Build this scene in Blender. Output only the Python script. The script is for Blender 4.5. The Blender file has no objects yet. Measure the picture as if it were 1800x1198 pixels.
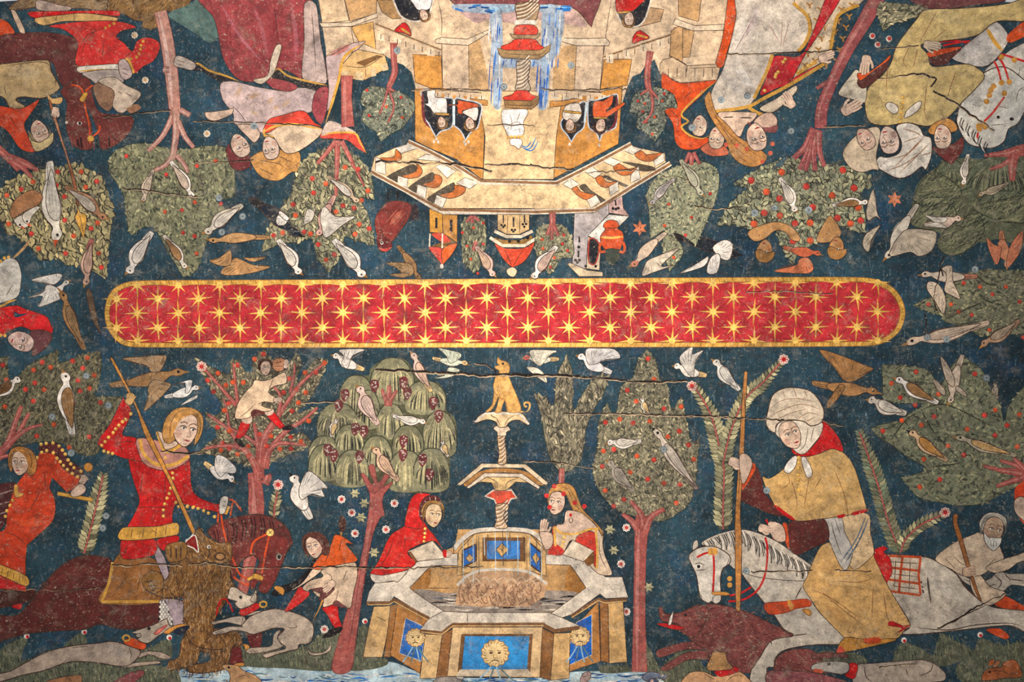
import bpy, math, random
import numpy as np
from mathutils import Vector
from mathutils.geometry import delaunay_2d_cdt

# ------------------------------------------------------------------ camera, world, light, exposure
SC = bpy.context.scene
COL = SC.collection
CAMZ, ZC, FPX = 1.6, 7.0, 1800.0
cam_d = bpy.data.cameras.new('camera'); cam_d.sensor_width = 36.0; cam_d.lens = 36.0; cam_d.clip_end = 100
cam = bpy.data.objects.new('camera', cam_d); COL.objects.link(cam)
cam.location = (0, 0, CAMZ); cam.rotation_euler = (math.pi, 0, 0)      # looking straight up at the vault
SC.camera = cam
world = bpy.data.worlds.new('hall_daylight'); SC.world = world; world.use_nodes = True
wb = world.node_tree.nodes['Background']
wb.inputs[0].default_value = (0.86, 0.93, 1.0, 1); wb.inputs[1].default_value = 0.14
lamp = bpy.data.lights.new('added_uplight', 'AREA'); lamp.shape = 'DISK'; lamp.size = 1.6; lamp.energy = 117; lamp.spread = math.radians(90)  # unseen lamp, added so the vault is brighter mid-span than at its edges
lamp.color = (1.0, 0.95, 0.87)
lo = bpy.data.objects.new('added_uplight', lamp); COL.objects.link(lo)
lo.location = (-0.18, -0.62, 1.2); lo.rotation_euler = (math.pi, 0, 0)
SC.view_settings.view_transform = 'Standard'; SC.view_settings.look = 'None'
SC.view_settings.gamma = 1.0; SC.view_settings.exposure = 0.0; SC.view_settings.use_curve_mapping = False
random.seed(7); RNG = np.random.default_rng(7)

# ------------------------------------------------------------------ the vault as a surface
def surf(x, y):
    return ZC - 0.16 * (y + 0.15) ** 2 - 0.010 * x * x - 0.003 * x ** 4

def at(uv, h=0.0):
    """picture position(s) -> point(s) on the vault, h metres proud of it"""
    uv = np.asarray(uv, float).reshape(-1, 2)
    dx = (uv[:, 0] - 900.0) / FPX; dy = (uv[:, 1] - 599.0) / FPX
    z = np.full(len(uv), ZC)
    for _ in range(14):
        d = z - h - CAMZ
        z = surf(dx * d, dy * d)
    d = z - h - CAMZ
    return np.stack([dx * d, dy * d, z - h], 1)

# ------------------------------------------------------------------ colours and materials
def lin(c):
    c = np.asarray(c, float) / 255.0
    return np.where(c <= .04045, c / 12.92, ((c + .055) / 1.055) ** 2.4)

K = dict(red=(190,30,32), ver=(200,74,36), crim=(184,46,54), dred=(138,32,32), rose=(158,66,70), mar=(92,42,40), marL=(116,60,56),
  gold=(196,146,64), goldL=(228,190,108), goldD=(136,92,40), fl=(208,178,158), flD=(168,132,112), pink=(214,184,172),
  cream=(226,192,150), stone=(204,176,146), stoneL=(214,200,184), ochre=(198,134,62), och=(202,160,104), ochD=(150,106,58), ochL=(216,182,128),
  white=(230,220,210), grey=(178,168,156), gryL=(206,196,184), lilac=(192,176,176), trunk=(162,84,78), trunkD=(122,56,54), trunkL=(188,118,110),
  leaf=(130,126,98), leafL=(184,174,134), leafD=(54,58,46), leafG=(108,118,96), blk=(30,27,30), brn=(112,76,46), brnL=(152,112,72), brnD=(74,50,36),
  hair=(168,112,58), hairB=(186,134,74), hairD=(92,52,46), blue=(44,112,184), blueD=(28,70,130), sky=(150,186,208), foam=(196,210,214), bg=(32,60,78), bgB=(24,70,124),
  fruit=(184,58,50), fruitO=(196,80,48), ink=(66,48,42), char=(70,62,56), teal=(88,120,130), tan=(182,142,98), salm=(206,120,84), liln=(170,150,158))

def nd(nt, t, **kw):
    n = nt.nodes.new(t)
    for k, v in kw.items(): setattr(n, k, v)
    return n

def noise(nt, vec, scale, detail=5, rough=.6, dist=0):
    n = nd(nt, 'ShaderNodeTexNoise'); n.inputs['Scale'].default_value = scale; n.inputs['Detail'].default_value = detail
    n.inputs['Roughness'].default_value = rough; n.inputs['Distortion'].default_value = dist
    nt.links.new(vec, n.inputs['Vector']); return n.outputs['Fac']

def ramp(nt, fac, lo, hi, a=0., b=1.):
    m = nd(nt, 'ShaderNodeMapRange'); m.inputs[1].default_value = lo; m.inputs[2].default_value = hi
    m.inputs[3].default_value = a; m.inputs[4].default_value = b; nt.links.new(fac, m.inputs[0]); return m.outputs[0]

def mixc(nt, fac, a, b, mode='MIX'):
    m = nd(nt, 'ShaderNodeMix', data_type='RGBA', blend_type=mode)
    for s, v in ((m.inputs[0], fac), (m.inputs[6], a), (m.inputs[7], b)):
        if hasattr(v, 'node'): nt.links.new(v, s)
        elif isinstance(v, (int, float)): s.default_value = v
        else: s.default_value = (*v, 1)
    return m.outputs[2]

def mul(nt, a, b):
    m = nd(nt, 'ShaderNodeMath', operation='MULTIPLY')
    for s, v in ((m.inputs[0], a), (m.inputs[1], b)):
        if hasattr(v, 'node'): nt.links.new(v, s)
        else: s.default_value = v
    return m.outputs[0]

def weather(nt, vec, col, amt=1.0):
    """aged distemper on leather: mottling, lost flecks, grime and craquelure, all fixed on the vault"""
    big = noise(nt, vec, 3.2, 6, .62); fine = noise(nt, vec, 30, 7, .72); grit = noise(nt, vec, 150, 4, .7)
    col = mixc(nt, 1.0, col, mixc(nt, ramp(nt, big, .3, .7), (.70, .72, .76), (1.18, 1.15, 1.10)), 'MULTIPLY')
    col = mixc(nt, 1.0, col, mixc(nt, ramp(nt, fine, .30, .70), (.58, .58, .60), (1.40, 1.38, 1.34)), 'MULTIPLY')
    col = mixc(nt, 1.0, col, mixc(nt, ramp(nt, grit, .30, .70), (.74, .74, .75), (1.28, 1.27, 1.25)), 'MULTIPLY')
    grime = mul(nt, ramp(nt, noise(nt, vec, 11, 7, .74, .6), .52, .68), .54 * amt)
    col = mixc(nt, grime, col, tuple(lin((70, 60, 54))))
    worn = mul(nt, ramp(nt, noise(nt, vec, 14, 8, .78, .3), .54, .66), .50 * amt)
    col = mixc(nt, worn, col, mixc(nt, .5, col, tuple(lin((186, 172, 152)))))
    fleck = mul(nt, ramp(nt, noise(nt, vec, 88, 4, .65), .61, .68), ramp(nt, noise(nt, vec, 5, 4), .38, .60, .16, .66 * amt))
    col = mixc(nt, fleck, col, tuple(lin((206, 188, 162))))
    dk = mul(nt, ramp(nt, noise(nt, vec, 110, 4, .65), .39, .32), .55 * amt)
    col = mixc(nt, dk, col, tuple(lin((40, 34, 32))))
    va = nd(nt, 'ShaderNodeVectorMath', operation='MULTIPLY_ADD'); nt.links.new(vec, va.inputs[0])
    va.inputs[1].default_value = (1, 1.8, 1)
    nv = nd(nt, 'ShaderNodeTexNoise'); nv.inputs['Scale'].default_value = 7; nv.inputs['Detail'].default_value = 5; nt.links.new(vec, nv.inputs['Vector'])
    sc = nd(nt, 'ShaderNodeVectorMath', operation='SCALE'); sc.inputs['Scale'].default_value = .34; nt.links.new(nv.outputs['Color'], sc.inputs[0])
    nt.links.new(sc.outputs[0], va.inputs[2])
    vo = nd(nt, 'ShaderNodeTexVoronoi', feature='DISTANCE_TO_EDGE'); vo.inputs['Scale'].default_value = 4.6; nt.links.new(va.outputs[0], vo.inputs['Vector'])
    crack = mul(nt, ramp(nt, vo.outputs['Distance'], .010, .003), ramp(nt, noise(nt, vec, 4.1, 4), .50, .60, 0, .55 * amt))
    col = mixc(nt, crack, col, tuple(lin((58, 44, 38))))
    v2 = nd(nt, 'ShaderNodeTexVoronoi', feature='DISTANCE_TO_EDGE'); v2.inputs['Scale'].default_value = 13; nt.links.new(va.outputs[0], v2.inputs['Vector'])
    c2 = mul(nt, ramp(nt, v2.outputs['Distance'], .018, .006), ramp(nt, noise(nt, vec, 6.3, 5), .54, .62, 0, .42 * amt))
    col = mixc(nt, c2, col, tuple(lin((196, 182, 160))))
    hm = nd(nt, 'ShaderNodeMath', operation='MULTIPLY_ADD'); nt.links.new(grit, hm.inputs[0]); hm.inputs[1].default_value = .5; nt.links.new(fine, hm.inputs[2])
    return col, hm.outputs[0], vo.outputs['Distance']

def paint_material(name, metallic=0.0, rough=.72, amt=1.0):
    m = bpy.data.materials.new(name); m.use_nodes = True; nt = m.node_tree; bs = nt.nodes['Principled BSDF']
    geo = nd(nt, 'ShaderNodeNewGeometry'); vec = geo.outputs['Position']
    at_ = nd(nt, 'ShaderNodeAttribute', attribute_name='Col')
    col, fine, _ = weather(nt, vec, at_.outputs['Color'], amt)
    nt.links.new(col, bs.inputs['Base Color']); bs.inputs['Roughness'].default_value = rough
    bs.inputs['Metallic'].default_value = metallic; bs.inputs['Specular IOR Level'].default_value = .12
    b = nd(nt, 'ShaderNodeBump'); b.inputs['Strength'].default_value = .35; b.inputs['Distance'].default_value = .004
    nt.links.new(fine, b.inputs['Height']); nt.links.new(b.outputs[0], bs.inputs['Normal'])
    return m

def vault_material():
    m = bpy.data.materials.new('vault_blue_ground'); m.use_nodes = True; nt = m.node_tree; bs = nt.nodes['Principled BSDF']
    geo = nd(nt, 'ShaderNodeNewGeometry'); vec = geo.outputs['Position']
    col = mixc(nt, ramp(nt, noise(nt, vec, 2.4, 6, .6), .36, .64), tuple(lin((25, 46, 56))), tuple(lin((42, 72, 87))))
    col = mixc(nt, mul(nt, ramp(nt, noise(nt, vec, 5.5, 5, .6), .54, .70), .45), col, tuple(lin((28, 72, 110))))
    col = mixc(nt, mul(nt, ramp(nt, noise(nt, vec, 7.5, 6, .65, .4), .55, .70), .55), col, tuple(lin((20, 28, 34))))
    st = nd(nt, 'ShaderNodeVectorMath', operation='MULTIPLY'); nt.links.new(vec, st.inputs[0]); st.inputs[1].default_value = (1, .16, 1)
    sk = noise(nt, st.outputs[0], 75, 4, .7)
    col = mixc(nt, mul(nt, ramp(nt, sk, .58, .70), .5), col, tuple(lin((118, 142, 158))))
    col, fine, _ = weather(nt, vec, col, .7)
    nt.links.new(col, bs.inputs['Base Color']); bs.inputs['Roughness'].default_value = .7; bs.inputs['Specular IOR Level'].default_value = .15
    b = nd(nt, 'ShaderNodeBump'); b.inputs['Strength'].default_value = .4; b.inputs['Distance'].default_value = .004
    nt.links.new(fine, b.inputs['Height']); nt.links.new(b.outputs[0], bs.inputs['Normal'])
    return m

def plaster_material():
    m = bpy.data.materials.new('white_plaster'); m.use_nodes = True; nt = m.node_tree; bs = nt.nodes['Principled BSDF']
    geo = nd(nt, 'ShaderNodeNewGeometry')
    col = mixc(nt, noise(nt, geo.outputs['Position'], 12, 5), tuple(lin((222, 224, 230))), tuple(lin((244, 244, 246))))
    nt.links.new(col, bs.inputs['Base Color']); bs.inputs['Roughness'].default_value = .9
    return m

M_PAINT = paint_material('aged_paint'); M_GOLD = paint_material('aged_gilding', .25, .42, .8)
M_VAULT = vault_material(); M_PLASTER = plaster_material()

# ------------------------------------------------------------------ reading traced outlines
ZO = dict(P=(0,0,1), A1=(0,0,.2503), A2=(340,0,.2503), A3=(0,280,.2503), A4=(340,280,.2503), B1=(640,0,.2086), B2=(900,0,.2086), B3=(640,240,.2086), B4=(920,240,.2086),
  C1=(1150,0,.2503), C2=(1440,0,.2503), C3=(1150,270,.2503), C4=(1440,270,.2503), D1=(0,560,.2503), D2=(330,590,.2503), D3=(0,850,.2503), D4=(330,860,.2503),
  E1=(660,600,.2503), E2=(920,590,.2503), E3=(630,860,.2086), E4=(880,830,.2086), F1=(1200,600,.2503), F2=(1440,560,.2503), F3=(1160,880,.2503), F4=(1440,860,.2503),
  G1=(600,1050,.2), G2=(880,1050,.2), G3=(0,1050,.2), G4=(1200,1050,.2), G5=(300,1050,.2), G6=(1440,1050,.2), H1=(860,640,.1169), H2=(540,620,.2171), H3=(1560,380,.217))

def pts(s):
    """'A1 10,20 30,40! ...' -> (n,2) picture positions and corner flags"""
    if not isinstance(s, str):
        a = np.asarray(s, float).reshape(-1, 2); return a, [False] * len(a)
    out, fl, z = [], [], (0, 0, 1)
    for t in s.split():
        if t in ZO: z = ZO[t]; continue
        c = t.endswith('!'); x, y = t.rstrip('!').split(',')
        out.append((z[0] + float(x) * z[2], z[1] + float(y) * z[2])); fl.append(c)
    return np.array(out), fl

def pt(s):
    return pts(s)[0][0]

def spline(P, fl, closed=True, sm=True, step=7.0):
    n = len(P); out = []
    rng = range(n if closed else n - 1)
    for i in rng:
        a, b = P[i], P[(i + 1) % n]; L = np.hypot(*(b - a)); k = max(1, int(math.ceil(L / step)))
        if not sm: 
            k = max(1, int(math.ceil(L / 14.)))
            for j in range(k): out.append(a + (b - a) * j / k)
            continue
        p0 = P[i - 1] if (closed or i > 0) else a; p3 = P[(i + 2) % n] if (closed or i + 2 < n) else b
        m1 = (b - a) if fl[i] else (b - p0) * .5
        m2 = (b - a) if fl[(i + 1) % n] else (p3 - a) * .5
        for m in (m1, m2):
            lm = np.hypot(*m)
            if lm > 1.3 * L and lm > 0: m *= 1.3 * L / lm
        k = max(k, 3)
        for j in range(k):
            t = j / k; t2, t3 = t * t, t ** 3
            out.append((2*t3-3*t2+1)*a + (t3-2*t2+t)*m1 + (-2*t3+3*t2)*b + (t3-t2)*m2)
    if not closed: out.append(P[-1])
    return np.array(out)

def inside(Q, poly):
    x, y = Q[:, 0], Q[:, 1]; r = np.zeros(len(Q), bool); j = len(poly) - 1
    for i in range(len(poly)):
        xi, yi = poly[i]; xj, yj = poly[j]
        if yi != yj:
            r ^= ((yi > y) != (yj > y)) & (x < (xj - xi) * (y - yi) / (yj - yi) + xi)
        j = i
    return r

def tone(c, v=1.0, j=0.0):
    c = np.array(K[c] if isinstance(c, str) else c, float) * v
    if j: c = c * (1 + RNG.normal(0, j)) 
    return np.clip(c, 0, 255)

STEP = 0.0005
CELL = 12; GRIDH = np.zeros((1400 // CELL, 2300 // CELL), int)

class Geo:
    """a flat painted patch with its lines: vertices in picture positions, height above the vault, colour"""
    def __init__(s): s.v, s.h, s.c, s.f, s.sk = [], [], [], [], []
    def _add(s, V, F, col, h, skirt=None):
        b = len(s.v); s.v.extend(map(tuple, V)); s.h.extend([h] * len(V))
        col = np.asarray(col, float)
        s.c.extend([tuple(col)] * len(V) if col.ndim == 1 else list(map(tuple, col)))
        s.f.extend([tuple(b + i for i in f) for f in F])
        if skirt is not None: s.sk.append([b + i for i in skirt])
    def poly(s, P, col, h=0.0, sm=True, step=7.0):
        a, fl = pts(P); B = spline(a, fl, True, sm, step)
        s.polyraw(B, col, h); return B
    def polyraw(s, B, col, h=0.0):
        G = 16.0
        x0, y0 = B.min(0); x1, y1 = B.max(0)
        gx = np.arange(math.ceil(x0 / G), math.floor(x1 / G) + 1) * G; gy = np.arange(math.ceil(y0 / G), math.floor(y1 / G) + 1) * G
        V = [Vector((float(p[0]), float(p[1]))) for p in B]; n = len(V)
        if len(gx) and len(gy):
            Q = np.stack(np.meshgrid(gx, gy), -1).reshape(-1, 2); Q = Q[inside(Q, B)]
            V += [Vector((float(p[0]), float(p[1]))) for p in Q]
        r = delaunay_2d_cdt(V, [], [list(range(n))], 1, 1e-4)
        W = [(p.x, p.y) for p in r[0]]; F = [tuple(f) for f in r[2]]
        used = sorted({i for f in F for i in f}); mp = {k: i for i, k in enumerate(used)}
        F = [tuple(mp[i] for i in f) for f in F]
        cnt = {}
        for f in F:
            for i in range(3):
                e = (f[i], f[(i + 1) % 3]); cnt[tuple(sorted(e))] = None if tuple(sorted(e)) in cnt else e
        b = len(s.v); cc = np.tile(tone(col), (len(used), 1)) * (1 + RNG.normal(0, .055, (len(used), 1))); s._add([W[i] for i in used], F, np.clip(cc, 0, 255), h)
        s.sk.append([(b + e[0], b + e[1]) for e in cnt.values() if e])
    def line(s, P, w, col, h=.45, closed=False, taper=0, sm=True, step=6.0):
        a, fl = pts(P) if isinstance(P, str) else (np.asarray(P, float), [False] * len(P))
        if len(a) < 2: return
        B = spline(a, fl, closed, sm, step); n = len(B)
        if closed: d = np.roll(B, -1, 0) - np.roll(B, 1, 0)
        else: d = np.gradient(B, axis=0)
        L = np.hypot(d[:, 0], d[:, 1]); L[L == 0] = 1; nn = np.stack([-d[:, 1], d[:, 0]], 1) / L[:, None]
        t = np.linspace(0, 1, n)
        if isinstance(w, (tuple, list)): ww = np.interp(t, np.linspace(0, 1, len(w)), w)
        else: ww = np.full(n, float(w))
        if taper: ww = ww * np.clip(np.minimum(t, 1 - t) / taper, .15, 1)
        V = np.concatenate([B + nn * ww[:, None] / 2, B - nn * ww[:, None] / 2])
        m = n if closed else n - 1
        s._add(V, [(i, (i + 1) % n, n + (i + 1) % n, n + i) for i in range(m)], tone(col), h)
    def disc(s, x, y, rx, col, ry=None, h=0.0, n=12, rot=0.0):
        ry = ry or rx; a = np.linspace(0, 2 * math.pi, n, endpoint=False)
        V = np.stack([np.cos(a) * rx, np.sin(a) * ry], 1); c, si = math.cos(rot), math.sin(rot)
        V = np.stack([x + V[:, 0] * c - V[:, 1] * si, y + V[:, 0] * si + V[:, 1] * c], 1)
        s._add(V, [tuple(range(n))], tone(col), h)

def finish(name, g, thing=None, parent=None, mat=None, lift=1):
    """link one mesh object; its height above the vault is one step above whatever it is painted over"""
    V = np.array(g.v); H = np.array(g.h)
    cells = set()
    for f in g.f:
        q = V[list(f)]; a = np.floor(q.min(0) / CELL).astype(int) + 10; b = np.floor(q.max(0) / CELL).astype(int) + 10
        for i in range(a[0], b[0] + 1):
            for j in range(a[1], b[1] + 1): cells.add((min(max(j, 0), GRIDH.shape[0] - 1), min(max(i, 0), GRIDH.shape[1] - 1)))
    J = np.array(sorted(cells)); lv = GRIDH[J[:, 0], J[:, 1]].max() + 1; GRIDH[J[:, 0], J[:, 1]] = lv + lift - 1
    W = at(V, (lv + H) * STEP)
    F = list(g.f); C = list(g.c)
    for loop in g.sk:
        ids = sorted({i for e in loop for i in e}); mp = {k: len(W) + i for i, k in enumerate(ids)}
        W = np.concatenate([W, at(V[ids], -.001)]); C += [C[i] for i in ids]
        F += [(e[1], e[0], mp[e[0]], mp[e[1]]) for e in loop]
    o = None
    if thing is not None:
        if thing.e.get('_set') is None:
            thing.e.location = Vector(at([V.mean(0)], 0)[0]); thing.e['_set'] = 1
            thing.loc = np.array(thing.e.location)
        loc = thing.loc
    else: loc = at([V.mean(0)], 0)[0]
    me = bpy.data.meshes.new(name); me.from_pydata((W - loc).tolist(), [], F)
    ca = me.color_attributes.new('Col', 'FLOAT_COLOR', 'POINT')
    cc = np.ones((len(W), 4), np.float32); cc[:, :3] = lin(np.array(C)); ca.data.foreach_set('color', cc.ravel())
    me.materials.append(mat or M_PAINT)
    o = bpy.data.objects.new(name, me); COL.objects.link(o)
    if thing is not None: o.parent = parent or thing.e
    else: o.location = loc
    return o

LABELS = {}
class Thing:
    def __init__(s, name, label, cat, group=None):
        s.e = bpy.data.objects.new(name, None); COL.objects.link(s.e); s.e.empty_display_size = .05
        s.e['label'] = label; s.e['category'] = cat
        if group: s.e['group'] = group
        LABELS.setdefault(label, []).append(name); s.loc = None

def S(t, name, P, col, ol=None, lines=(), lw=1.1, lc='ink', sm=True, mat=None, sub=None, ow=1.15, hi=()):
    g = Geo(); B = g.poly(P, col, sm=sm)
    if ol: g.line(B, ow, ol, .3, closed=True, sm=False)
    for q, w, c in hi:
        m = tone(c) * .55 + tone(col) * .45; a, _ = pts(q); g.line(q, w, m, .2, taper=.3)
        for k in (-.9, .8): g.line(a + [k * w * .8, k * w * .5], w * .3, m, .22, taper=.4)
    for q in lines: g.line(q, lw, lc, .45, taper=.25)
    return finish(name, g, t, sub, mat)

def Lns(t, name, L, w, c, mat=None, sub=None, taper=.2, sm=True):
    o = None; few = len(L) <= 7; g = Geo()
    for q in L:
        if few: g = Geo()
        g.line(q, w, c, 0, taper=taper, sm=sm)
        if few: o = finish(name, g, t, sub, mat)
    return o if few else finish(name, g, t, sub, mat)

def dots(t, name, s, r, c, c2=None, mat=None, sub=None, sep=False):
    P, _ = pts(s)
    g = Geo(); o = None
    for x, y in P:
        if sep: g = Geo()
        g.disc(x, y, r, tone(c, 1, .06)); 
        if c2: g.disc(x - .15 * r, y - .2 * r, r * .55, c2, h=.3)
        if sep: o = finish(name, g, t, sub, mat)
    if not sep: o = finish(name, g, t, sub, mat); o['kind'] = 'stuff'
    return o

def tf(L, x, y, r, rot=0, fl=1, ry=None):
    a = math.radians(rot); c, s = math.cos(a), math.sin(a); L = np.asarray(L, float) * [r * fl, ry or r]
    return np.stack([x + L[:, 0] * c - L[:, 1] * s, y + L[:, 0] * s + L[:, 1] * c], 1)
# ------------------------------------------------------------------ templates: heads, hands, birds, foliage
def head(t, where, r, rot=0, fl=1, hair=None, skin='fl', hs='bob', look=.15, beard=None):
    """a painted face seen three-quarter, turned towards +x times fl, crown up at rot 0"""
    x, y = pt(where)
    T = lambda L: tf(L, x, y, r, rot, fl)
    if hair:
        shp = {'bob': [(-.62,.95),(-1.0,.98),(-1.28,.45),(-1.22,-.45),(-.72,-1.1),(.1,-1.3),(.75,-1.08),(.98,-.55),(1.0,.05),(.9,.5),(.72,.78),(.62,.3),(.2,0),(-.3,.5)],
               'cap': [(-.75,.2),(-1.05,-.3),(-.7,-1.05),(.1,-1.25),(.7,-1.0),(.85,-.5),(.3,-.6),(-.3,-.3),(-.55,.1)]}[hs]
        st = [T([(-.2 + .12 * i, -1.15), (-.75 + .1 * i, -.6 + .05 * i), (-.95 + .12 * i, .2)]) for i in range(4)] + [T([(.1 + .1 * i, -1.15), (.6 + .06 * i, -.8), (.85 + .02 * i, -.2), (.8, .4)]) for i in range(3)] + [T([(-.1, -1.2 + .08 * i), (-.7, -.8 + .1 * i), (-.9 + .05 * i, 0), (-.75, .6)]) for i in range(4)]
        S(t, 'hair', T(shp), hair, ol='ink', lines=st, lw=.9, lc=tone(hair, .62))
    g = Geo()
    B = g.poly(T([(.05,-.95),(.5,-.8),(.70,-.3),(.70,.2),(.5,.72),(.22,1.0),(-.1,.95),(-.5,.6),(-.66,.05),(-.6,-.5),(-.35,-.85)]), skin)
    g.line(B, 1.3, 'ink', .2, closed=True, sm=False)
    g.poly(T([(-.45,.1),(-.2,.2),(-.12,.45),(-.3,.6),(-.52,.4)]), tone(skin, .93) * [1, .93, .92], .25)
    w = max(.9, r * .055)
    for ex in (-.12, .44):
        g.line(T([(ex-.2,-.10),(ex,-.18),(ex+.18,-.10)]), w * 1.1, 'ink', .5)
        g.disc(*T([(ex, -.06)])[0], r * .13, 'white', r * .07, .4, rot=math.radians(rot))
        g.disc(*T([(ex + .03, -.06)])[0], r * .065, 'blk', h=.55, n=8)
        g.line(T([(ex-.24,-.30),(ex,-.42),(ex+.2,-.34)]), w, 'brn', .5)
    g.line(T([(.2,-.3),(.28,.05),(.42,.32),(.28,.42),(.16,.38)]), w, 'flD', .5)
    g.poly(T([(.08,.62),(.24,.57),(.42,.62),(.25,.70)]), 'rose', .5)
    g.line(T([(.05,.63),(.25,.635),(.44,.62)]), w * .7, 'dred', .6)
    g.line(T([(.12,.84),(.28,.86)]), w * .8, 'flD', .5)
    finish('face', g, t)
    if beard:
        S(t, 'beard', T([(-.55,.3),(-.2,.55),(.1,.5),(.5,.45),(.72,.4),(.7,.9),(.35,1.4),(-.1,1.2),(-.45,.8)]), beard, ol='ink', lines=[T([(-.2+.2*i,.7),(-.1+.2*i,1.15)]) for i in range(4)], lw=.8)
    if hair and hs == 'bob':
        S(t, 'fringe', T([(-.72,.6),(-.85,-.2),(-.62,-.8),(-.1,-1.08),(.4,-1.05),(.15,-.88),(-.25,-.62),(-.5,-.15),(-.6,.3)]), tone(hair, 1.06), lines=[T([(-.5,-.3),(-.3,-.75),(.2,-.95)])], lw=.8, lc=tone(hair, .62))

def hand(t, where, s, rot=0, fl=1, skin='fl', fist=False):
    x, y = pt(where); T = lambda L: tf(L, x, y, s, rot, fl)
    g = Geo(); B = g.poly(T([(-.6,-.38),(.1,-.42),(.3,-.1),(.25,.35),(-.6,.32)]), skin)
    g.line(B, 1.0, 'ink', .1, closed=True, sm=False)
    for k in range(4):
        yy = -.36 + .2 * k; L = (.85, 1.0, .95, .75)[k] * (.45 if fist else 1)
        q = T([(.1, yy), (.1 + L * .5, yy - .04 + .02 * k), (.1 + L, yy + .02 * k)])
        g.line(q, s * .24, 'ink', .3); g.line(q, s * .18, skin, .5)
    q = T([(-.3,.3),(.05,.55),(.4,.62)]) if not fist else T([(-.2,-.3),(.15,-.5),(.4,-.4)])
    g.line(q, s * .26, 'ink', .3); g.line(q, s * .2, skin, .55)
    return finish('hand', g, t)

BG = 'painted birds'
def bird(label, H, T_, fl=1, col='white', wc=None, fat=1.0, wings=None, beak='ochD', tail=None, name='painted_bird', headc=None, wcol=None, legs=False, neck=0):
    """head point, tail tip; fl=1 puts the back to the side that is up when the bird faces right"""
    h = pt(H); e = pt(T_); d = h - e; L = np.hypot(*d); a = math.degrees(math.atan2(d[1], d[0]))
    t = Thing(name, label, 'painted bird', BG)
    Q = lambda P: tf(np.asarray(P, float) * [1, fl * fat], e[0], e[1], L, a, 1)
    lw = 1.0 if L < 70 else 1.3
    tc = tone(tail or tone(col, .93))
    S(t, 'tail', Q([(.34,-.07),(.02,-.07),(0,-.02),(.03,.05),(.34,.08)]), tc, ol='ink', ow=.9, lines=[Q([(.3,.0),(.03,-.02)]), Q([(.3,.04),(.04,.03)])], lw=.8)
    if legs: Lns(t, 'legs', [Q([(.5,.1),(.47,.26),(.52,.28)]), Q([(.42,.1),(.38,.25),(.43,.27)])], 1.5, 'brnD')
    k = neck
    S(t, 'body', Q([(1.0,-.04),(.97,-.12),(.90,-.155),(.83,-.12),(.74+.05*k,-.13+.05*k),(.6,-.17),(.42,-.13),(.25,-.06),(.24,.06),(.4,.14),(.58,.165),(.72,.10),(.82,.0+.02*k),(.9,.03),(.97,.02)]), col, ol='ink', ow=lw,
      hi=[(Q([(.72,.03),(.55,.10),(.38,.08)]), L * .05, tone(col, 1.06))])
    if headc: S(t, 'crest', Q([(1.0,-.05),(.97,-.12),(.90,-.155),(.83,-.1),(.86,.0),(.95,.02)]), headc)
    g = Geo(); g.poly(Q([(.985,-.08),(1.08,-.02),(.98,.0)]), beak, sm=False); g.disc(*Q([(.925, -.07)])[0], max(1.2, L * .02), 'blk', h=.4, n=8)
    finish('beak', g, t)
    wcol = wcol or wc or tone(col, .93)
    if wings is None:
        S(t, 'wing', Q([(.74,-.10),(.70,.03),(.52,.09),(.30,.05),(.10,-.03),(.35,-.10),(.58,-.15)]), wcol, ol='ink', ow=lw,
          lines=[Q([(.6,.02),(.35,.03),(.16,-.02)]), Q([(.6,-.03),(.4,-.02),(.22,-.04)]), Q([(.62,-.08),(.42,-.07)])], lw=.8, lc=tone(wcol, .62))
    else:
        for w in wings:
            P, fl_ = pts(w); root = P[[0, -1]].mean(0); ls = []
            n = len(P)
            for i in range(1, n - 1):
                ls.append(np.array([P[i] * .96 + root * .04, P[i] * .5 + root * .5]))
                if i < n - 2:
                    m = (P[i] + P[i + 1]) / 2; ls.append(np.array([m * .93 + root * .07, m * .45 + root * .55]))
            S(t, 'wing', w, wcol, ol='ink', ow=lw, lines=ls, lw=1.0, lc=tone(wcol, .6))
    return t

def scatter(B, sp, jit=.42):
    x0, y0 = B.min(0); x1, y1 = B.max(0)
    gx = np.arange(x0, x1, sp); gy = np.arange(y0, y1, sp * .86)
    X, Y = np.meshgrid(gx, gy); X = X + (np.arange(len(gy)) % 2)[:, None] * sp / 2
    Q = np.stack([X, Y], -1).reshape(-1, 2) + RNG.uniform(-jit, jit, (X.size, 2)) * sp
    return Q[inside(Q, B)]

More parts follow.
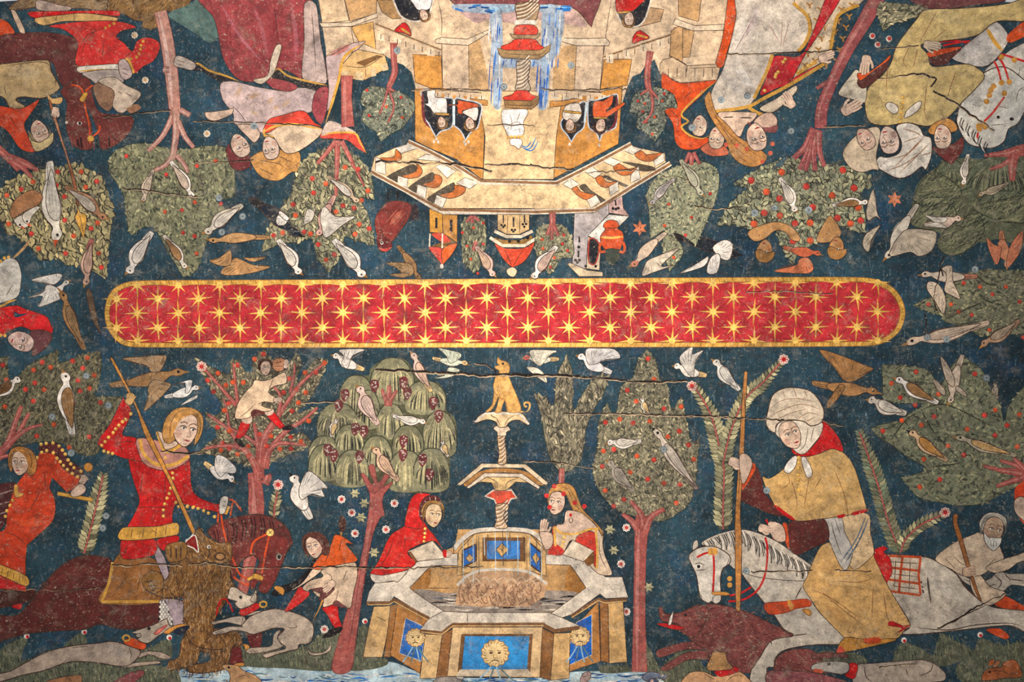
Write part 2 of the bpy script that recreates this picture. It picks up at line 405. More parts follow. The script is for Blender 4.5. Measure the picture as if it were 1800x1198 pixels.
def foliage(t, P, base='leaf', sp=8.0, ln=11.0, ang=90, spread=35, cols=('leaf', 'leafL', 'leafD'), wts=(.45, .35, .2), name='crown', centre=None, line=.8, wid=.42, edge='leafD', sm=True):
    """a painted crown: ground colour, then leaf strokes each with its dark edge"""
    a, fl = pts(P); B = spline(a, fl, True, sm)
    base = tone(base) * [1.06, 1.04, 1.06] + 8
    g = Geo(); g.polyraw(B, base); g.line(B, 1.3, edge, .3, closed=True, sm=False); crown = finish(name, g, t)
    Q = scatter(B, sp * .86); ln = ln * .86; g = Geo()
    c0 = pt(centre) if centre else None
    V, F, C, Hh = [], [], [], []
    for x, y in Q:
        th = math.radians(ang + RNG.normal(0, spread)) if c0 is None else math.atan2(y - c0[1], x - c0[0]) + RNG.normal(0, math.radians(spread))
        l = ln * RNG.uniform(.7, 1.25); w = l * wid * RNG.uniform(.75, 1.2)
        c = tone((tone(cols[RNG.choice(len(cols), p=wts)]) * .88 + base * .12) * [1.05, 1.03, 1.06] + 6, 1, .09)
        ux, uy = math.cos(th), math.sin(th); b = len(V); hh = RNG.uniform(.0, .75)
        for (p, q) in ((-.5, 0), (-.2, .5), (.2, .46), (.5, 0), (.2, -.46), (-.2, -.5)):
            V.append((x + p * l * ux - q * w * uy, y + p * l * uy + q * w * ux)); C.append(c); Hh.append(hh)
        F.append(tuple(range(b, b + 6)))
        if RNG.random() < line:
            b = len(V); dk = tone((58,54,46), RNG.uniform(.7, 1.2)); sgn = 1 if RNG.random() < .75 else -1
            for (p, q) in ((-.42, .48), (.1, .62), (.6, .04), (.5, -.12), (.06, .34), (-.36, .3)):
                V.append((x + p * l * ux - sgn * q * w * uy, y + p * l * uy + sgn * q * w * ux)); C.append(dk); Hh.append(hh + .2)
            F.append((b, b + 1, b + 4, b + 5)); F.append((b + 1, b + 2, b + 3, b + 4))
    g.v, g.c, g.f, g.h = V, C, F, Hh
    o = finish('leaves', g, t, crown); o['kind'] = 'stuff'
    return B

def fruits(t, s, r=4.6, c=('fruit', 'fruitO'), name='fruit'):
    for i, (x, y) in enumerate(pts(s)[0]):
        g = Geo(); k = tone(c[i % len(c)], 1, .07); g.disc(x, y, r, tone(k, .82)); g.disc(x - .3, y - .3, r * .84, k, h=.2); g.disc(x - r * .3, y - r * .3, r * .3, tone(k, 1.15), h=.4, n=8)
        finish(name, g, t)

def limbs(t, L, name='branch', c='trunk', hi='trunkL'):
    for q, w in L:
        a, _ = pts(q); g = Geo(); ww = np.array(w if isinstance(w, (tuple, list)) else [w, w * .55], float)
        g.line(q, list(ww + 1.6), 'trunkD', 0); g.line(q, list(ww), c, .2)
        off = a + [-.18 * ww.mean(), 0]; g.line(off, list(ww * .3), hi, .4, taper=.3); finish(name, g, t)

def frond(label, spine, w=26, tips=None, name='painted_frond', n=None, cols=('leafL', 'leaf'), back=True):
    t = Thing(name, label, 'painted plant', 'painted fronds')
    a, fl = pts(spine); B = spline(a, fl, False, True, 4.0); N = len(B)
    g = Geo(); d = np.gradient(B, axis=0)
    g.line(spine, [w * .3, w * .5, w * .55, w * .5], (70,72,56), 0)
    for i in range(0, N - 1, 2):
        f = i / (N - 1); ww = w * (.45 + .55 * min(1, 3 * f)) 
        u = -d[i] / (np.hypot(*d[i]) + 1e-9)
        for sg in (-1, 1):
            nn = np.array([-u[1], u[0]]) * sg; p = B[i]; tip = p + nn * ww * .5 + u * ww * .42; m = (p + tip) / 2
            pl = np.array([-(tip - p)[1], (tip - p)[0]]) * .24
            c = tone(cols[RNG.integers(len(cols))], 1, .1)
            g._add([p, m + pl, tip, m - pl], [(0, 1, 2, 3)], c, RNG.uniform(.1, .4))
            g.line(np.array([p, m + pl * 1.0, tip]), .9, 'leafD', .55, sm=False)
    o = finish('leaflets', g, t); o['kind'] = 'stuff'
    Lns(t, 'stalk', [spine], 3.2, 'trunk', taper=0)
    return t

def domes(t, L, z, lean=.0, c=('leaf', 'leafL'), pale=(184,172,130)):
    """rounded weeping boughs, each with its fan of dark and pale strokes"""
    for (x0, x1, yt, yb) in L:
        P, _ = pts('%s %g,%g %g,%g' % (z, x0, yt, x1, yb)); (x0, yt), (x1, yb) = P
        cx = (x0 + x1) / 2; w = (x1 - x0) / 2; h = yb - yt
        q = [(cx - w, yt + .62*h), (cx - .9*w, yt + .32*h), (cx - .5*w, yt + .06*h), (cx, yt), (cx + .5*w, yt + .06*h), (cx + .9*w, yt + .32*h), (cx + w, yt + .62*h), (cx + .85*w, yt + .92*h), (cx, yb), (cx - .85*w, yt + .92*h)]
        g = Geo(); B = g.poly(np.array(q), tone(c[0], 1.04, .05)); n = int(w / 1.25)
        for i in range(n):
            sgn = -1 + 2 * (i + .5) / n + RNG.normal(0, .02); k = RNG.random()
            a = np.array([cx + .45 * w * sgn, yt + h * (.06 + .14 * sgn * sgn + RNG.uniform(0, .3))]); b = np.array([cx + .95 * w * sgn, yt + h * (.97 - .25 * sgn * sgn) * RNG.uniform(.85, 1)])
            m = np.array([cx + .82 * w * sgn, yt + h * .42])
            if k < .5: g.line(np.array([a, m, b]), [.6, 2.6, 1.6], tone(pale, 1, .08), .25)
            elif k < .85: g.line(np.array([a * .4 + m * .6, m * .5 + b * .5, b]), [.6, 2.3, 1.6], (44,48,42), .5)
        g.line(B[:int(len(B) * .66)], 1.8, 'leafD', .6, sm=False)
        finish('bough', g, t)

def flower(where, r=7, c='white', c2='fruit', label='small painted white flower with a red centre near the stone basin', group='small painted flowers'):
    x, y = pt(where); t = Thing('painted_flower', label, 'painted flower', group)
    g = Geo(); a = np.linspace(0, 2 * math.pi, 16, endpoint=False); rr = r * (1 + .1 * np.cos(8 * a)); g.polyraw(np.stack([x + rr * np.cos(a), y + rr * np.sin(a)], 1), c)
    for k in range(8): g.line(np.array([(x + r * .35 * math.cos(k * .785), y + r * .35 * math.sin(k * .785)), (x + r * .85 * math.cos(k * .785), y + r * .85 * math.sin(k * .785))]), 1.0, c2, .3)
    finish('petals', g, t)
    g = Geo(); g.disc(x, y, r * .42, c2); finish('centre', g, t)

def person(label): return Thing('painted_person', label, 'painted person', 'painted people')
def tree(label, name='painted_tree'): return Thing(name, label, 'painted tree', 'painted trees')

def swirl(t, P, col, n, ang=.55, name='shaft', lc='ink', hc='stoneL'):
    """a barley-sugar column: outline plus wound dark and pale bands"""
    a, fl = pts(P); B = spline(a, fl, True, True, 5); g = Geo(); g.polyraw(B, col); g.line(B, 1.3, lc, .4, closed=True, sm=False)
    x0, y0 = B.min(0); x1, y1 = B.max(0)
    for i in range(n):
        y = y0 + (y1 - y0) * (i + .7) / (n + .3)
        g.line(np.array([(x0 + 2, y), ((x0 + x1) / 2, y - (x1 - x0) * .12), (x1 - 2, y - (x1 - x0) * ang)]), 1.4, 'brn', .3)
        g.line(np.array([(x0 + 2, y + 3), ((x0 + x1) / 2, y + 3 - (x1 - x0) * .12), (x1 - 2, y + 3 - (x1 - x0) * ang)]), 1.8, hc, .2)
    return finish(name, g, t)
# ------------------------------------------------------------------ the room: painted vault and the white wall under its edge
def vtop(u): return -26.0 + 3.7e-5 * (u - 880.0) ** 2
def vbot(u): return 1330.0 - 3.0e-5 * (u - 880.0) ** 2
def grid_mesh(name, rows, mat):
    W = np.concatenate(rows); n = len(rows[0]); m = len(rows)
    F = [(j*n+i, j*n+i+1, (j+1)*n+i+1, (j+1)*n+i) for j in range(m - 1) for i in range(n - 1)]
    me = bpy.data.meshes.new(name); me.from_pydata(W.tolist(), [], F); me.materials.append(mat)
    for p in me.polygons: p.use_smooth = True
    o = bpy.data.objects.new(name, me); COL.objects.link(o); o['kind'] = 'structure'; return o
US = np.arange(-700, 2501, 16.0)
rows = [at(np.stack([US, vtop(US) + (vbot(US) - vtop(US)) * k / 84.0], 1)) for k in range(85)]
ceiling = grid_mesh('ceiling', rows, M_VAULT)
ceiling['label'] = 'long shallow vault painted deep blue with figures, trees and birds'
def wall(name, edge, sy, label):
    r = [edge + [0, 0, .02], edge + [0, sy * .03, 0], edge + [0, sy * .03, -.06], edge + [0, sy * .05, -.07], edge + [0, sy * .05, -.9]]
    o = grid_mesh(name, [np.array(q) for q in r], M_PLASTER); o['label'] = label
wall('wall_north', rows[0], -1, 'plain white plaster wall along the edge of the painted vault')
wall('wall_south', rows[-1], 1, 'plain white plaster wall under the opposite edge of the vault')

# ------------------------------------------------------------------ the starred band along the crown
t = Thing('starred_band', 'long crimson band with rounded ends, gilt rim and rows of gold stars', 'painted band')
OUT = 'P 250,493 700,491 1200,488 1500,487 1548,493 1578,514 1591,547 1582,580 1556,601 1518,608 900,610 250,610 213,604 191,580 184,550 192,517 214,499'
INN = 'P 250,501 700,499 1200,496 1498,495 1543,500 1570,519 1582,547 1574,576 1551,594 1516,600 900,602 250,602 218,597 199,576 192,550 200,521 219,506'
S(t, 'gilt_rim', OUT, 'gold', ol='goldD', mat=M_GOLD)
S(t, 'crimson_field', INN, 'crim', ol='goldD')
B1_ = spline(*pts(OUT), True, True, 5.0); B2_ = spline(*pts(INN), True, True, 5.0)
g = Geo()
for i in range(0, len(B1_), 2):
    j = int(i / len(B1_) * len(B2_)); a, b = B1_[i], B2_[min(j + 1, len(B2_) - 1)]
    d = b - a
    if np.hypot(*d) < 26: 
        k = B2_[np.argmin(np.hypot(*(B2_ - a).T))]; g.line(np.array([a * .9 + k * .1, a * .1 + k * .9 + [2.5, 0]]), 1.1, 'goldD' if i % 4 else 'goldL', 0)
finish('rope_strokes', g, t, mat=M_GOLD)
inner = B2_
def star(x, y, row):
    g = Geo()
    for k in range(8):
        L = (25, 19, 27, 19)[k % 4] * RNG.uniform(.9, 1.06); a = k * math.pi / 4 + RNG.normal(0, .05)
        if (row == 0 and math.sin(a) < -.2) or (row == 4 and math.sin(a) > .2): continue
        u = np.array([math.cos(a), math.sin(a)]); n = np.array([-u[1], u[0]]); p = np.array([x, y])
        g._add([p, p + u*L*.22 + n*2.1, p + u*L, p + u*L*.22 - n*2.1], [(0, 1, 2, 3)], tone('gold', 1.0, .07), .02 * k)
        g.line(np.array([p + u * 2, p + u * L * .75]), 0.9, (224,178,90), .4, sm=False)
    g.disc(x, y, 5.6, (226,182,94), h=.5, n=10)
    finish('star', g, t, mat=M_GOLD)
for r_, y in enumerate((501, 525, 550, 576, 599)):
    x = 241.3 if r_ % 2 == 0 else 205.0
    while x < 1585:
        yy = y - (x - 240) * 5.0 / 1250 * (1 - (y - 500) / 110)
        if inside(np.array([[x, min(max(yy, 505), 595)]]), B2_)[0] or True:
            if 200 < x < 1576: star(x, yy, r_)
        x += 72.3
# ================================================================== the hunting side: ground, water, trees
t = Thing('painted_water', 'strip of pale blue painted stream with white ripples under the basin', 'painted water')
S(t, 'stream', 'P 300,1184 345,1180 430,1171 520,1172 600,1175 680,1162 735,1180 800,1190 960,1190 1010,1180 1100,1180 1150,1183 1185,1200 1180,1225 300,1225', (172,192,200))
g = Geo()
for i in range(320):
    x = RNG.uniform(310, 1160); y = 1178 + RNG.uniform(4, 34) if not 740 < x < 1000 else RNG.uniform(1192, 1212); w = RNG.uniform(10, 34)
    g.line(np.array([(x, y), (x + w * .5, y + RNG.normal(0, 2.5)), (x + w, y + RNG.normal(0, 2))]), RNG.uniform(1.2, 3.4), ('blue', 'sky', 'white', 'blueD', 'teal')[RNG.integers(5)], RNG.uniform(0, .8), taper=.4)
finish('ripples', g, t)['kind'] = 'stuff'

def mound(P, label, tip=None, c=(88,92,76)):
    t = Thing('painted_mound', label, 'painted mound', 'painted grassy mounds')
    a, fl = pts(P); B = spline(a, fl, True, True); g = Geo(); g.polyraw(B, c)
    for x, y in scatter(B, 6):
        l = RNG.uniform(4, 11); g.line(np.array([(x, y), (x - 1.5, y - l)]), RNG.uniform(.8, 1.6), ((44,50,44), (128,126,98), (74,80,68), (98,102,86))[RNG.integers(4)], RNG.uniform(.1, .8), sm=False)
    finish('grass', g, t)
    if tip:
        x, y = pt(tip); g = Geo(); g.disc(x, y, 5, 'white'); g.disc(x + 1, y + 1.5, 3, 'red', h=.3); finish('blossom', g, t)
MG = 'grassy painted mound with a small blossom below the maroon horse'
mound('G3 0,470 90,400 220,345 240,380 200,470 160,560 0,640', 'broad grassy mound tipped by a blossom behind the lying hound', 'G3 235,335')
mound('G3 560,440 640,350 735,300 765,420 700,460', 'small pale mound tipped by a blossom above the hound back', 'G3 740,298')
mound('G3 1200,470 1320,440 1480,360 1515,470 1490,540 1200,560', 'pale mound tipped by a blossom beside the orange dog collar', 'G3 1488,348')
mound('G3 0,620 400,520 700,560 1100,590 1420,600 1560,650 1560,800 0,800', 'low green ground under the running hound in the corner')
mound('G5 630,590 610,430 700,480 1200,420 1300,330 1500,280 1480,500 1420,640 1000,620', 'green ground beneath the grey hound and the horn blower')
mound('G1 60,620 120,360 185,235 240,280 210,500 400,540 400,590 250,630', 'grey green mound tipped by a red bud beside the basin', 'G1 207,205')
mound('G2 880,600 1110,600 1150,650 880,660', 'short strip of grass at the foot of the stone basin')
mound('G2 1270,400 1330,490 1400,620 1440,660 1280,650', 'narrow mound beside the red tree trunk')
mound('G2 1440,600 1560,480 1660,450 1800,620 1900,740 1440,740', 'grassy mound behind the forelegs of the boar')
mound('G6 640,560 700,420 760,390 900,450 1000,520 G6 1100,560 640,570', 'mound with a pale blossom under the white horse belly', 'G6 745,372')
mound('G6 1000,560 1070,320 1140,350 1350,470 1300,530 1100,600', 'tall pointed mound striped in black under the white horse')
mound('G6 1350,480 1420,360 1600,420 1700,400 1800,400 1830,760 1300,760 1200,620', 'wide mound with a red blossom beside the brown hare', 'G6 1415,325')
mound('G6 0,470 200,480 330,490 430,560 300,600 0,560', 'low mound below the yellow pointed shoe')

t = tree('wide fruit tree of dark olive leaves beside the rider with a spear')
foliage(t, 'D1 -60,310 50,265! 65,420 130,400 200,330 300,270 415,222! 412,310 560,260 705,230! 712,330 690,470 650,545 730,545 850,550! 840,640 740,800 690,940 600,955 520,930 450,880 300,860 100,900 -60,920', (92,90,68), 7, 11, cols=((84,82,60), (112,106,76), (50,50,42)), wts=(.45,.3,.25), ang=110)
limbs(t, [('D1 -60,960 40,900 110,720 150,610', (13, 6)), ('D1 20,930 110,830 205,660', (9, 5)), ('D1 60,880 180,780 300,742', (9, 3)), ('D1 -60,1000 60,960 200,990', (8, 3))])
fruits(t, 'D1 20,325 45,430 180,495 235,360 295,305 355,340 245,450 310,497 235,578 35,617 510,297 613,273 582,347 662,397 548,432 470,482 562,508 628,488 705,588 513,592 490,712 380,743 258,823 485,902 625,828')
bird('white bird with a brown wing perched upright in the dark olive tree', 'D1 430,375', 'D1 505,815', fl=-1, wc='brnL', fat=.85)
bird('white wader with a dark curved beak at the dark olive tree', 'D1 150,430', 'D1 -90,560', wc='brn', beak='blk')

t = tree('tree with spreading leafy boughs and a boy climbing its branches')
limbs(t, [('P 446,830 450,870 449,930 436,1000 424,1046', (20, 27, 24, 20, 17))], 'trunk')
foliage(t, 'D2 50,150! 120,190 200,240 290,270 300,180! 355,170 400,245 450,260 470,160 540,95! 590,170 690,240 760,115! 800,180 760,330 880,185 985,160! 935,300 860,430 770,540 915,490! 880,580 740,640 720,690 820,690 860,765 740,820 600,880 540,940 470,930 340,880 220,850 80,810! 210,700 150,610 120,530! 200,560 240,480 160,370 100,250', (92,88,70), 6.5, 12, centre='D2 500,800', spread=40, cols=((104,100,76), (160,148,112), (58,56,46)), wts=(.4,.35,.25), line=.9)
limbs(t, [('D2 500,1000 500,800 465,610', (20, 10, 4)), ('D2 510,900 530,740 610,600 690,480 800,330 975,180', (16, 12, 7, 5, 3)), ('D2 540,930 570,810 690,670 800,600 910,505', (14, 9, 6, 3)), ('D2 560,820 640,755 830,765', (8, 3)),
          ('D2 490,960 460,880 380,790 250,770 120,790', (13, 8, 3)), ('D2 370,780 290,660 140,550', (8, 3)), ('D2 480,760 400,700 280,640', (6, 3)), ('D2 340,490 240,370 80,190', (7, 2)), ('D2 350,470 330,300 320,190', (6, 2)), ('D2 640,540 650,420 600,350', (6, 3)), ('D2 720,400 745,280 752,190', (5, 2)), ('D2 290,640 270,500 250,440', (4, 2)), ('D2 540,1040 565,990 560,975', (14, 10))])
fruits(t, 'D2 115,235 213,262 140,312 268,347 180,392 318,325 350,205 390,327 532,128 470,162 712,300 825,258 900,257 960,190 763,377 828,397 673,397 778,470 733,527 850,597 287,475 258,523 210,642 293,667 243,752 233,803 290,792 425,775 505,692 585,705 553,773 647,795 725,792 795,740 724,712 350,830 428,845')
t = person('climber in a pale tunic and red stockings sitting in the fruit tree')
S(t, 'stocking', 'D2 380,598 438,620 405,690 352,728 338,712', 'red', ol='ink'); S(t, 'stocking', 'D2 552,555 605,535 660,605 680,635 645,650 590,600', 'red', ol='ink')
S(t, 'shoe', 'D2 328,728 362,722 398,775 370,780', 'blk'); S(t, 'shoe', 'D2 668,640 725,628 748,655 672,662', 'blk')
S(t, 'leg', 'D2 390,560 450,560 440,615 385,605', 'fl'); S(t, 'leg', 'D2 520,500 590,510 605,540 555,560', 'fl')
S(t, 'tunic', 'D2 470,310 530,315 590,300 680,255 692,330 610,352 565,395 625,440 600,470 540,462 520,490 590,515 560,530 450,530 440,570 335,580 350,480 400,400 450,350', (222,190,158), ol='ink', lines=['D2 470,480 420,530 360,575', 'D2 600,300 570,380', 'D2 540,460 490,480'])
S(t, 'tunic_lining', 'D2 450,530 480,515 545,540 500,560 455,580', 'mar')
head(t, 'D2 545,225', 13, 5, 1, 'hairD', hs='cap')
S(t, 'basket', 'D2 600,175 640,155 680,165 690,200 670,240 630,250 598,225', (176,120,88), ol='ink', lines=['D2 610,190 670,180', 'D2 610,215 670,215'])
hand(t, 'D2 690,205', 9, -80); hand(t, 'D2 625,450', 9, 0)

t = tree('large weeping tree of rounded boughs hung with dark grape clusters')
S(t, 'crown', 'H2 510,130 600,60 700,38 800,60 870,150 960,230 1060,240 1125,340 1125,460 1190,520 1210,640 1160,830 1155,950 1100,1060 960,1120 850,1135 700,1110 640,1080 460,1060 300,1090 160,1040 40,960 10,850 80,700 80,560 150,440 260,370 300,270 400,185 500,180', (88,88,64))
domes(t, [(510,870,38,420),(260,540,180,500),(790,1125,225,500),(80,420,405,720),(400,590,300,620),(560,790,410,700),(930,1210,470,850),(10,270,670,930),(225,460,580,830),(440,690,670,960),(690,945,585,850),(10,270,740,1040),(230,500,785,1090),(650,950,790,1130),(860,1155,770,1130)], 'H2')
limbs(t, [('H2 655,430 660,360 665,260', (13, 9, 4)), ('H2 645,390 620,340 605,290', (8, 3)), ('H2 670,390 700,340 725,300', (8, 3))])
for k in 'H2 545,265|H2 780,240|H2 810,325|H2 305,340|H2 255,425|H2 1020,405|H2 1065,510|H2 390,615|H2 460,635|H2 780,715|H2 775,825|H2 165,785|H2 215,830|H2 425,840|H2 935,865|H2 990,985'.split('|'):
    x, y = pt(k); g = Geo(); g.poly(np.array([(x-6,y-9),(x+5,y-10),(x+8,y),(x+3,y+9),(x-2,y+12),(x-7,y+3)]), (104,48,50))
    for q in range(8): g.disc(x + RNG.uniform(-5, 5), y + RNG.uniform(-8, 8), 1.5, (190,170,160), h=.4, n=6)
    finish('grape_cluster', g, t)
S(t, 'trunk', 'H2 435,985 460,975 500,1030 520,1060 540,1050 498,930 520,900 545,920 575,1050 640,960 670,950 672,985 615,1080 685,1045 690,1055 640,1120 P 674,870 672,885 676,905! 668,910 655,940 642,1010 626,1120 616,1177 584,1177 596,1120 628,1010 643,935 650,880 H2 500,1120', 'trunk', ol='trunkD', lines=['P 660,900 648,960 632,1080', 'P 640,960 622,1080 606,1170'], lc='trunkD', hi=[('P 655,900 640,980 615,1110', 6, 'trunkL')])
bird('pink dove perched high among the grape boughs, looking back', 'H2 395,280', 'H2 570,585', fl=-1, col='pink', legs=True, fat=1.1)
bird('white dove with lowered head among the grape boughs', 'H2 955,575', 'H2 690,510', fl=1, fat=.9)
bird('pale yellow breasted bird nestled at the edge of the grape boughs', 'H2 230,530', 'H2 190,680', fl=-1, fat=1.2, wc='ochL')
bird('rosy dove perched on the forked trunk of the grape tree', 'H2 525,780', 'H2 735,1038', fl=-1, col=(220,180,150), legs=True)
bird('small white bird half hidden behind a grape bough', 'H2 1080,715', 'H2 1140,840', fl=-1, fat=1.3, wc='ochL')
bird('pink and buff bird standing on top of the grape tree', 'E1 245,85', 'E1 390,355', fl=-1, col='pink', wc=(206,170,150), tail='ochL', fat=.8)
bird('white bird flying over the grape tree with one wing lifted', 'D2 1015,145', 'D2 1238,240', fl=-1, wings=['D2 1080,190 1095,140 1060,100 1140,92 1245,97 1160,140 1120,230'], tail='ochL')
bird('cream bird with a yellow head flying between grape tree and pedestal', 'E1 645,165', 'E1 398,118', col=(214,218,196), wings=['E1 520,150 490,90 440,45 520,60 595,80 600,110 560,140', 'E1 520,180 590,195 570,230 500,255 410,258 480,240 500,210'], headc='ochL', tail='ochL', fat=.7)
bird('white bird with a red head flying beside the seated stone dog', 'E1 1040,125', 'E1 1290,125', fl=-1, col=(222,220,200), headc=(190,70,70), wings=['E1 1110,140 1080,80 1100,58 1270,65 1220,100 1160,170', 'E1 1120,180 1060,180 1110,230 1200,290 1195,240 1160,200'], wcol=(222,212,190), fat=.8, tail='ochL')
bird('white dove flying low over the dark cypress', 'E2 378,150', 'E2 620,262', fl=-1, wings=['E2 450,190 440,95 520,88 640,95 680,155 580,165 500,200'], col=(226,218,214))
bird('white and buff bird with raised wing above a flowering frond', 'E2 1055,220', 'E2 1288,282', fl=-1, wings=['E2 1130,230 1095,160 1130,110 1190,75 1185,130 1265,100 1210,170 1190,290'], tail='ochL')
bird('pale dove perched beside the tall spear shaft', 'F1 208,140', 'F1 398,345', fl=-1, legs=True, col=(220,214,206))
bird('large white dove with spread wing landing beside the horn blower', 'D2 715,985', 'D4 862,210', fl=-1, wings=['D2 780,1080 830,960 880,960 985,1065 940,1070 960,1130 870,1110 800,1150'], col=(226,216,206), beak='blk', fat=1.1)
bird('white bird diving below the climbing boy', 'D2 318,1028', 'D2 112,890', fl=1, wings=['D2 190,930 200,840 260,850 335,920 330,965 270,960 230,990'], tail='ochL')
t = bird('brown eagle with spread wings above the rider with a spear', 'D1 1295,385', 'D1 770,470', col='brnL', wings=['D1 1060,370 1030,330 860,280 1000,265 1160,255 1165,290 1120,370', 'D1 1080,430 1190,450 1200,470 1120,560 1010,650 1040,560 1040,480'], wcol=(166,132,98), name='painted_eagle', fat=.55)
bird('small white dove flying past the blond rider', 'D1 1400,490', 'D1 1155,552', wings=['D1 1300,520 1300,450 1215,465 1330,428 1352,440 1330,510', 'D1 1330,560 1385,535 1380,560 1270,608'], fat=.8, col=(228,224,220))
t = bird('brown eagle with spread wings above the turbaned rider', 'F1 1370,370', 'F1 905,292', col=(166,120,76), wings=['F1 1130,270 1070,190 960,60 1120,100 1290,170 1340,190 1300,220 1200,280', 'F1 1110,300 1140,320 1090,400 1020,470 1020,420 1080,330'], wcol=(160,114,70), name='painted_eagle', fat=.6)
bird('pale bird hanging head up in the eagle claws', 'F2 340,580', 'F2 612,670', fl=-1, col='gryL', fat=1.1)

# ------------------------------------------------------------------ plants between the groups
t = tree('dark forked cypress with pointed leafy fingers behind the praying lady', 'painted_cypress')
foliage(t, 'E2 75,405! 145,425 210,490 230,300 260,215 300,148! 345,250 345,400 355,530 420,400 530,275 592,285! 570,390 500,510 440,650 410,850 350,930 300,950 210,900 150,720 130,580', (112,106,84), 7, 14, ang=-90, spread=28, cols=((120,114,90), (166,156,122), (62,62,52)), wts=(.5,.3,.2), wid=.34)
limbs(t, [('E2 270,930 265,1060', (9, 9))], 'trunk')
t = tree('tall rounded fruit tree with red trunk and birds, beside the frond')
foliage(t, 'E2 500,1010 488,920 520,780 530,600 585,472! 635,550 668,480 690,350 770,290 800,190 870,92! 930,180 960,310 1010,340 1040,510 1112,425! 1140,560 1180,745 1238,712! 1220,900 1210,1010 1175,1150 P 1200,895 1165,915 1120,908 1085,895 1058,870', (112,108,84), 6, 9, ang=80, spread=60, cols=((118,114,90), (164,156,120), (60,62,52)), wts=(.45,.3,.25))
limbs(t, [('P 1130,905 1126,960 1124,1060 1124,1180', (24, 19, 20, 27)), ('P 1122,930 1110,915 1094,903', (13, 5)), ('P 1130,930 1128,905 1108,880', (12, 5)), ('P 1133,935 1145,908 1168,894', (13, 6))], 'trunk')
fruits(t, 'E2 875,160 918,305 730,382 793,460 988,512 1108,497 577,607 677,585 770,612 888,600 1095,668 1015,708 1160,765 563,808 635,797 797,843 917,870 1197,867 555,917 750,957 873,1005 987,1035 1100,1043 575,1085 706,1148 1075,1172 635,1195')
bird('small buff bird pecking a fruit near the top of the rounded tree', 'E2 820,440', 'E2 885,560', fl=-1, wc='ochL', fat=1.1)
bird('white bird bending down to a fruit in the rounded tree', 'E2 590,765', 'E2 830,740', fl=-1, wc='gryL')
bird('crested long tailed bird with a long dark beak in the rounded tree', 'E2 905,660', 'E2 1220,1080', fl=-1, col=(196,182,168), beak='blk', legs=True, fat=.5, tail=(120,106,98))
bird('grey dove perched in the lower rounded tree beside red fruit', 'E2 585,890', 'E2 775,1090', fl=-1, col=(168,156,142))
frond('long pale frond tipped by a pink flower and curving beside the spear', 'F1 85,320 200,520 270,800 290,900 282,1200 F3 445,200', 36)
frond('pale frond leaning behind the spear shaft, tipped by a red flower', 'F1 690,145 560,290 440,400 340,620 285,850', 30)
frond('dark frond rising behind the turbaned rider', 'F2 285,800 350,980 420,1190 F4 490,240 570,440', 34, cols=('leaf', 'leafG'))
frond('dark frond bending towards the old man, tipped by a blossom', 'F4 890,165 720,245 610,345 575,435', 26, cols=('leaf', 'leafL'))
frond('slim frond standing between the two riders in red', 'D3 725,-60 660,220 590,490', 34, cols=('leaf', 'leafL'))
frond('short leaf sprig growing beneath the white dove', 'D2 628,1090 620,1160 D4 610,120 605,210', 22)
for w, l in (('F1 710,125', 'pink rimmed flower at the tip of the frond behind the spear shaft'), ('F1 65,312', 'pale pink flower at the tip of the long curving frond'), ('F4 885,160', 'small blossom at the tip of the frond by the old man'), ('D2 635,1045', 'red and white striped flower above a leaf sprig'), ('D1 1415,335', 'pale ragged flower with a red heart beside the small white dove')):
    flower(w, 9, 'pink', 'red', l)
for w, l in [('D4 1080,68', 'beneath the tail of the landing dove'), ('D4 1152,162', 'between the landing dove and the forked red trunk'), ('D4 1175,308', 'just above the orange cape'), ('D4 1392,280', 'between the forked trunk and the red hood'), ('E1 133,1135', 'under the grape boughs beside the red hood'), ('E4 1060,465', 'between the fair haired lady and the rounded tree trunk'), ('E4 1015,770', 'behind the back of the fair haired lady'), ('E4 1060,1172', 'beside the outer pier of the basin'), ('D4 960,980', 'behind the curled tail of the hound')]:
    flower(w, 7, label='white flower with a red centre ' + l)
for w in 'D4 1240,95|D4 1215,195|D4 1310,440|E3 130,530|E3 25,235|E4 920,480|E4 955,655|E4 1250,965|D2 1175,1105'.split('|'):
    x, y = pt(w); tt = Thing('painted_leaf_tuft', 'small pale olive leaf tuft scattered near the stone basin', 'painted leaf', 'small leaf tufts'); g = Geo()
    a = np.linspace(0, 2 * math.pi, 12, endpoint=False); rr = np.where(np.arange(12) % 2, 5, 9.5); g.polyraw(np.stack([x + rr * np.cos(a), y + rr * np.sin(a)], 1), 'leafL'); g.line(np.array([(x - 6, y), (x + 6, y + 2)]), 1, 'leafD', .3); finish('tuft', g, tt)

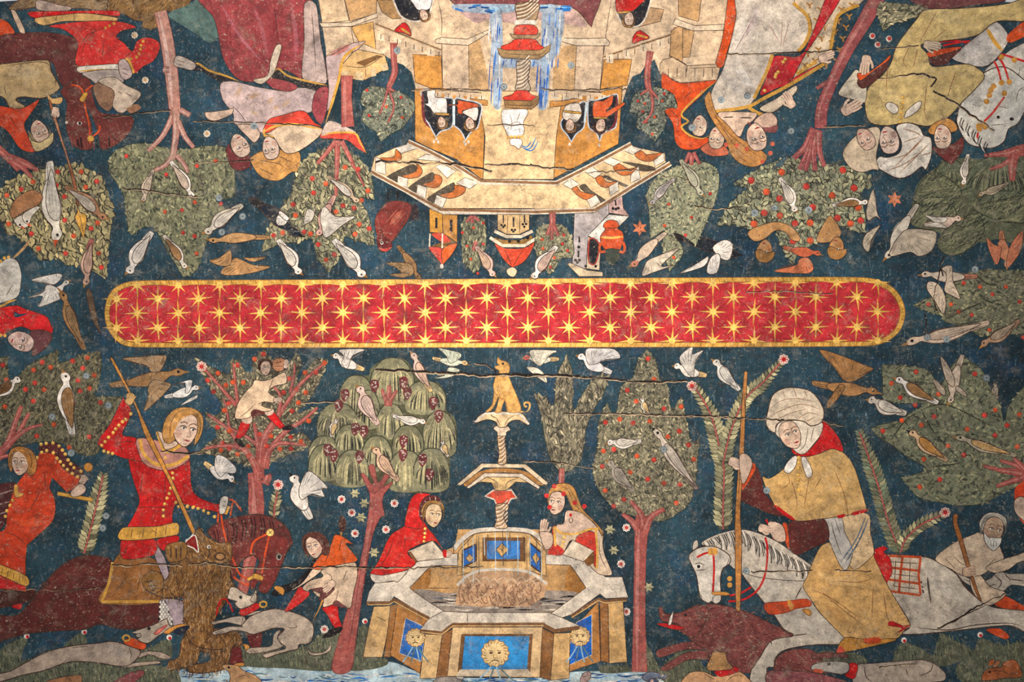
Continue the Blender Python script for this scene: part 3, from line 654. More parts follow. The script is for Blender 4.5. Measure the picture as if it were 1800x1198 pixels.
t = tree('broad green tree in pointed lobes with red fruit behind the old man')
foliage(t, 'F2 440,320! 620,330 760,360 850,460 930,330 1000,250! 1150,370 1200,480 1270,600 1300,730 1330,620 1438,480 1560,470 1560,1000 1470,1150 F4 1330,0 1230,60 1160,95 1000,112 800,80 690,50 630,-20 F2 570,1110! 650,1100 750,1050 640,980 500,880 420,830 360,770! 440,740 560,720 640,660 740,600 560,590 460,560 445,450', (98,102,80), 7.5, 11, ang=170, spread=50, cols=((96,102,80), (126,126,92), (56,62,52)), wts=(.55,.25,.2), line=.35)
Lns(t, 'vein', ['F2 710,620 800,790 930,930 1010,1000', 'F2 710,640 860,600 1010,650 1200,750', 'F2 500,860 600,720 700,650', 'F2 780,1040 950,1020 1010,1000'], 2.4, 'leafD')
limbs(t, [('F2 1560,1150 1440,1090 1250,1060', (22, 14, 5)), ('F2 1450,1080 1390,1030 1270,995', (10, 4)), ('F2 1470,1080 1400,1010 1365,975', (10, 5)), ('F2 1450,1110 1350,1140 1245,1175', (12, 5)), ('F2 1250,1055 1200,1045 1150,1030', (7, 3))])
fruits(t, 'F2 680,372 507,453 570,553 838,528 675,606 580,713 447,787 718,745 807,687 1040,775 1235,818 905,892 1015,955 735,985 847,1128 707,1180 1160,677 1237,640 1320,747 1407,673 1093,387 1390,898')
bird('white bird with an ochre back pecking in the pointed leaf lobe', 'F2 530,430', 'F2 835,595', fl=-1, wc='brnL', fat=.8)
bird('buff bird with a dark beak walking in the broad green tree', 'F2 625,800', 'F2 900,1000', fl=-1, wc=(176,124,64), col=(206,170,134), beak='blk', fat=.8)
bird('slender long tailed bird lying along the broad green tree', 'F2 955,840', 'F2 1385,965', fl=-1, col=(170,160,136), wc='och', fat=.5)
bird('pale bird diving with both wings raised above the broad tree', 'F2 900,590', 'F2 1005,250', fl=1, wings=['F2 940,480 890,430 850,270 890,300 950,420', 'F2 880,540 830,500 800,420 880,490', 'F2 970,470 1030,520 1030,550 960,500'], col=(190,172,154), fat=.7)
bird('faded small bird at the edge of the broad tree', 'F2 1225,455', 'F2 1250,560', fl=-1, col=(190,176,156), fat=1.4)
# ================================================================== riders, beasts and hounds on the lower side
t = Thing('painted_horse', 'dark maroon horse with bridle ridden by the blond man', 'painted horse')
S(t, 'foreleg', 'G5 655,250 790,260 790,430 720,440 690,400 670,330', (98,36,38), ol='ink'); S(t, 'foreleg', 'G5 520,400 600,400 640,580 620,600 530,590', (98,36,38), ol='ink')
S(t, 'hoof', 'G5 640,405 690,420 690,450 660,460', 'ochre', ol='ink'); S(t, 'hoof', 'G5 560,580 640,570 640,600 570,600', 'ochre', ol='ink')
S(t, 'tail', 'D3 0,760 60,735 250,750 190,830 50,862 -60,870 -60,740', (74,38,34), ol='ink', lines=['D3 0,800 60,760 200,770', 'D3 0,840 100,810 190,810'])
S(t, 'body', 'D3 -60,930 120,920 250,780 400,600 560,508 700,508 790,550 800,830 1115,835 1115,985 960,1020 830,1015 700,985 600,1020 400,1032 200,1050 60,1085 -60,1110', 'mar', ol='ink', ow=2, lines=['D3 250,780 200,880 120,920', 'D3 600,970 700,930 780,940', 'D3 200,1020 500,1000 620,960', 'D3 470,850 540,870 520,900'], hi=[('D3 300,760 500,640 700,600', 16, (104,50,46)), ('D3 200,960 480,900 760,880', 14, (102,46,42))])
S(t, 'neck', 'D4 140,290 250,215 450,175 560,185 650,225 720,310 705,420 560,430 445,462 380,500 350,560 335,640 300,600 285,420 180,345', (108,50,48), ol='ink', ow=2)
g = Geo()
for i in range(26):
    f = i / 25; x = 160 + 540 * f; y = 300 - 125 * math.sin(min(1, f * 1.25) * math.pi / 2) + (110 * max(0, f - .62) ** 1.2 / .3)
    P = pts('D4 %g,%g %g,%g %g,%g' % (x, y, x + 14, y + 60, x - 6 + 20 * f, y + 150))[0]; g.line(P, 1.5, ('blk', 'marL')[i % 3 == 0], .2)
finish('mane', g, t)
S(t, 'horse_head', 'D4 555,305 600,285 680,265! 700,300 735,370 700,430 655,540 610,650 570,710 545,728 500,710 500,670 520,655 490,650 470,690 445,695 440,640 480,565 505,500 455,445 500,360', (112,46,44), ol='ink', ow=1.8, lines=['D4 590,410 640,455', 'D4 545,680 575,650', 'D4 455,450 500,500 480,570'])
S(t, 'forelock', 'D4 600,290 680,270 710,300 740,370 715,390 690,340 640,330', (92,44,44), lines=['D4 620,300 690,330 725,370', 'D4 650,290 700,320 730,350'])
g = Geo(); x, y = pt('D4 640,472'); g.disc(x, y, 5, (150,140,130), 6); g.disc(x + .5, y, 3, 'blk', 4, h=.3); finish('eye', g, t)
Lns(t, 'bridle', ['D4 210,100 215,160 210,230', 'D4 232,150 250,280 290,420 330,520 370,600 430,625', 'D4 580,290 550,420 520,590', 'D4 560,310 470,360 445,420 445,455', 'D4 320,610 380,655 430,665'], 3.4, 'ver', taper=0)
S(t, 'bit', 'D4 415,625 450,605 470,590 525,610 520,635 460,625 430,640', 'gold', ol='goldD', mat=M_GOLD)
S(t, 'rosette', 'D4 552,300 565,280 585,275 605,295 600,320 578,328 556,318', 'goldL', ol='goldD', mat=M_GOLD, lines=['D4 565,285 595,318', 'D4 597,285 560,318'])

t = person('young man with wavy brown hair in an orange tunic beside the fruit tree')
S(t, 'cloak', 'D3 -60,50 100,-10 105,50 60,200 20,300 -60,360', (80,38,42), ol='ink', hi=[('D3 -60,90 100,40', 1.6, 'gryL'), ('D3 -60,160 80,120', 1.6, 'gryL'), ('D3 -60,230 60,190', 1.6, 'gryL'), ('D3 -60,310 20,260', 1.6, 'gryL')])
S(t, 'tunic', 'D1 250,990 290,925 360,920 430,990 500,1080 570,1120! 545,1180! D3 470,60! D1 365,1115! 350,1190 D3 375,80 390,160 370,260 280,350 190,430! 180,560 185,760! -60,690 -60,350 30,320 60,150 120,0', (190,62,36), ol='ink', lines=['D3 300,20 240,130 190,210', 'D3 40,335 120,370 185,430', 'D1 310,1080 320,1180'], hi=[('D3 100,250 200,280 300,240', 10, (214,84,44)), ('D3 120,480 140,620', 12, (192,52,34))])
S(t, 'shoulder_trim', 'D1 270,905 320,878 385,868 440,905 480,985 585,1065 550,1115 440,1045 385,955 300,935', (86,40,40), ol='ink')
dots(t, 'gold_bead', 'D1 288,880 325,874 372,872 415,892 438,922 458,950 478,990 497,1018 520,1045 568,1070 293,937 328,925 375,940 400,978 423,1003 446,1030 473,1058 507,1086 545,1108 260,975 245,1003', 3.2, 'gold', 'goldL', mat=M_GOLD)
dots(t, 'button', 'D3 88,115 70,150 48,188 38,228 118,75', 3, 'gold', 'goldL', mat=M_GOLD)
S(t, 'collar', 'D3 100,10 125,10 130,60 160,65 155,85 105,90', 'gold', ol='goldD', mat=M_GOLD)
S(t, 'belt', 'D3 -60,560 0,565 190,650 185,718 0,640 -60,620', 'gold', ol='ink', mat=M_GOLD, lines=['D3 20,585 10,640', 'D3 60,600 50,655', 'D3 100,620 90,672', 'D3 140,635 135,690'])
S(t, 'skirt', 'D3 -60,640 0,660 165,720 165,745 60,735 -60,740', 'red'); S(t, 'slipper', 'D3 80,860 150,840 140,880', 'red')
head(t, 'D1 145,1010', 22, 0, -1, 'hair')
S(t, 'sword_hilt', 'D3 405,55 650,100 645,125 400,78', 'gold', ol='goldD', sm=False, mat=M_GOLD); S(t, 'ring', 'D1 590,1040 605,1015 635,1015 650,1040 635,1068 605,1068', 'ochre', ol='goldD'); hand(t, 'D1 590,1130', 14, -50, 1, fist=True)
S(t, 'forearm', 'D3 500,50 560,0 600,20 595,60 540,90 500,85', 'fl', ol='ink')

t = person('blond rider in a red tunic thrusting a long spear at the bear')
S(t, 'saddle_cloth', 'D3 800,540 880,455 900,520 1050,515 1115,570 1130,680 1120,830 710,838 755,690', (148,96,52), ol='ink', lines=['D3 900,640 840,720', 'D3 1000,600 960,760'])
Lns(t, 'gold_braid', ['D3 715,828 1118,825', 'D3 790,550 765,690 712,830'], 5, 'gold', mat=M_GOLD, taper=0)
S(t, 'leg', 'D3 1080,390! 1130,470 1165,540 1190,640 1225,710 1185,735 1140,640 1085,500', 'liln', ol='ink'); S(t, 'leg', 'D3 1130,812 1285,828 1305,978 1210,990 1160,880', 'liln', ol='ink')
g = Geo(); q = pts('D3 1120,820 1162,818 1218,985 1180,1005 1112,962')[0]; g.polyraw(spline(q, [0]*5, True, False), 'blk')
for i in range(5):
    for j in range(11):
        x, y = pt('D3 %g,%g' % (1126 + i * 22 + (j % 2) * 11, 830 + j * 17))
        if inside(np.array([[x, y]]), q)[0]: g._add([(x - 2.6, y), (x, y - 3.2), (x + 2.6, y), (x, y + 3.2)], [(0, 1, 2, 3)], tone('white'), .4)
finish('chequered_stirrup', g, t)
S(t, 'skirt', 'D3 845,420 860,392 1085,390 1095,480 1040,512 865,525', 'red', ol='ink', lines=['D3 900,400 870,510']); S(t, 'skirt', 'D3 1100,395 1240,360 1255,400 1150,470', 'red', ol='ink')
S(t, 'tunic', 'P 226,795 252,806 290,815 330,803 336,850 345,870 375,884 398,886! 402,893 396,904 375,898 350,893 312,885 303,905 301,928 262,932 224,932 235,905 245,880 236,850 228,820', 'red', ol='ink', lines=['P 290,826 290,860 285,925', 'P 240,890 300,892', 'P 250,835 246,870'], hi=[('P 255,830 255,880', 12, (214,58,48)), ('P 320,830 325,870', 10, (180,30,32))])
S(t, 'sleeve', 'D1 865,550! 920,640 900,720 860,815 960,840 1000,960 1010,1000 900,985 820,960 700,895 690,850 770,740', 'red', ol='ink', lines=['D1 800,880 900,860 960,880', 'D1 840,870 860,940'])
dots(t, 'gold_button', 'D1 918,667 882,705 860,722 835,747 812,773 795,798 763,832 738,862 715,888 730,928 760,938 790,945', 3.2, 'gold', 'goldL', mat=M_GOLD)
S(t, 'shoulder_cape', 'D1 960,845 1090,850 1230,900 1300,900 1335,975 1250,1040 1160,1065 1060,1045 1010,1010 980,960', (190,130,118), ol='ink')
Lns(t, 'gold_edging', ['D1 985,845 1000,930 1060,1000 1140,1030 1230,1020 1325,962', 'D1 1105,790 1130,870 1170,935 1280,880', 'P 396,903 402,889'], 6, 'gold', mat=M_GOLD, taper=0)
dots(t, 'gold_button', 'D1 1160,975 1150,1050 1212,1082 1215,1118 1205,1150 1198,1190 D3 1198,30 1188,68 1173,100 1157,140 1147,183 1147,225 1235,130 1255,160 1315,160 1355,165 1390,172 D4 0,115 40,122 75,132 112,148 145,165 188,190', 3, 'gold', 'goldL', mat=M_GOLD)
S(t, 'belt', 'D3 850,318 900,303 1100,298 1240,272 1258,330 1240,358 1000,392 835,388', 'gold', ol='ink', mat=M_GOLD, lines=['D3 930,310 920,385', 'D3 1010,305 1000,388', 'D3 1100,300 1090,375', 'D3 1170,292 1160,365', 'D3 1060,320 1110,350'])
S(t, 'neck', 'D1 1110,790 1200,840 1250,880 1170,920 1140,880', 'fl', ol='ink')
head(t, 'D1 1300,775', 30, 12, 1, 'hairB')
S(t, 'cuff', 'D4 232,60 285,55 262,160 222,165', 'gryL', ol='ink', lines=['D4 245,80 275,90', 'D4 240,110 270,120']); Lns(t, 'fringe', ['D4 285,65 330,85 380,155', 'D4 320,80 305,140 300,190', 'D4 340,100 375,140'], 3.5, 'ver')
S(t, 'spear_shaft', 'D1 772,275 790,275 900,480 1060,820 1240,1198 D3 1370,330 1350,350 D1 1190,1150 1020,820 960,640 880,480', 'ochre', ol='ink', lines=['D1 860,420 900,450', 'D1 1000,740 1040,730'])
S(t, 'spear_head', 'D3 1305,400 1330,385 1370,345 1380,400 1398,485 1350,455', 'red', ol='white', ow=2.4)
hand(t, 'D1 920,560', 17, -60, 1, 'och', fist=True)

def fur(t, P, c, name, sp=5, l=10, ang=100, dk='brnD', lt=(170,130,84), ol='ink'):
    a, fl = pts(P); B = spline(a, fl, True, True); g = Geo(); g.polyraw(B, c)
    for x, y in scatter(B, sp):
        th = math.radians(ang + RNG.normal(0, 22)); ll = l * RNG.uniform(.6, 1.3)
        g.line(np.array([(x, y), (x + math.cos(th) * ll, y + math.sin(th) * ll)]), RNG.uniform(.8, 1.6), (dk, lt, c)[RNG.integers(3)], RNG.uniform(.1, .7), sm=False)
    if ol: g.line(B, 1.5, ol, .8, closed=True, sm=False)
    return finish(name, g, t)
t = Thing('painted_bear', 'shaggy brown bear reared up and pierced by the spear', 'painted bear')
fur(t, 'G5 170,260 250,290 260,450 210,590 80,620 -10,635 -20,560 70,520 95,380', (118,82,48), 'leg'); fur(t, 'G5 235,300 400,270 590,300 625,410 545,430 515,560 470,625 350,655 170,655 160,600 300,570 350,540 330,490 270,470 240,400', (118,82,48), 'leg')
fur(t, 'P 300,985 310,965 335,968 360,960 402,985 405,1015 413,1032 402,1050 390,1068 378,1088 374,1105 388,1118 395,1140 345,1135 326,1110 322,1075 322,1050 290,1050 262,1040 252,1028 258,1018 282,1022 296,1012', (124,86,48), 'body')
fur(t, 'D4 -30,430 -15,395 45,310 82,258! 105,300 150,340 230,375 300,370 310,440 300,500 230,520 120,520 20,510', (120,84,48), 'bear_head', 5, 7, 60)
S(t, 'mouth', 'D4 -20,380 40,320 60,340 75,440 40,410', 'dred', ol='white', ow=2)
S(t, 'paw', 'D3 1170,430 1300,410 1300,520 1200,550 1170,520', (140,98,52), ol='ink', lines=['D3 1200,440 1200,530', 'D3 1235,440 1240,530', 'D3 1270,430 1270,530'], lw=2.4); S(t, 'paw', 'D3 1000,660 1070,610 1140,640 1140,730 1080,770 1010,720', (140,98,52), ol='ink', lines=['D3 1010,690 1080,680', 'D3 1030,720 1100,710', 'D3 1060,750 1120,730'], lw=2.4)
g = Geo(); g.disc(*pt('D4 148,402'), 3.2, 'white'); g.disc(*pt('D4 150,402'), 1.8, 'blk', h=.3); g.line('D4 150,410 150,450 140,480', 1.5, 'blk', .4); g.disc(*pt('D4 225,470'), 11, 'brnD', 8); g.disc(*pt('D4 228,470'), 7, 'brnL', 5, h=.3); finish('eye_and_ear', g, t)

def hound_head(t, P, col, eye, ear, collar, cc, ring=None):
    S(t, 'collar', collar, cc, ol='ink'); S(t, 'hound_head', P, col, ol='ink', ow=1.6)
    g = Geo(); g.disc(*pt(eye), 3, 'blk'); finish('eye', g, t)
    if ear: S(t, 'ear', ear, tone(col, .9), ol='ink')
    if ring: 
        g = Geo(); x, y = pt(ring); a = np.linspace(0, 2 * math.pi, 14); g.line(np.stack([x + 6 * np.cos(a), y + 5 * np.sin(a)], 1), 3.2, 'gold'); finish('collar_ring', g, t, mat=M_GOLD)
HG = (176,158,142)
t = Thing('painted_hound', 'grey hound in a red collar leaping onto the bear', 'painted dog', 'painted hounds')
S(t, 'hind_leg', 'G5 960,280 905,330 895,405 860,430 700,440 662,470 690,490 760,488 900,460 990,425 980,370', tone(HG, .93), ol='ink', lines=['G5 690,460 720,480', 'G5 710,450 750,480']); S(t, 'tail', 'G5 1200,440 1240,485 1330,480 1385,445 1400,415 1412,430 1395,470 1330,500 1230,500', HG, ol='ink')
S(t, 'foreleg', 'G5 650,170 560,165 450,195 360,215 385,238 480,215 640,240', HG, ol='ink', lines=['G5 370,225 430,205', 'G5 385,235 440,215'])
S(t, 'body', 'G5 620,250 680,180 760,135 900,98 1050,120 1180,170 1250,235 1255,320 1215,400 1130,410 1115,450 1030,470 900,510 840,530 808,505 850,485 1000,450 1010,430 960,390 942,340 1000,275 900,268 800,300 720,322 640,295 540,290 480,312 380,326 368,300 450,270 520,252 640,255', HG, ol='ink', ow=1.7, lines=['G5 1000,270 940,340 990,440', 'G5 1000,250 1060,265 1115,255 1090,240', 'G5 640,160 620,240', 'G5 380,315 450,285', 'G5 395,322 470,295', 'G5 1210,400 1240,330'], hi=[('G5 700,200 850,170 1000,200', 18, (190,174,158))])
hound_head(t, 'D4 285,735! 300,685 345,690 390,725 445,745 470,715 482,695! 488,770 465,800 375,838 330,800 345,785 280,765', (200,182,162), 'D4 372,755', 'D4 440,775 475,725 485,760 465,790', 'D4 365,845 485,795 505,830 390,888', 'red', 'D4 530,805')
Lns(t, 'blood', ['D4 210,810 240,770 280,770', 'D4 200,890 210,830 240,790', 'D4 290,790 310,840 318,860', 'D4 270,770 290,800'], 3, 'red')
t = Thing('painted_hound', 'pale hound in an orange collar stretched out below the maroon horse', 'painted dog', 'painted hounds')
S(t, 'foreleg', 'G3 1200,500 1300,470 1420,480 1500,520 1480,540 1400,530 1320,500 1210,530', (166,146,132), ol='ink'); S(t, 'foreleg', 'G3 1060,600 1200,570 1390,555 1410,575 1300,590 1100,615', (166,146,132), ol='ink')
S(t, 'body', 'G3 -40,680 100,640 260,550 430,470 620,425 850,400 1000,385 1150,430 1235,470 1190,550 1110,600 1000,595 850,570 640,560 520,590 380,640 200,680 -40,745', (162,144,130), ol='ink', ow=1.7, lines=['G3 620,440 780,425', 'G3 280,520 330,495 400,490', 'G3 520,590 600,540', 'G3 1130,430 1155,500 1140,550'], hi=[('G3 1000,470 1060,480 1080,520', 20, (178,164,154))])
hound_head(t, 'G3 1155,305! 1250,270 1340,240 1470,178! 1482,235 1510,262 1400,330 1300,400 1210,370 1230,335', (176,160,144), 'G3 1310,270', 'G3 1190,330 1230,310 1240,340 1215,350', 'G3 1085,395 1155,350 1285,410 1245,458', 'ver', 'G3 1110,355')
S(t, 'tongue', 'G3 1355,315 1390,280 1470,235 1440,275 1380,322', (206,110,100), ol='dred')
t = Thing('painted_hat', 'black hat with a gold rim lying under the bear', 'painted hat'); S(t, 'brim', 'G3 1440,300 1520,250 1600,230 1655,240 1560,265 1480,320', 'ochre', ol='ink'); S(t, 'crown', 'G3 1520,300 1580,262 1665,245 1640,290 1580,325', (30,38,56))
def critter(name, label, cat, P, col, lines=(), eye=None):
    t = Thing(name, label, cat); S(t, 'body', P, col, ol='ink', lines=lines)
    if eye: g = Geo(); g.disc(*pt(eye), 2.2, 'blk'); finish('eye', g, t)
    return t
critter('painted_duck', 'tan duck swimming in the stream beneath the bear', 'painted bird', 'G5 450,605 480,585 540,590 590,595 640,640 740,680 800,735 805,780 530,780 525,690 500,640', (178,136,98), ['G5 560,720 640,680 720,720', 'G5 640,650 700,690'], 'G5 510,612')
critter('painted_duck', 'small brown duck at the bottom of the ground under the hound', 'painted bird', 'G3 420,730 580,690 700,678 722,700 690,780 400,780', (150,104,72), ['G3 600,700 630,735'])
critter('painted_snake', 'dull rose creature emerging from the grass by the stream', 'painted animal', 'G3 990,745 1100,680 1180,645 1262,640 1262,680 1180,745 1150,800 980,800', (122,62,66), (), 'G3 1190,655')
t = Thing('painted_swan', 'white swan lifting its neck in front of the blue panel', 'painted bird', BG)
S(t, 'body', 'G1 800,740 880,690 1000,695 1030,690 1060,720 1040,760 800,760', (150,140,136), ol='ink'); S(t, 'neck', 'G1 1010,700 1050,660 1120,610 1160,580 1130,565 1110,570! 1120,545 1170,545 1192,580 1170,620 1080,690 1060,720', 'white', ol='ink'); S(t, 'beak', 'G1 1070,555 1120,548 1160,560 1130,578', (206,130,70), ol='ink')
t = Thing('painted_duck', 'blue grey duck beside the red trunk in the stream', 'painted bird', BG); S(t, 'body', 'G2 1240,700 1300,650 1380,660 1440,670 1465,690 1440,715 1360,705 1300,740', (96,104,124), ol='ink'); dots(t, 'eye', 'G2 1418,680', 2.6, 'white', 'blk')
t = Thing('painted_duck', 'dark duck with a white ringed eye at the stream edge', 'painted bird', BG); S(t, 'body', 'G2 1290,745 1330,708 1370,715 1385,745', (70,80,104), ol='ink'); dots(t, 'eye', 'G2 1330,730', 2.6, 'white', 'red')
critter('painted_fish', 'rose grey fish in the stream below the basin corner', 'painted fish', 'G2 700,740 720,670 780,650 795,680 760,740', (150,126,124), ['G2 720,700 770,680'])

t = person('boy in an orange cape blowing a black horn beside the basin')
S(t, 'stocking', 'D4 790,680 858,728 790,800 715,850 680,852 735,760', (198,44,44), ol='ink'); S(t, 'stocking', 'D4 945,830 1045,810 1062,900 1085,965 1030,968 980,880', 'red', ol='ink'); S(t, 'shoe', 'D4 940,1040 1000,985 1075,960 1085,985 1020,1030', 'blk')
Lns(t, 'staff', ['D4 1085,190 1080,300 1000,620 930,820 880,915'], 3.2, 'ochre'); S(t, 'staff_head', 'D4 1060,230 1085,180 1112,230 1100,290 1070,290', (76,44,38))
S(t, 'tunic', 'D4 935,570 1060,520 1170,508 1192,600 1165,720 1140,832 1080,800 1040,800 950,825 955,770 905,745 865,700 840,715 805,690 860,640 950,610', (214,186,160), ol='ink', lines=['D4 960,580 1010,610 1000,680', 'D4 1120,560 1090,640', 'D4 1060,700 1040,780'])
S(t, 'lining', 'D4 865,700 1030,685 980,750 920,780 930,730', (104,58,58), ol='ink'); S(t, 'lining', 'D4 1020,810 1045,775 1115,830', (104,58,58))
S(t, 'arm', 'D4 890,548 940,565 850,640 740,705 690,705 680,685 730,680 830,610', (222,192,166), ol='ink'); hand(t, 'D4 1000,670', 15, 140, 1)
S(t, 'horn', 'D4 880,448 905,460 895,520 800,660 650,740 600,745 590,720 640,680 760,640 860,530', 'blk'); S(t, 'horn_mouth', 'D4 605,690 635,675 678,700 672,740 655,735', 'ochre', ol='ink')
S(t, 'cape', 'D4 1030,320 1090,330 1165,385! 1110,382 1192,492 1100,520 1000,540 930,560 875,548 930,465 1000,400', (208,86,34), ol='ink', lines=['D4 1080,350 1060,440', 'D4 1000,430 960,520'])
head(t, 'D4 890,400', 20, -15, -1, 'hairD')
# ================================================================== the stone basin with its tiers, and the two ladies
t = Thing('painted_basin', 'many sided stone basin with blue panels and lion masks between two ladies', 'painted fountain')
S(t, 'back_wall', 'P 700,1000 800,960 805,930 960,930 965,965 1050,1000 1000,1080 740,1080', (196,150,98), lines=['E3 500,830 800,830', 'E3 480,850 760,880'], sm=False)
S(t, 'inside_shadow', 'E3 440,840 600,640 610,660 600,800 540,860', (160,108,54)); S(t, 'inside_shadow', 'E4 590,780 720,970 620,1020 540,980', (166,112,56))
g = Geo(); g.poly('E3 470,860 560,840 740,870 E4 20,1000 640,1010 480,1170 P 960,1075 790,1075', (150,136,126))
for i in range(40):
    x, y = RNG.uniform(750, 1010), RNG.uniform(1040, 1072); g.line(np.array([(x, y), (x + 18, y + RNG.normal(0, 1.5)), (x + 36, y)]), RNG.uniform(1.5, 4), ((40,48,62), 'stoneL', (86,98,116), 'blk')[RNG.integers(4)], RNG.uniform(.1, .8), taper=.4)
finish('pool_water', g, t)
S(t, 'drum', 'P 806,968 838,934 928,934 960,970 960,1012 928,1002 838,1002 803,1012', (210,168,112), ol='ink', lines=['P 838,936 838,1002', 'P 926,936 926,1002', 'P 812,966 812,1008', 'P 952,966 952,1008'], sm=False)
S(t, 'panel_frame', 'P 848,944 924,944 924,986 848,986', (110,74,44), sm=False); S(t, 'blue_panel', 'P 856,950 914,950 914,982 856,982', (60,122,192), sm=False); S(t, 'boss', 'P 882,954 894,966 882,978 872,966', 'och', ol='ink', sm=False, lines=['P 878,962 886,970', 'P 886,962 880,971'])
for k, q, b in (('E3 882,510 990,460 990,602 882,652', 'E3 905,580 935,540 970,575 940,612', 1), ('E4 245,590 340,672 335,842 248,775', 'E4 265,715 295,675 328,725 300,772', 1)):
    S(t, 'blue_panel', k, (44,100,176), ol='brnD', sm=False, ow=3); S(t, 'boss', b and q, 'och', ol='ink', sm=False)
S(t, 'carved_frieze', 'P 838,1004 928,1004 960,1020 957,1048 930,1066 850,1066 800,1062 806,1025', (196,154,118), sm=False)
g = Geo()
for i in range(9):
    x = 815 + i * 16; y = 1030 + 3 * (i % 2)
    g.line(np.array([(x - 6, y + 26), (x - 8, y + 8), (x, y - 8), (x + 8, y + 2), (x + 4, y + 12), (x - 2, y + 6)]), 2.2, (156,116,92), .1); g.line(np.array([(x - 2, y - 12), (x + 7, y - 16), (x + 13, y - 8)]), 1.8, (222,196,166), .3)
    g.disc(x + 1, y - 4, 4.2, (214,174,140), h=.25); g.line(np.array([(x - 3, y + 14), (x + 3, y + 28), (x + 9, y + 30)]), 1.6, (128,90,72), .4)
for i in range(70):
    x, y = RNG.uniform(808, 950), RNG.uniform(1010, 1064); a = RNG.uniform(0, 6); g.line(np.array([(x, y), (x + 5 * math.cos(a), y + 5), (x + 9 * math.cos(a + 1), y + 2 + 4 * math.sin(a))]), 1.1, ((150,112,88), (112,78,62), (220,190,158))[RNG.integers(3)], RNG.uniform(.1, .7))
finish('carving_strokes', g, t)
Lns(t, 'drum_rim', ['P 798,965 812,948 840,932 925,932 952,948 966,966'], 8, 'stoneL', taper=0); Lns(t, 'drum_rim_line', ['P 800,968 814,952 842,936 923,936 950,952 962,968'], 1.5, 'ink'); Lns(t, 'drum_base', ['P 803,1028 840,1003 922,1003 962,1026'], 5, 'stoneL', taper=0)
g = Geo()
for i in range(17):
    x = 800 + i * 10 + RNG.normal(0, 2); y0 = 932 + abs(x - 882) * .25; g.line(np.array([(x, y0), (x + 1, y0 + RNG.uniform(30, 80))]), 1.1, ('char', 'foam')[i % 2], .1 * (i % 5))
finish('water_threads', g, t)
# piers and faces of the outer wall
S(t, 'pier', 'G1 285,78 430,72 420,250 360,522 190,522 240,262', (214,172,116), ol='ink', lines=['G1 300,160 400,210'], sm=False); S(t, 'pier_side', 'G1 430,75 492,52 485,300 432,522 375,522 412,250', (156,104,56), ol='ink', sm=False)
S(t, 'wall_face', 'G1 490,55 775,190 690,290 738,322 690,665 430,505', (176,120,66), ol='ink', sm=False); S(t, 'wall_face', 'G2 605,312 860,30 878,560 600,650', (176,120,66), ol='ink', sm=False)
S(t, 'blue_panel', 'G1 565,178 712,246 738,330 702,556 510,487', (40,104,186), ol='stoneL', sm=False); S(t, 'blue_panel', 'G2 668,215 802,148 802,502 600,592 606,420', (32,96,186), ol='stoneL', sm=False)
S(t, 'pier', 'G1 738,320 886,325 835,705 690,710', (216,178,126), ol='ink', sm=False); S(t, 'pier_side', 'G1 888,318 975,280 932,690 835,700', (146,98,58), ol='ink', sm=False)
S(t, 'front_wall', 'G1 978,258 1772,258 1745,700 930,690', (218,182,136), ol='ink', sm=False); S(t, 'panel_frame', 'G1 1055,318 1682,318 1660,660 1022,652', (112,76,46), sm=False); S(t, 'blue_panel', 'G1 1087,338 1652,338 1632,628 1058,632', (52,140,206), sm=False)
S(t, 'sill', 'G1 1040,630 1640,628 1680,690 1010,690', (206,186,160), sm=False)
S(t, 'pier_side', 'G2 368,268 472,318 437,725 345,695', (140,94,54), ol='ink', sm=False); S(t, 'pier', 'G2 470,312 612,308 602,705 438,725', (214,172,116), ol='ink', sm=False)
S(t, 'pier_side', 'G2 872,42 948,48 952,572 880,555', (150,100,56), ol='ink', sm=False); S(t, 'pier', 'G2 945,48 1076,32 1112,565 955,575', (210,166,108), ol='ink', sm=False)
def mask(x, y, r, s):
    g = Geo(); a = np.linspace(0, 2 * math.pi, 26, endpoint=False); rr = r * (1 + .05 * np.cos(13 * a)); g.polyraw(np.stack([x + rr * np.cos(a), y + rr * .96 * np.sin(a)], 1), (226,194,142)); g.line(np.stack([x + rr * np.cos(a), y + rr * .96 * np.sin(a)], 1), 1.3, 'ochD', .3, closed=True)
    for i in range(22): b = i * .286; g.line(np.array([(x + r * .7 * math.cos(b), y + r * .7 * math.sin(b)), (x + r * .95 * math.cos(b + .15), y + r * .9 * math.sin(b + .15))]), 1.1, 'ochD', .4)
    for dx in (-.3, .3): g.disc(x + dx * r, y - .02 * r, r * .13, 'brnD', r * .08, h=.5); g.line(np.array([(x + dx * r - 4, y - .2 * r), (x + dx * r + 3, y - .15 * r)]), 1.3, 'brn', .5)
    g.line(np.array([(x - .1 * r, y + .1 * r), (x - .1 * r, y + .35 * r), (x + .12 * r, y + .35 * r)]), 1.1, 'ochD', .5); g.line(np.array([(x - .3 * r, y + .6 * r), (x, y + .5 * r), (x + .3 * r, y + .6 * r)]), 1.6, 'ink', .5)
    finish('lion_mask', g, t)
    g = Geo()
    for i in range(4): g.line(np.array([(x + (i - 1.5) * r * .2, y + r), (x + (i - 1.5) * r * .5, y + r + s * .5), (x + (i - 1.5) * r * .9, y + r + s)]), 2.4, ('sky', 'teal')[i % 2], .1 * i)
    finish('water_jet', g, t)
mask(*pt('G1 652,350'), 16.5, 26); mask(*pt('G1 1352,487'), 24, 24); mask(*pt('G2 697,338'), 17.5, 28)
S(t, 'rim', 'E3 65,955 90,860 140,785 310,768 480,615 600,570 835,535 838,640 610,640 430,830 600,950 740,1035 E3 700,1070 600,1090 300,900 268,952', 'stoneL', ol='ink', lines=['E3 140,785 310,768 370,700'], sm=False)
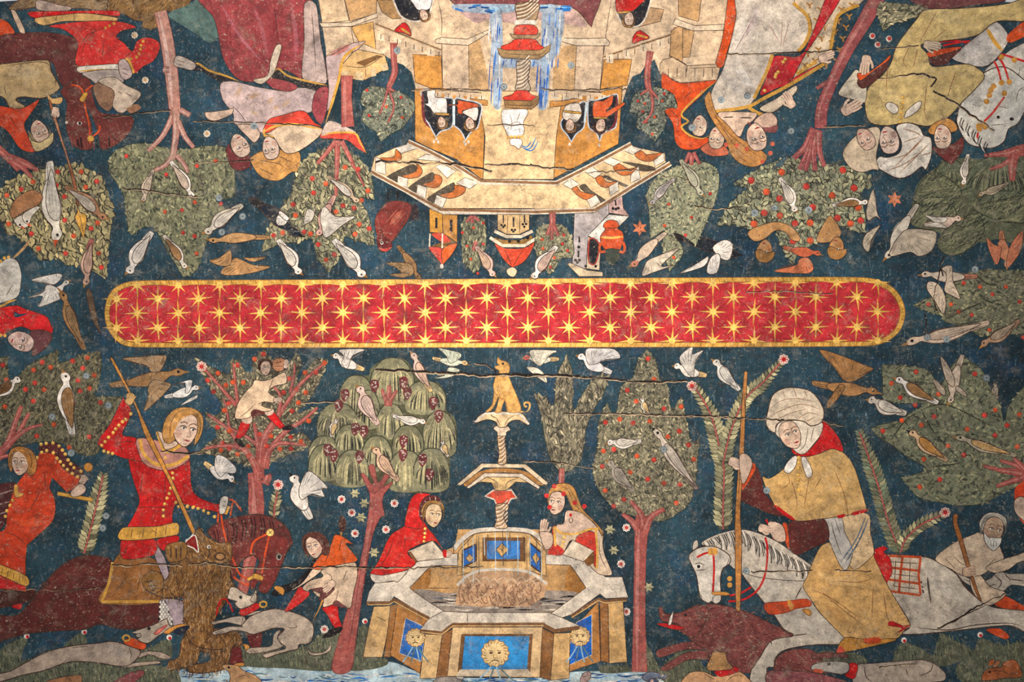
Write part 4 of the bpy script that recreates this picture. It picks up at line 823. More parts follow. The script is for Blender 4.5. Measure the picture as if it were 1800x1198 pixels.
S(t, 'rim', 'E4 380,690 520,690 640,640 780,760 880,880 1025,880 1075,1052 885,1062 838,1022 600,1195 P 985,1086 960,1078 E4 420,1190 720,970 590,780 380,775', 'stoneL', ol='ink', sm=False)
S(t, 'rim', 'P 738,1107 752,1088 778,1074 822,1076 965,1076 985,1084 1019,1099 976,1107 956,1096 796,1096 777,1111', 'stoneL', ol='ink', lines=['P 822,1077 821,1094'], sm=False)
Lns(t, 'moulding', ['G1 220,50 425,48 465,20 770,185', 'G1 690,292 885,312 980,238 1790,235', 'G2 360,232 475,292 690,262', 'G2 620,165 860,15 920,35 1110,15'], 7, (118,82,54), taper=0, sm=False); Lns(t, 'moulding_line', ['G1 235,62 420,60 465,34 760,195', 'G1 700,300 885,320 980,248 1780,246', 'G2 625,175 858,26 920,46 1108,27'], 1.8, (206,166,110), taper=0, sm=False)
# the raised tiers
S(t, 'lower_capital', 'E1 770,1085 828,1043 955,1043 992,1097 950,1105 930,1145 850,1145 835,1108', (206,78,56), ol='stoneL', ow=2.6, sm=False)
swirl(t, 'E1 850,1142 932,1142 925,1190 E3 1235,180 1225,240 1255,320 1150,320 1165,250 1155,190', (192,160,126), 6)
S(t, 'tier_soffit', 'E1 650,1030 780,945 1010,950 1145,1025 1060,990 985,985 930,1035 912,1045 840,1045 815,990 740,985', (222,184,128), ol='ink', lines=['E1 780,950 850,985 860,1035', 'E1 1010,955 930,985 910,1035'], sm=False)
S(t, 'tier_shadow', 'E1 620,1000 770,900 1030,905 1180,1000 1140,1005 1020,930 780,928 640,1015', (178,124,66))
S(t, 'tier_slab', 'E1 570,1005 745,855 1055,860 1212,990 1200,1008 1175,1000 1040,888 760,885 600,1010', (216,192,160), ol='ink', sm=False); S(t, 'tier_slab', 'E1 640,1020 765,922 1030,926 1155,1018 1145,1036 1010,952 780,950 655,1032', (226,206,184), ol='ink', sm=False)
swirl(t, 'E1 862,640 915,640 908,700 920,790 912,858 862,858 868,780 858,710', (206,166,120), 8)
S(t, 'upper_capital', 'E1 828,612 850,592 922,592 948,620 920,635 915,660 860,660 855,635', (228,200,172), ol='ink')
S(t, 'bracket', 'E1 695,562 768,498 1012,498 1082,575! 1070,588 1010,552 950,560 915,600! 868,600 840,562 780,548 705,572', (236,202,154), ol='ink', lines=['E1 800,515 850,540 875,595', 'E1 985,515 930,545 908,595'], ow=1.5)
Lns(t, 'bracket_edge', ['E1 698,566 770,504 1010,504 1078,580'], 3, 'white', taper=0, sm=False)
t = Thing('painted_dog', 'sandy yellow stone dog seated on the pedestal with its head thrown back', 'painted dog')
OD = (222,168,96)
S(t, 'tail', 'E1 1010,480 1060,495 1085,470 1090,440 1075,420 1045,425 1040,450 1055,465 1065,455 1058,448 1050,450 1052,437 1070,435 1078,450 1070,480 1045,495 1010,500', OD); S(t, 'foreleg', 'E1 835,350 860,380 840,440 815,480 780,498 775,490 820,440', OD, ol='ochD'); S(t, 'foreleg', 'E1 880,360 910,400 890,450 880,495 840,498 855,450', OD, ol='ochD')
S(t, 'body', 'E1 855,235 925,235 965,320 1000,400 1020,460 1010,495 940,498 920,470 910,410 880,400 845,370 828,320 835,280', OD, ol='ochD', lines=['E1 870,290 858,340 880,400', 'E1 920,420 925,470 960,495', 'E1 960,430 985,460'], lc='ochD', hi=[('E1 900,270 930,340', 8, (236,192,128))])
S(t, 'dog_head', 'E1 858,108! 880,130 930,148 942,190 925,240 868,240 870,205 845,190 840,175 870,165 855,150', OD, ol='ochD'); g = Geo(); g.disc(*pt('E1 895,155'), 2.2, 'blk'); finish('eye', g, t)

t = person('lady in a red hooded cape leaning on the stone basin')
S(t, 'cape', 'E3 395,300 440,240 540,260 590,330 650,400 715,515 625,432 415,520 485,612 430,665 370,690 200,722 100,712 170,600 260,400 350,330', (202,38,34), ol='ink', lines=['E3 300,420 240,560 180,650', 'E3 400,400 380,520', 'E3 560,320 555,440'], hi=[('E3 330,450 260,600', 10, (214,62,48))])
S(t, 'sleeve_hem', 'E3 100,712 200,722 370,690 420,680 330,780 300,768 140,785', 'stoneL', ol='ink')
S(t, 'hood_lining', 'E3 510,140 560,70 650,50 710,110 700,170 560,260 530,250', (96,38,40)); S(t, 'hood', 'E3 390,300 420,140 460,55 520,28 610,40 560,65 520,130 515,220 545,290 520,330 440,320', (204,36,36), ol='ink')
Lns(t, 'lining_stripes', ['E3 560,90 575,140', 'E3 600,65 610,110', 'E3 650,60 650,105', 'E3 530,150 555,180', 'E3 520,220 545,225'], 1.4, 'gryL')
head(t, 'E3 630,215', 21, 6, 1, 'hairB', (222,190,152), hs='cap')
dots(t, 'gold_button', 'E3 562,330 560,368 557,402 552,436', 2.6, 'gold', 'goldL', mat=M_GOLD)
S(t, 'slab', 'E3 415,520 625,430 720,540 720,580 485,605', (226,206,182), ol='ink', sm=False); S(t, 'slab_edge', 'E3 415,525 440,520 498,600 480,612', (120,78,46), sm=False)
hand(t, 'E3 755,548', 12, 5, 1, fist=True); S(t, 'hand_cuff', 'E3 710,515 740,510 740,570 715,560', 'red')
t = person('lady with long fair hair and red flowers praying at the stone basin')
S(t, 'gown', 'E4 440,450 500,515 650,512 820,470 868,500 860,600 880,700 935,830 930,865 820,850 700,720 600,570 520,690 450,680', (218,190,162), ol='ink', lines=['E4 830,560 840,700 900,820'])
S(t, 'gown_red', 'E4 630,580 690,508 792,508 815,650 805,805 760,720', (204,58,46), ol='ink'); S(t, 'gown_red', 'E4 400,685 430,610 465,600 535,655 520,692', (198,52,42)); S(t, 'gown_red', 'E4 435,470 462,450 460,620 440,600', (198,52,42))
S(t, 'hair', 'E4 395,260 410,150 470,98 560,92 620,130 655,220 700,320 790,410 850,480 860,540 800,450 700,390 620,330 590,280 560,200 500,160 440,180', 'hairB', ol='ink', lines=['E4 470,110 560,140 620,260 740,380', 'E4 440,150 540,170 600,290 680,350', 'E4 560,110 620,200 660,300', 'E4 700,350 800,440 845,510'], lc=tone('hairB', .6))
S(t, 'shoulders', 'E4 470,440 530,430 548,330 600,320 690,345 810,455 800,475 650,510 500,500', 'fl', ol='ink')
Lns(t, 'gold_hem', ['E4 455,455 500,505 560,518 650,512 760,475 825,475', 'E4 450,460 462,620', 'E4 800,480 815,650 810,810'], 4, 'gold', mat=M_GOLD, taper=0)
dots(t, 'gold_button', 'E4 535,545 527,582 520,618', 3, 'gold', 'goldL', mat=M_GOLD)
head(t, 'E4 475,255', 21, 8, -1, None)
dots(t, 'red_flower', 'E4 452,115 387,195 412,292 530,180 625,255 705,285', 4.2, (206,52,52), sep=True)
g = Geo(); g.line('E4 590,380 575,405 595,425 608,400 595,380', 1.3, 'char'); g.disc(*pt('E4 590,358'), 2.5, 'red', 3.2); finish('pendant', g, t)
hand(t, 'E4 365,480', 17, -80, 1); S(t, 'forearm', 'E4 330,500 430,510 440,600 400,650 370,640 340,560', 'fl', ol='ink')
S(t, 'slab', 'E4 522,692 605,568 788,660 700,752', (226,206,182), ol='ink', sm=False); S(t, 'slab_edge', 'E4 700,745 785,668 792,700 790,760 735,790', (130,84,44), sm=False)
# ================================================================== turbaned rider, white horse, boar, old man
t = Thing('painted_boar', 'bristly dull red boar running under the white horse', 'painted boar')
BO = (118,62,60)
S(t, 'foreleg', 'F3 -20,1050 60,1020 180,990 290,990 320,1040 170,1045 20,1095 -20,1090', BO, ol='ink'); S(t, 'foreleg', 'F3 10,1170 150,1080 260,1050 360,1060 350,1110 200,1115 60,1190 15,1190', BO, ol='ink')
def fur2(P, name): return fur(t, P, BO, name, 7, 9, 20, (78,40,42), (150,88,80))
fur2('F3 250,780 330,725 480,740 640,790 760,850 940,945 800,1000 720,1100 650,1205 420,1180 340,1130 340,1060 250,1000 190,930', 'body')
fur2('F3 -10,750! 15,745 40,790 150,780 260,730 340,760 300,880 240,960 120,905 20,875 120,860 10,840', 'boar_head')
S(t, 'jaw', 'F3 -20,860 40,858 170,885 120,905 0,875', 'red', ol='ink'); S(t, 'tusk', 'F3 60,870 68,820 95,770! 88,830 78,865', 'white', ol='ink')
fur2('F3 810,1120 900,1050 1050,1040 1130,1100 1150,1150 1110,1240 830,1240', 'haunch')
g = Geo(); g.disc(*pt('F3 180,800'), 2.4, 'blk'); finish('eye', g, t)

t = Thing('painted_horse', 'galloping white horse with red bridle and chequered saddle cloth', 'painted horse')
WH = (188,176,162)
S(t, 'tail', 'F4 960,585 1100,640 1190,630 1260,575 1330,590 1438,590 1500,600 1500,680 1350,670 1290,715 1200,710 1050,670', tone(WH, .92), ol='ink', lines=['F4 1000,620 1150,680 1250,660', 'F4 1230,600 1280,650 1250,700', 'F4 1300,590 1350,640', 'F4 1340,630 1438,640'], lw=1.8)
S(t, 'hindquarters', 'F4 380,470 720,470 820,500 960,590 1050,700 1180,808 1330,835 1520,800 1520,1040 1440,1000 1330,955 1000,985 700,1015 560,1010 640,950 490,700', WH, ol='ink', ow=2, lines=['F4 650,965 900,985 1100,950 1330,938 1438,960', 'F4 960,590 1040,700 1170,810', 'F4 1180,808 1000,890 880,950'], hi=[('F4 760,560 900,700 1000,780', 22, (198,188,176)), ('F4 560,800 760,880', 20, (166,154,142))], lw=1.9)
S(t, 'chest', 'F3 560,480 720,520 1010,560 1060,690 1140,800 1310,960 1280,1005 1080,1010 880,1045 810,1105 800,1165 G4 740,620 750,760 600,760 600,640 F3 660,1160 700,1100 785,980 940,945 870,900 800,800 735,720', WH, ol='ink', ow=2, lines=['F3 940,945 1035,932', 'F3 780,985 785,1010', 'F3 950,690 975,640 1000,600', 'F3 830,860 880,920 935,945'], lw=2, hi=[('F3 900,820 1050,900 1200,960', 22, (200,190,178)), ('F3 700,560 850,640', 20, (200,190,178))])
S(t, 'neck', 'F3 290,300 400,235 560,200 690,225 830,290 960,380 1085,470 1080,510 1010,560 720,540 580,500 500,460 400,340', tone(WH, 1.03), ol='ink')
g = Geo()
for i in range(60):
    f = i / 59; x = 290 + 780 * f; y = 300 - 100 * math.sin(min(1., f / .36) * math.pi / 2) + 265 * max(0, f - .36) / .64
    l = 110 if f > .15 else 60
    g.line(pts('F3 %g,%g %g,%g %g,%g' % (x, y + RNG.uniform(0, 14), x + 22, y + l * .55, x + 22 + RNG.normal(6, 12), y + l * RNG.uniform(.8, 1.3)))[0], 1.7, ('blk', 'char', 'white', (90,84,82))[i % 4], .1 * (i % 6))
finish('mane', g, t)
S(t, 'ear', 'F3 230,345 235,290 262,275 268,320', WH, ol='ink')
S(t, 'horse_head', 'F3 203,390 240,345 310,320 400,325 490,385 488,440 440,480 425,560 430,690 395,722 362,705 340,716 295,692 275,640 255,520 225,455', (206,196,184), ol='ink', ow=1.8, lines=['F3 490,390 470,450 430,475', 'F3 370,715 375,670 420,660', 'F3 250,490 330,480', 'F3 285,655 300,680'])
g = Geo(); g.disc(*pt('F3 275,460'), 5.5, 'white', 4); g.disc(*pt('F3 272,460'), 3.2, 'blk', h=.3); g.line('F3 250,440 280,435 310,450', 1.3, 'ink', .5); finish('eye', g, t)
Lns(t, 'bridle', ['F3 375,350 380,480 372,640', 'F3 260,395 310,370 345,362', 'F3 745,130 780,200 800,270', 'F3 740,255 755,340 742,500 690,620 590,690 480,705', 'F3 490,665 570,645 640,605'], 3.6, 'red', taper=0)
dots(t, 'gold_boss', 'F3 355,345 385,345 355,362 388,362 490,545 490,590', 4.6, 'ochre', 'gold', mat=M_GOLD)
S(t, 'bit', 'F3 365,640 460,640 490,655 460,662 370,655', 'ochre', ol='goldD', mat=M_GOLD)
S(t, 'breast_strap', 'F3 735,722 880,705 1035,688 1062,735 960,755 880,785 765,792', 'ver', ol='dred'); S(t, 'strap_buckle', 'F3 895,700 915,695 940,740 920,770 900,735', 'ochre'); S(t, 'strap_buckle', 'F3 1000,765 1040,760 1065,785 1045,805', 'ochre', ol='goldD')
S(t, 'saddle_cloth', 'F4 400,455 720,472 700,600 712,742 490,715', (196,178,158), sm=False)
Lns(t, 'cloth_red_check', ['F4 490,465 718,475', 'F4 480,545 700,570', 'F4 480,630 705,660', 'F4 490,712 712,742', 'F4 585,470 570,600 560,720', 'F4 712,475 698,600 712,740'], 4.2, (184,74,40), taper=0, sm=False)
Lns(t, 'cloth_thin_check', ['F4 540,470 525,715', 'F4 640,472 630,730', 'F4 490,505 710,520', 'F4 490,590 700,612', 'F4 490,672 705,700'], 1.2, 'ink', sm=False)
S(t, 'pommel', 'F4 375,450 440,400 478,415 450,440 495,480 512,580 480,640 470,680 440,620', 'red', ol='dred')
Lns(t, 'tassels', ['F4 715,640 720,660', 'F4 720,675 730,690', 'F4 725,700 735,730', 'F4 760,610 770,700 785,800'], 3, 'char')
S(t, 'hind_strap', 'F4 1230,800 1300,745 1438,815 1500,830 1500,860 1438,850 1280,832', 'ver', ol='ink'); S(t, 'hind_strap', 'F4 1170,985 1270,975 1335,1030 1300,1050', 'ver', ol='ink')

t = person('turbaned rider in an ochre mantle with a red collar holding an upright spear')
S(t, 'robe', 'F3 1090,390 1140,310 1230,290 F4 380,420 385,470 490,690 640,950 600,985 540,1045 300,1050 180,1040 F3 1300,965 1130,790 1060,690 1005,600 1030,540', (202,158,100), ol='ink', lines=['F3 1060,620 1200,680 1400,820', 'F4 0,700 150,830 320,960', 'F4 100,640 280,650 380,620', 'F4 380,680 370,900', 'F4 450,720 480,900 520,960', 'F4 220,950 200,1000 230,1000'], lc=(120,72,46), hi=[('F3 1100,500 1250,560 1400,560', 16, (214,176,122)), ('F4 60,820 200,940', 16, (182,134,80))])
S(t, 'hem_red', 'F4 485,935 510,925 590,955 640,950 590,985 550,1005 580,970 490,955', 'red', ol='dred'); S(t, 'shoe', 'F4 120,1140 180,1040 320,1050 540,1046 530,1062 330,1110 170,1142', (186,128,56), ol='ink', lines=['F4 290,1055 340,1085']); S(t, 'shoe_band', 'F4 310,1050 420,1035 430,1070 350,1085', 'ver'); S(t, 'shoe_tip', 'F4 120,1142 150,1095 180,1138', (196,76,60))
S(t, 'tunic_front', 'F4 150,190 340,170 360,300 385,420 370,470 250,560 190,470', (214,182,140), ol='ink', lines=['F4 190,480 260,400 320,260'], lw=2); S(t, 'scarf_end', 'F4 28,212 150,190 180,300 235,430 190,565 130,500', (192,184,176), ol='ink', lines=['F4 80,210 110,330 160,470', 'F4 110,205 150,320'])
Lns(t, 'blue_braid', ['F4 330,180 260,350 150,510', 'F4 345,200 290,340 180,520'], 2.2, (90,110,130))
S(t, 'sleeve', 'F3 890,180 1000,110 1150,125 1185,265 1070,330 965,378 905,320', (92,40,38), ol='ink', lines=['F3 1000,210 1120,190', 'F3 990,270 1130,250', 'F3 980,320 1060,310']); S(t, 'cuff', 'F3 860,160 892,160 912,340 880,290', 'ver', ol='ink')
S(t, 'wrist', 'F3 760,150 860,170 880,280 800,270', 'fl', ol='ink'); hand(t, 'F3 740,195', 18, 195, -1, fist=True)
S(t, 'sleeve', 'F1 500,875 550,950 575,1060 640,1140 720,1220 620,1210 480,1150 400,1105 405,1050', (92,40,38), ol='ink'); S(t, 'cuff', 'F1 490,850 515,885 480,960 418,1050 402,1030 450,930', 'ver', ol='ink')
S(t, 'mantle', 'F1 560,950 610,960 700,900 780,800 860,805 950,790 1060,750 1130,780 1200,870 1250,1020 1300,1200 F4 342,140 260,170 130,190 0,207 F3 940,135 800,30 F1 640,1140 590,1040', (206,164,104), ol='ink', lines=['F1 730,920 750,990 690,1040', 'F1 760,960 800,1100 800,1190', 'F1 890,940 850,1180', 'F1 1060,890 1130,1060 1150,1180', 'F1 980,950 920,1040', 'F4 190,60 205,210'], lc=(128,80,48), hi=[('F1 1000,860 1120,960', 18, (218,180,124)), ('F1 680,1000 760,1120', 14, (190,146,88))])
Lns(t, 'mantle_hem', ['F4 340,142 260,165 225,172', 'F4 185,178 150,188 125,190', 'F3 800,28 900,105 950,135'], 6, 'red')
S(t, 'collar', 'F1 985,560 1040,600 1105,690 1125,772 1050,752 950,790 860,808 780,790 765,740 810,780 880,765 950,690 975,620', 'red', ol='ink')
S(t, 'veil', 'F1 650,640 690,560 820,555 975,565 970,650 920,720 860,785 810,785 760,740 700,690', (222,208,190), ol='ink', lines=['F1 880,600 860,720 810,775', 'F1 920,600 900,700'])
head(t, 'F1 752,655', 26, -22, 1, None, (216,184,162))
S(t, 'turban', 'F1 585,560 600,480 630,380 690,335 760,322 880,340 950,400 992,490 975,565 900,592 850,560 740,550 660,580 650,640 600,610', (220,200,176), ol='ink', ow=1.8, lines=['F1 600,490 680,420 800,400 960,430', 'F1 590,540 700,480 840,440 980,480', 'F1 620,570 740,510 880,470', 'F1 700,340 720,400', 'F1 780,325 800,395', 'F1 850,335 880,400', 'F1 800,550 880,500 970,520', 'F1 860,565 930,530'], lc=(140,100,72), hi=[('F1 640,440 760,380 900,380', 8, (234,218,198))])
S(t, 'ribbon', 'F1 710,900 740,840 790,800 805,820 790,880 745,925', 'white', ol='ink'); S(t, 'ribbon', 'F1 832,820 860,810 905,890 905,945 870,950', 'white', ol='ink'); dots(t, 'gold_button', 'F1 815,815 815,850 812,890 810,935 810,972 815,1040', 3.4, 'gold', 'goldL', mat=M_GOLD)
S(t, 'spear_shaft', 'F1 432,215 443,208 455,218 440,480 430,780 405,1198 F3 575,300 562,770 535,765 528,300 F1 370,1198 395,800 412,500', (186,124,66), ol='ink', lines=['F1 430,350 440,500', 'F1 405,860 390,1100'])
hand(t, 'F1 375,850', 20, 200, -1, fist=True); S(t, 'wrist', 'F1 400,800 450,790 490,860 430,1000 405,930', 'fl', ol='ink')

t = person('bent old man with a white beard leaning on a wooden staff')
SK = (196,172,148)
S(t, 'thighs', 'F4 1060,600 1130,600 1200,680 1310,725 1250,790 1170,810 1080,720', SK, ol='ink')
S(t, 'body', 'F4 815,490 900,405 990,352 1090,312 1120,300 1240,360 1285,440 1290,495 1200,560 1120,605 1000,600 930,560', SK, ol='ink', lines=['F4 930,450 1000,520 1080,540', 'F4 880,480 960,560', 'F4 1180,540 1240,480'], hi=[('F4 980,400 1100,400 1180,440', 16, (214,192,166))])
S(t, 'arm', 'F4 1170,545 1290,490 1390,460 1500,420 1500,480 1400,510 1330,560 1230,585', SK, ol='ink')
head(t, 'F4 1220,285', 25, 12, 1, (190,180,166), (176,146,122), hs='cap', beard=(206,202,194))
S(t, 'staff', 'F4 940,185 960,170 975,185 970,230 1000,320 1050,500 1110,700 1140,780 1120,770 1040,560 985,380 945,260', (150,92,48), ol='ink'); hand(t, 'F4 1060,580', 20, 0, 1, (180,150,126), fist=True)
t = person('figure in a red hood at the border beyond the old man')
S(t, 'robe', 'P 1783,868 1792,850 1830,840 1830,930 1795,915', (206,66,36)); S(t, 'hand', 'P 1783,880 1795,872 1806,882 1806,914 1796,912 1784,898', 'fl', ol='ink')
HO = (204,150,100)
t = Thing('painted_hound', 'orange hound in a red collar biting up at the boar', 'painted dog', 'painted hounds')
S(t, 'body', 'G4 60,660 180,650 280,690 330,680 480,645 570,700 600,760 0,760', (210,160,116), ol='ink', lines=['G4 380,740 440,690 500,680', 'G4 180,660 280,720']); S(t, 'collar', 'G4 285,640 460,608 488,648 330,692', 'red', ol='dred'); S(t, 'hound_head', 'G4 215,590 240,540 270,470 340,480 375,480 395,560 440,620 300,640 225,635', (180,134,86), ol='ink')
t = Thing('painted_hound', 'grey hound in a red collar crouching below the yellow shoe', 'painted dog', 'painted hounds')
S(t, 'body', 'G6 320,600 500,575 700,560 900,545 1000,575 1090,640 1115,690 1090,730 960,745 G6 900,770 330,770', (168,152,138), ol='ink', lines=['G6 400,600 410,690 470,745', 'G6 540,610 700,590 850,580', 'G6 760,620 780,680', 'G6 1000,570 980,640 880,690'], lw=1.6); hound_head(t, 'G6 -60,590 60,560 180,560 255,575 260,640 200,672 80,655 -60,640', (164,156,148), 'G6 85,580', None, 'G6 262,580 332,580 335,640 305,712 228,682', 'red')
S(t, 'mouth', 'G4 1150,625 1230,630 1225,662 1160,655', (190,84,60))
t = Thing('painted_boar', 'rose coloured fallen boar under the hooves at the stream', 'painted boar'); fur(t, 'G4 745,650 900,640 1100,650 1300,690 1450,760 760,760', (136,76,80), 'body', 7, 8, 20, (90,48,52), (170,110,104))
t = Thing('painted_hare', 'crouching brown hare with upright ears in the grassy corner', 'painted hare')
S(t, 'ear', 'G6 1525,600 1560,560 1592,555 1570,600 1545,615', (176,108,72), ol='ink'); S(t, 'body', 'G6 1430,725 1450,650 1500,620 1600,610 1620,570 1720,545 1785,665 1760,700 1640,705 1520,725', (156,86,50), ol='ink', lines=['G6 1480,655 1560,640 1610,650', 'G6 1630,580 1620,640 1700,690']); S(t, 'ear', 'G6 1490,600 1500,550 1545,545 1530,590', (150,80,44), ol='ink'); dots(t, 'eye', 'G6 1500,652', 2.2, 'blk')
t = Thing('painted_trotter', 'row of dull rose trotters by the yellow shoe', 'painted animal'); S(t, 'body', 'G6 -60,480 0,490 60,475 110,480 180,490 250,500 240,530 150,520 80,535 0,530 -60,540', (112,66,64), ol='ink')
# ================================================================== the castle
ST, TA, OR = (208,180,150), (192,150,104), (198,136,66)
t = Thing('painted_castle', 'pale many sided castle tower with orange faces, corbels and arched windows', 'painted castle')
S(t, 'rear_wall', 'P 556,-20 1292,-20 1270,100 1240,135 B2 1270,640 1240,600 1200,500 1120,560 1080,620 1020,640 975,720 P 1088,200 740,200 B1 425,700 400,610 330,545 270,525 180,470 120,420 A2 1345,395 1200,470 1030,500 940,560 930,340 900,150', ST, sm=False, lines=['A2 1050,0 1095,145', 'A2 1105,190 1130,320', 'B1 620,0 655,160 650,320', 'B2 835,0 790,300 770,480', 'C1 330,0 300,170', 'C1 275,215 250,400'])
for q, c in (('A2 1048,-60 1290,-60 1285,95 1100,150', TA), ('A2 1108,190 1262,152 1282,345 1160,290', (206,158,92)), ('A2 870,-60 1048,-60 1092,145 905,165', (206,176,142)), ('C1 168,-60 335,-60 312,152 172,112', TA), ('C1 140,190 280,215 250,402 105,400', TA), ('B1 112,0 262,0 330,150 240,160 150,100', (176,134,86)), ('B2 1150,60 1280,80 1250,180 1010,240', (188,150,112)), ('B2 1340,260 1438,200 1438,520 1330,470', TA)):
    S(t, 'wall_panel', q, c, ol='ink', sm=False)
for q in ('B1 410,458 650,468 662,745 560,742 430,692', 'B2 775,500 1010,500 970,720 745,750'): S(t, 'orange_wall', q, (204,142,70), ol='ink', sm=False)
for q in ('B1 655,370 880,372 886,745 662,748', 'B2 545,385 775,385 740,770 522,770'): S(t, 'pilaster', q, (206,178,150), ol='ink', sm=False)
for q in ('B1 885,360 960,270 1040,620 1045,765 886,748', 'B2 540,370 430,390 350,520 340,745 522,770'): S(t, 'wall_panel', q, (190,152,108), sm=False)
for q in ('B1 600,335 650,315 870,330 1070,240 1075,262 880,382 605,365', 'B2 440,320 560,325 790,320 825,355 815,385 540,385 420,350', 'A2 885,160 1100,160 1290,90 1295,120 1110,185 900,190', 'C1 148,130 285,180 525,168 522,212 270,216 130,170'): S(t, 'string_course', q, (214,192,166), ol='ink', sm=False, lines=[])
for q, n, z, a, b in (('B1 95,200 650,420', 5, 'B1', (90, 300), (650, 470)), ('B2 770,480 1345,290', 5, 'B2', (770, 500), (1340, 330))):
    Lns(t, 'string_line', [q], 4.5, (178,146,112), taper=0); Lns(t, 'string_line', [q], 1.3, 'ink', taper=0)
    g = Geo()
    for i in range(8):
        f = (i + .3) / 8; x = a[0] + (b[0] - a[0]) * f; y = a[1] + (b[1] - a[1]) * f
        if i % 2 == 0: g.poly(z + ' %g,%g %g,%g %g,%g %g,%g' % (x, y - 30, x + 62, y - 26 + (b[1]-a[1])*.09, x + 62, y + 40, x, y + 34), (216,192,164), .05 * i, sm=False)
        g.line(z + ' %g,%g %g,%g' % (x + 30, y - 20, x + 30, y + 25), 1.2, 'ink', .6)
    finish('battlement', g, t)
def blocks(x0, y0, x1, y1, z, n, w=48, hh=52):
    g = Geo(); g.line(z + ' %g,%g %g,%g' % (x0, y0, x1, y1), 7, (206,178,148)); g.line(z + ' %g,%g %g,%g' % (x0, y0 - 18, x1, y1 - 18), 1.4, 'ink', .5)
    for i in range(n):
        f = i / max(1, n - 1); x = x0 + (x1 - x0) * f; y = y0 + (y1 - y0) * f
        g.poly(z + ' %g,%g %g,%g %g,%g %g,%g' % (x - w / 2, y, x + w / 2, y, x + w / 2, y + hh, x - w / 2, y + hh), (214,190,162), .2, sm=False)
        g.line(z + ' %g,%g %g,%g' % (x - w / 2, y + hh, x + w / 2, y + hh), 1.8, 'stoneL', .5, sm=False); g.line(z + ' %g,%g %g,%g' % (x, y + 5, x, y + hh * .7), 1.2, 'ink', .5, sm=False)
    finish('battlement', g, t)
S(t, 'side_bastion', 'A2 1030,470 1140,345 1320,380 1345,390 1372,480 1320,500 1210,560 1090,555 1030,525', (202,164,112), ol='ink', sm=False, lines=['A2 1050,460 1200,470 1330,395', 'A2 1210,480 1210,550'])
g = Geo(); g.poly('A2 1140,440 1290,385 1330,395 1200,465', (120,84,50), sm=False)
for q in ('A2 1035,500 1090,500 1090,555 1035,540', 'A2 1135,510 1190,510 1195,565 1140,560', 'A2 1240,490 1275,475 1285,530 1250,540', 'A2 1320,460 1360,440 1370,490 1330,500'): g.poly(q, (212,184,144), .3, sm=False)
finish('bastion_top', g, t)
S(t, 'side_bastion', 'C1 40,450 60,420 130,400 230,462 470,448 440,565 180,582 110,545 40,522', (196,168,138), ol='ink', sm=False, lines=['C1 130,410 230,462 200,560', 'C1 240,480 460,470']); g = Geo()
for i in range(6): g.poly('C1 %g,%g %g,%g %g,%g %g,%g' % (80 + i*62, 515, 122 + i*62, 512, 120 + i*62, 575 - abs(i-2)*6, 80 + i*62, 570 - abs(i-2)*6), (210,182,152), .2, sm=False); g.line('C1 %g,480 %g,540' % (100 + i*62, 98 + i*62), 1.2, 'ink', .6)
finish('battlement', g, t)
# tower faces
S(t, 'tower_face', 'B1 425,750 660,745 1030,800 P 853,185 849,314 B3 980,352 780,192 540,92 430,35', OR, ol='ink', sm=False, hi=[('P 745,200 750,235 800,255', 16, (208,150,80))]); S(t, 'tower_face', 'P 978,180 1094,152 1088,240 B4 800,62 430,262 255,352', OR, ol='ink', sm=False)
S(t, 'tower_face', 'P 838,160 990,160 978,240 973,315 849,315 853,240', (228,192,146), ol='ink', sm=False)
blocks(620, 775, 990, 800, 'B1', 5, 66, 55); blocks(360, 770, 760, 800, 'B2', 5, 66, 55)
S(t, 'hood_mould', 'B1 890,830 1040,845 1040,890 960,880 890,850', OR, ol='ink', sm=False); S(t, 'hood_mould', 'B2 320,850 420,850 540,830 600,840 430,890 320,905', OR, ol='ink', sm=False)
DK = (32,34,42)
for q, rim in (('B1 480,770 500,860 505,980 545,1040 570,1090 605,1150! 650,1105 715,1085 745,1050 755,840 600,825 560,760', 1), ('B1 760,840 755,1045 790,1080 820,1110 855,1180! 905,1105 955,1075 980,980 985,880 850,840', 1), ('B2 560,880 600,855 625,870 615,1010 600,1080 540,1130 500,1195! 465,1135 420,1080 420,1010', 1), ('B2 645,850 700,845 850,800 890,800 880,1030 865,1080 770,1120 740,1190! 710,1120 655,1080 640,1020', 1)):
    S(t, 'arched_window', q, DK, ol=(190,196,206), ow=2.2)
Lns(t, 'window_mullion', ['B1 757,840 757,1050', 'B2 630,860 612,1030'], 4, 'foam', taper=0)
Lns(t, 'window_reveal', ['B1 490,770 505,1000 560,1080', 'B2 885,800 870,1030 800,1110'], 4.5, (110,44,50))
g = Geo()
for x, y, z in ((610, 18, 'B3'), (590, 42, 'B3'), (625, 45, 'B3'), (855, 65, 'B3'), (845, 45, 'B3'), (880, 45, 'B3'), (390, 65, 'B4'), (640, 70, 'B4')): g.disc(*pt('%s %g,%g' % (z, x, y)), 2.2, 'stoneL', 3)
finish('quatrefoil', g, t)
S(t, 'arched_window', 'B1 262,-60 560,-60 562,80 530,150 430,182 330,150 278,80', DK, ol='stoneL', ow=3); S(t, 'arched_window', 'B2 890,-60 1155,-60 1140,110 1085,205 1010,225 930,190 890,120', DK, ol='stoneL', ow=3)
S(t, 'red_cap', 'B1 256,262 295,215 340,190 380,230 397,302 330,278', 'red', ol='ink', lines=['B1 305,235 390,290'], lc='gold', lw=4); S(t, 'red_cap', 'B2 1018,368 1020,310 1055,265 1090,260 1160,318 1080,345', 'red', ol='ink', lines=['B2 1045,290 1150,320'], lc='gold', lw=4)
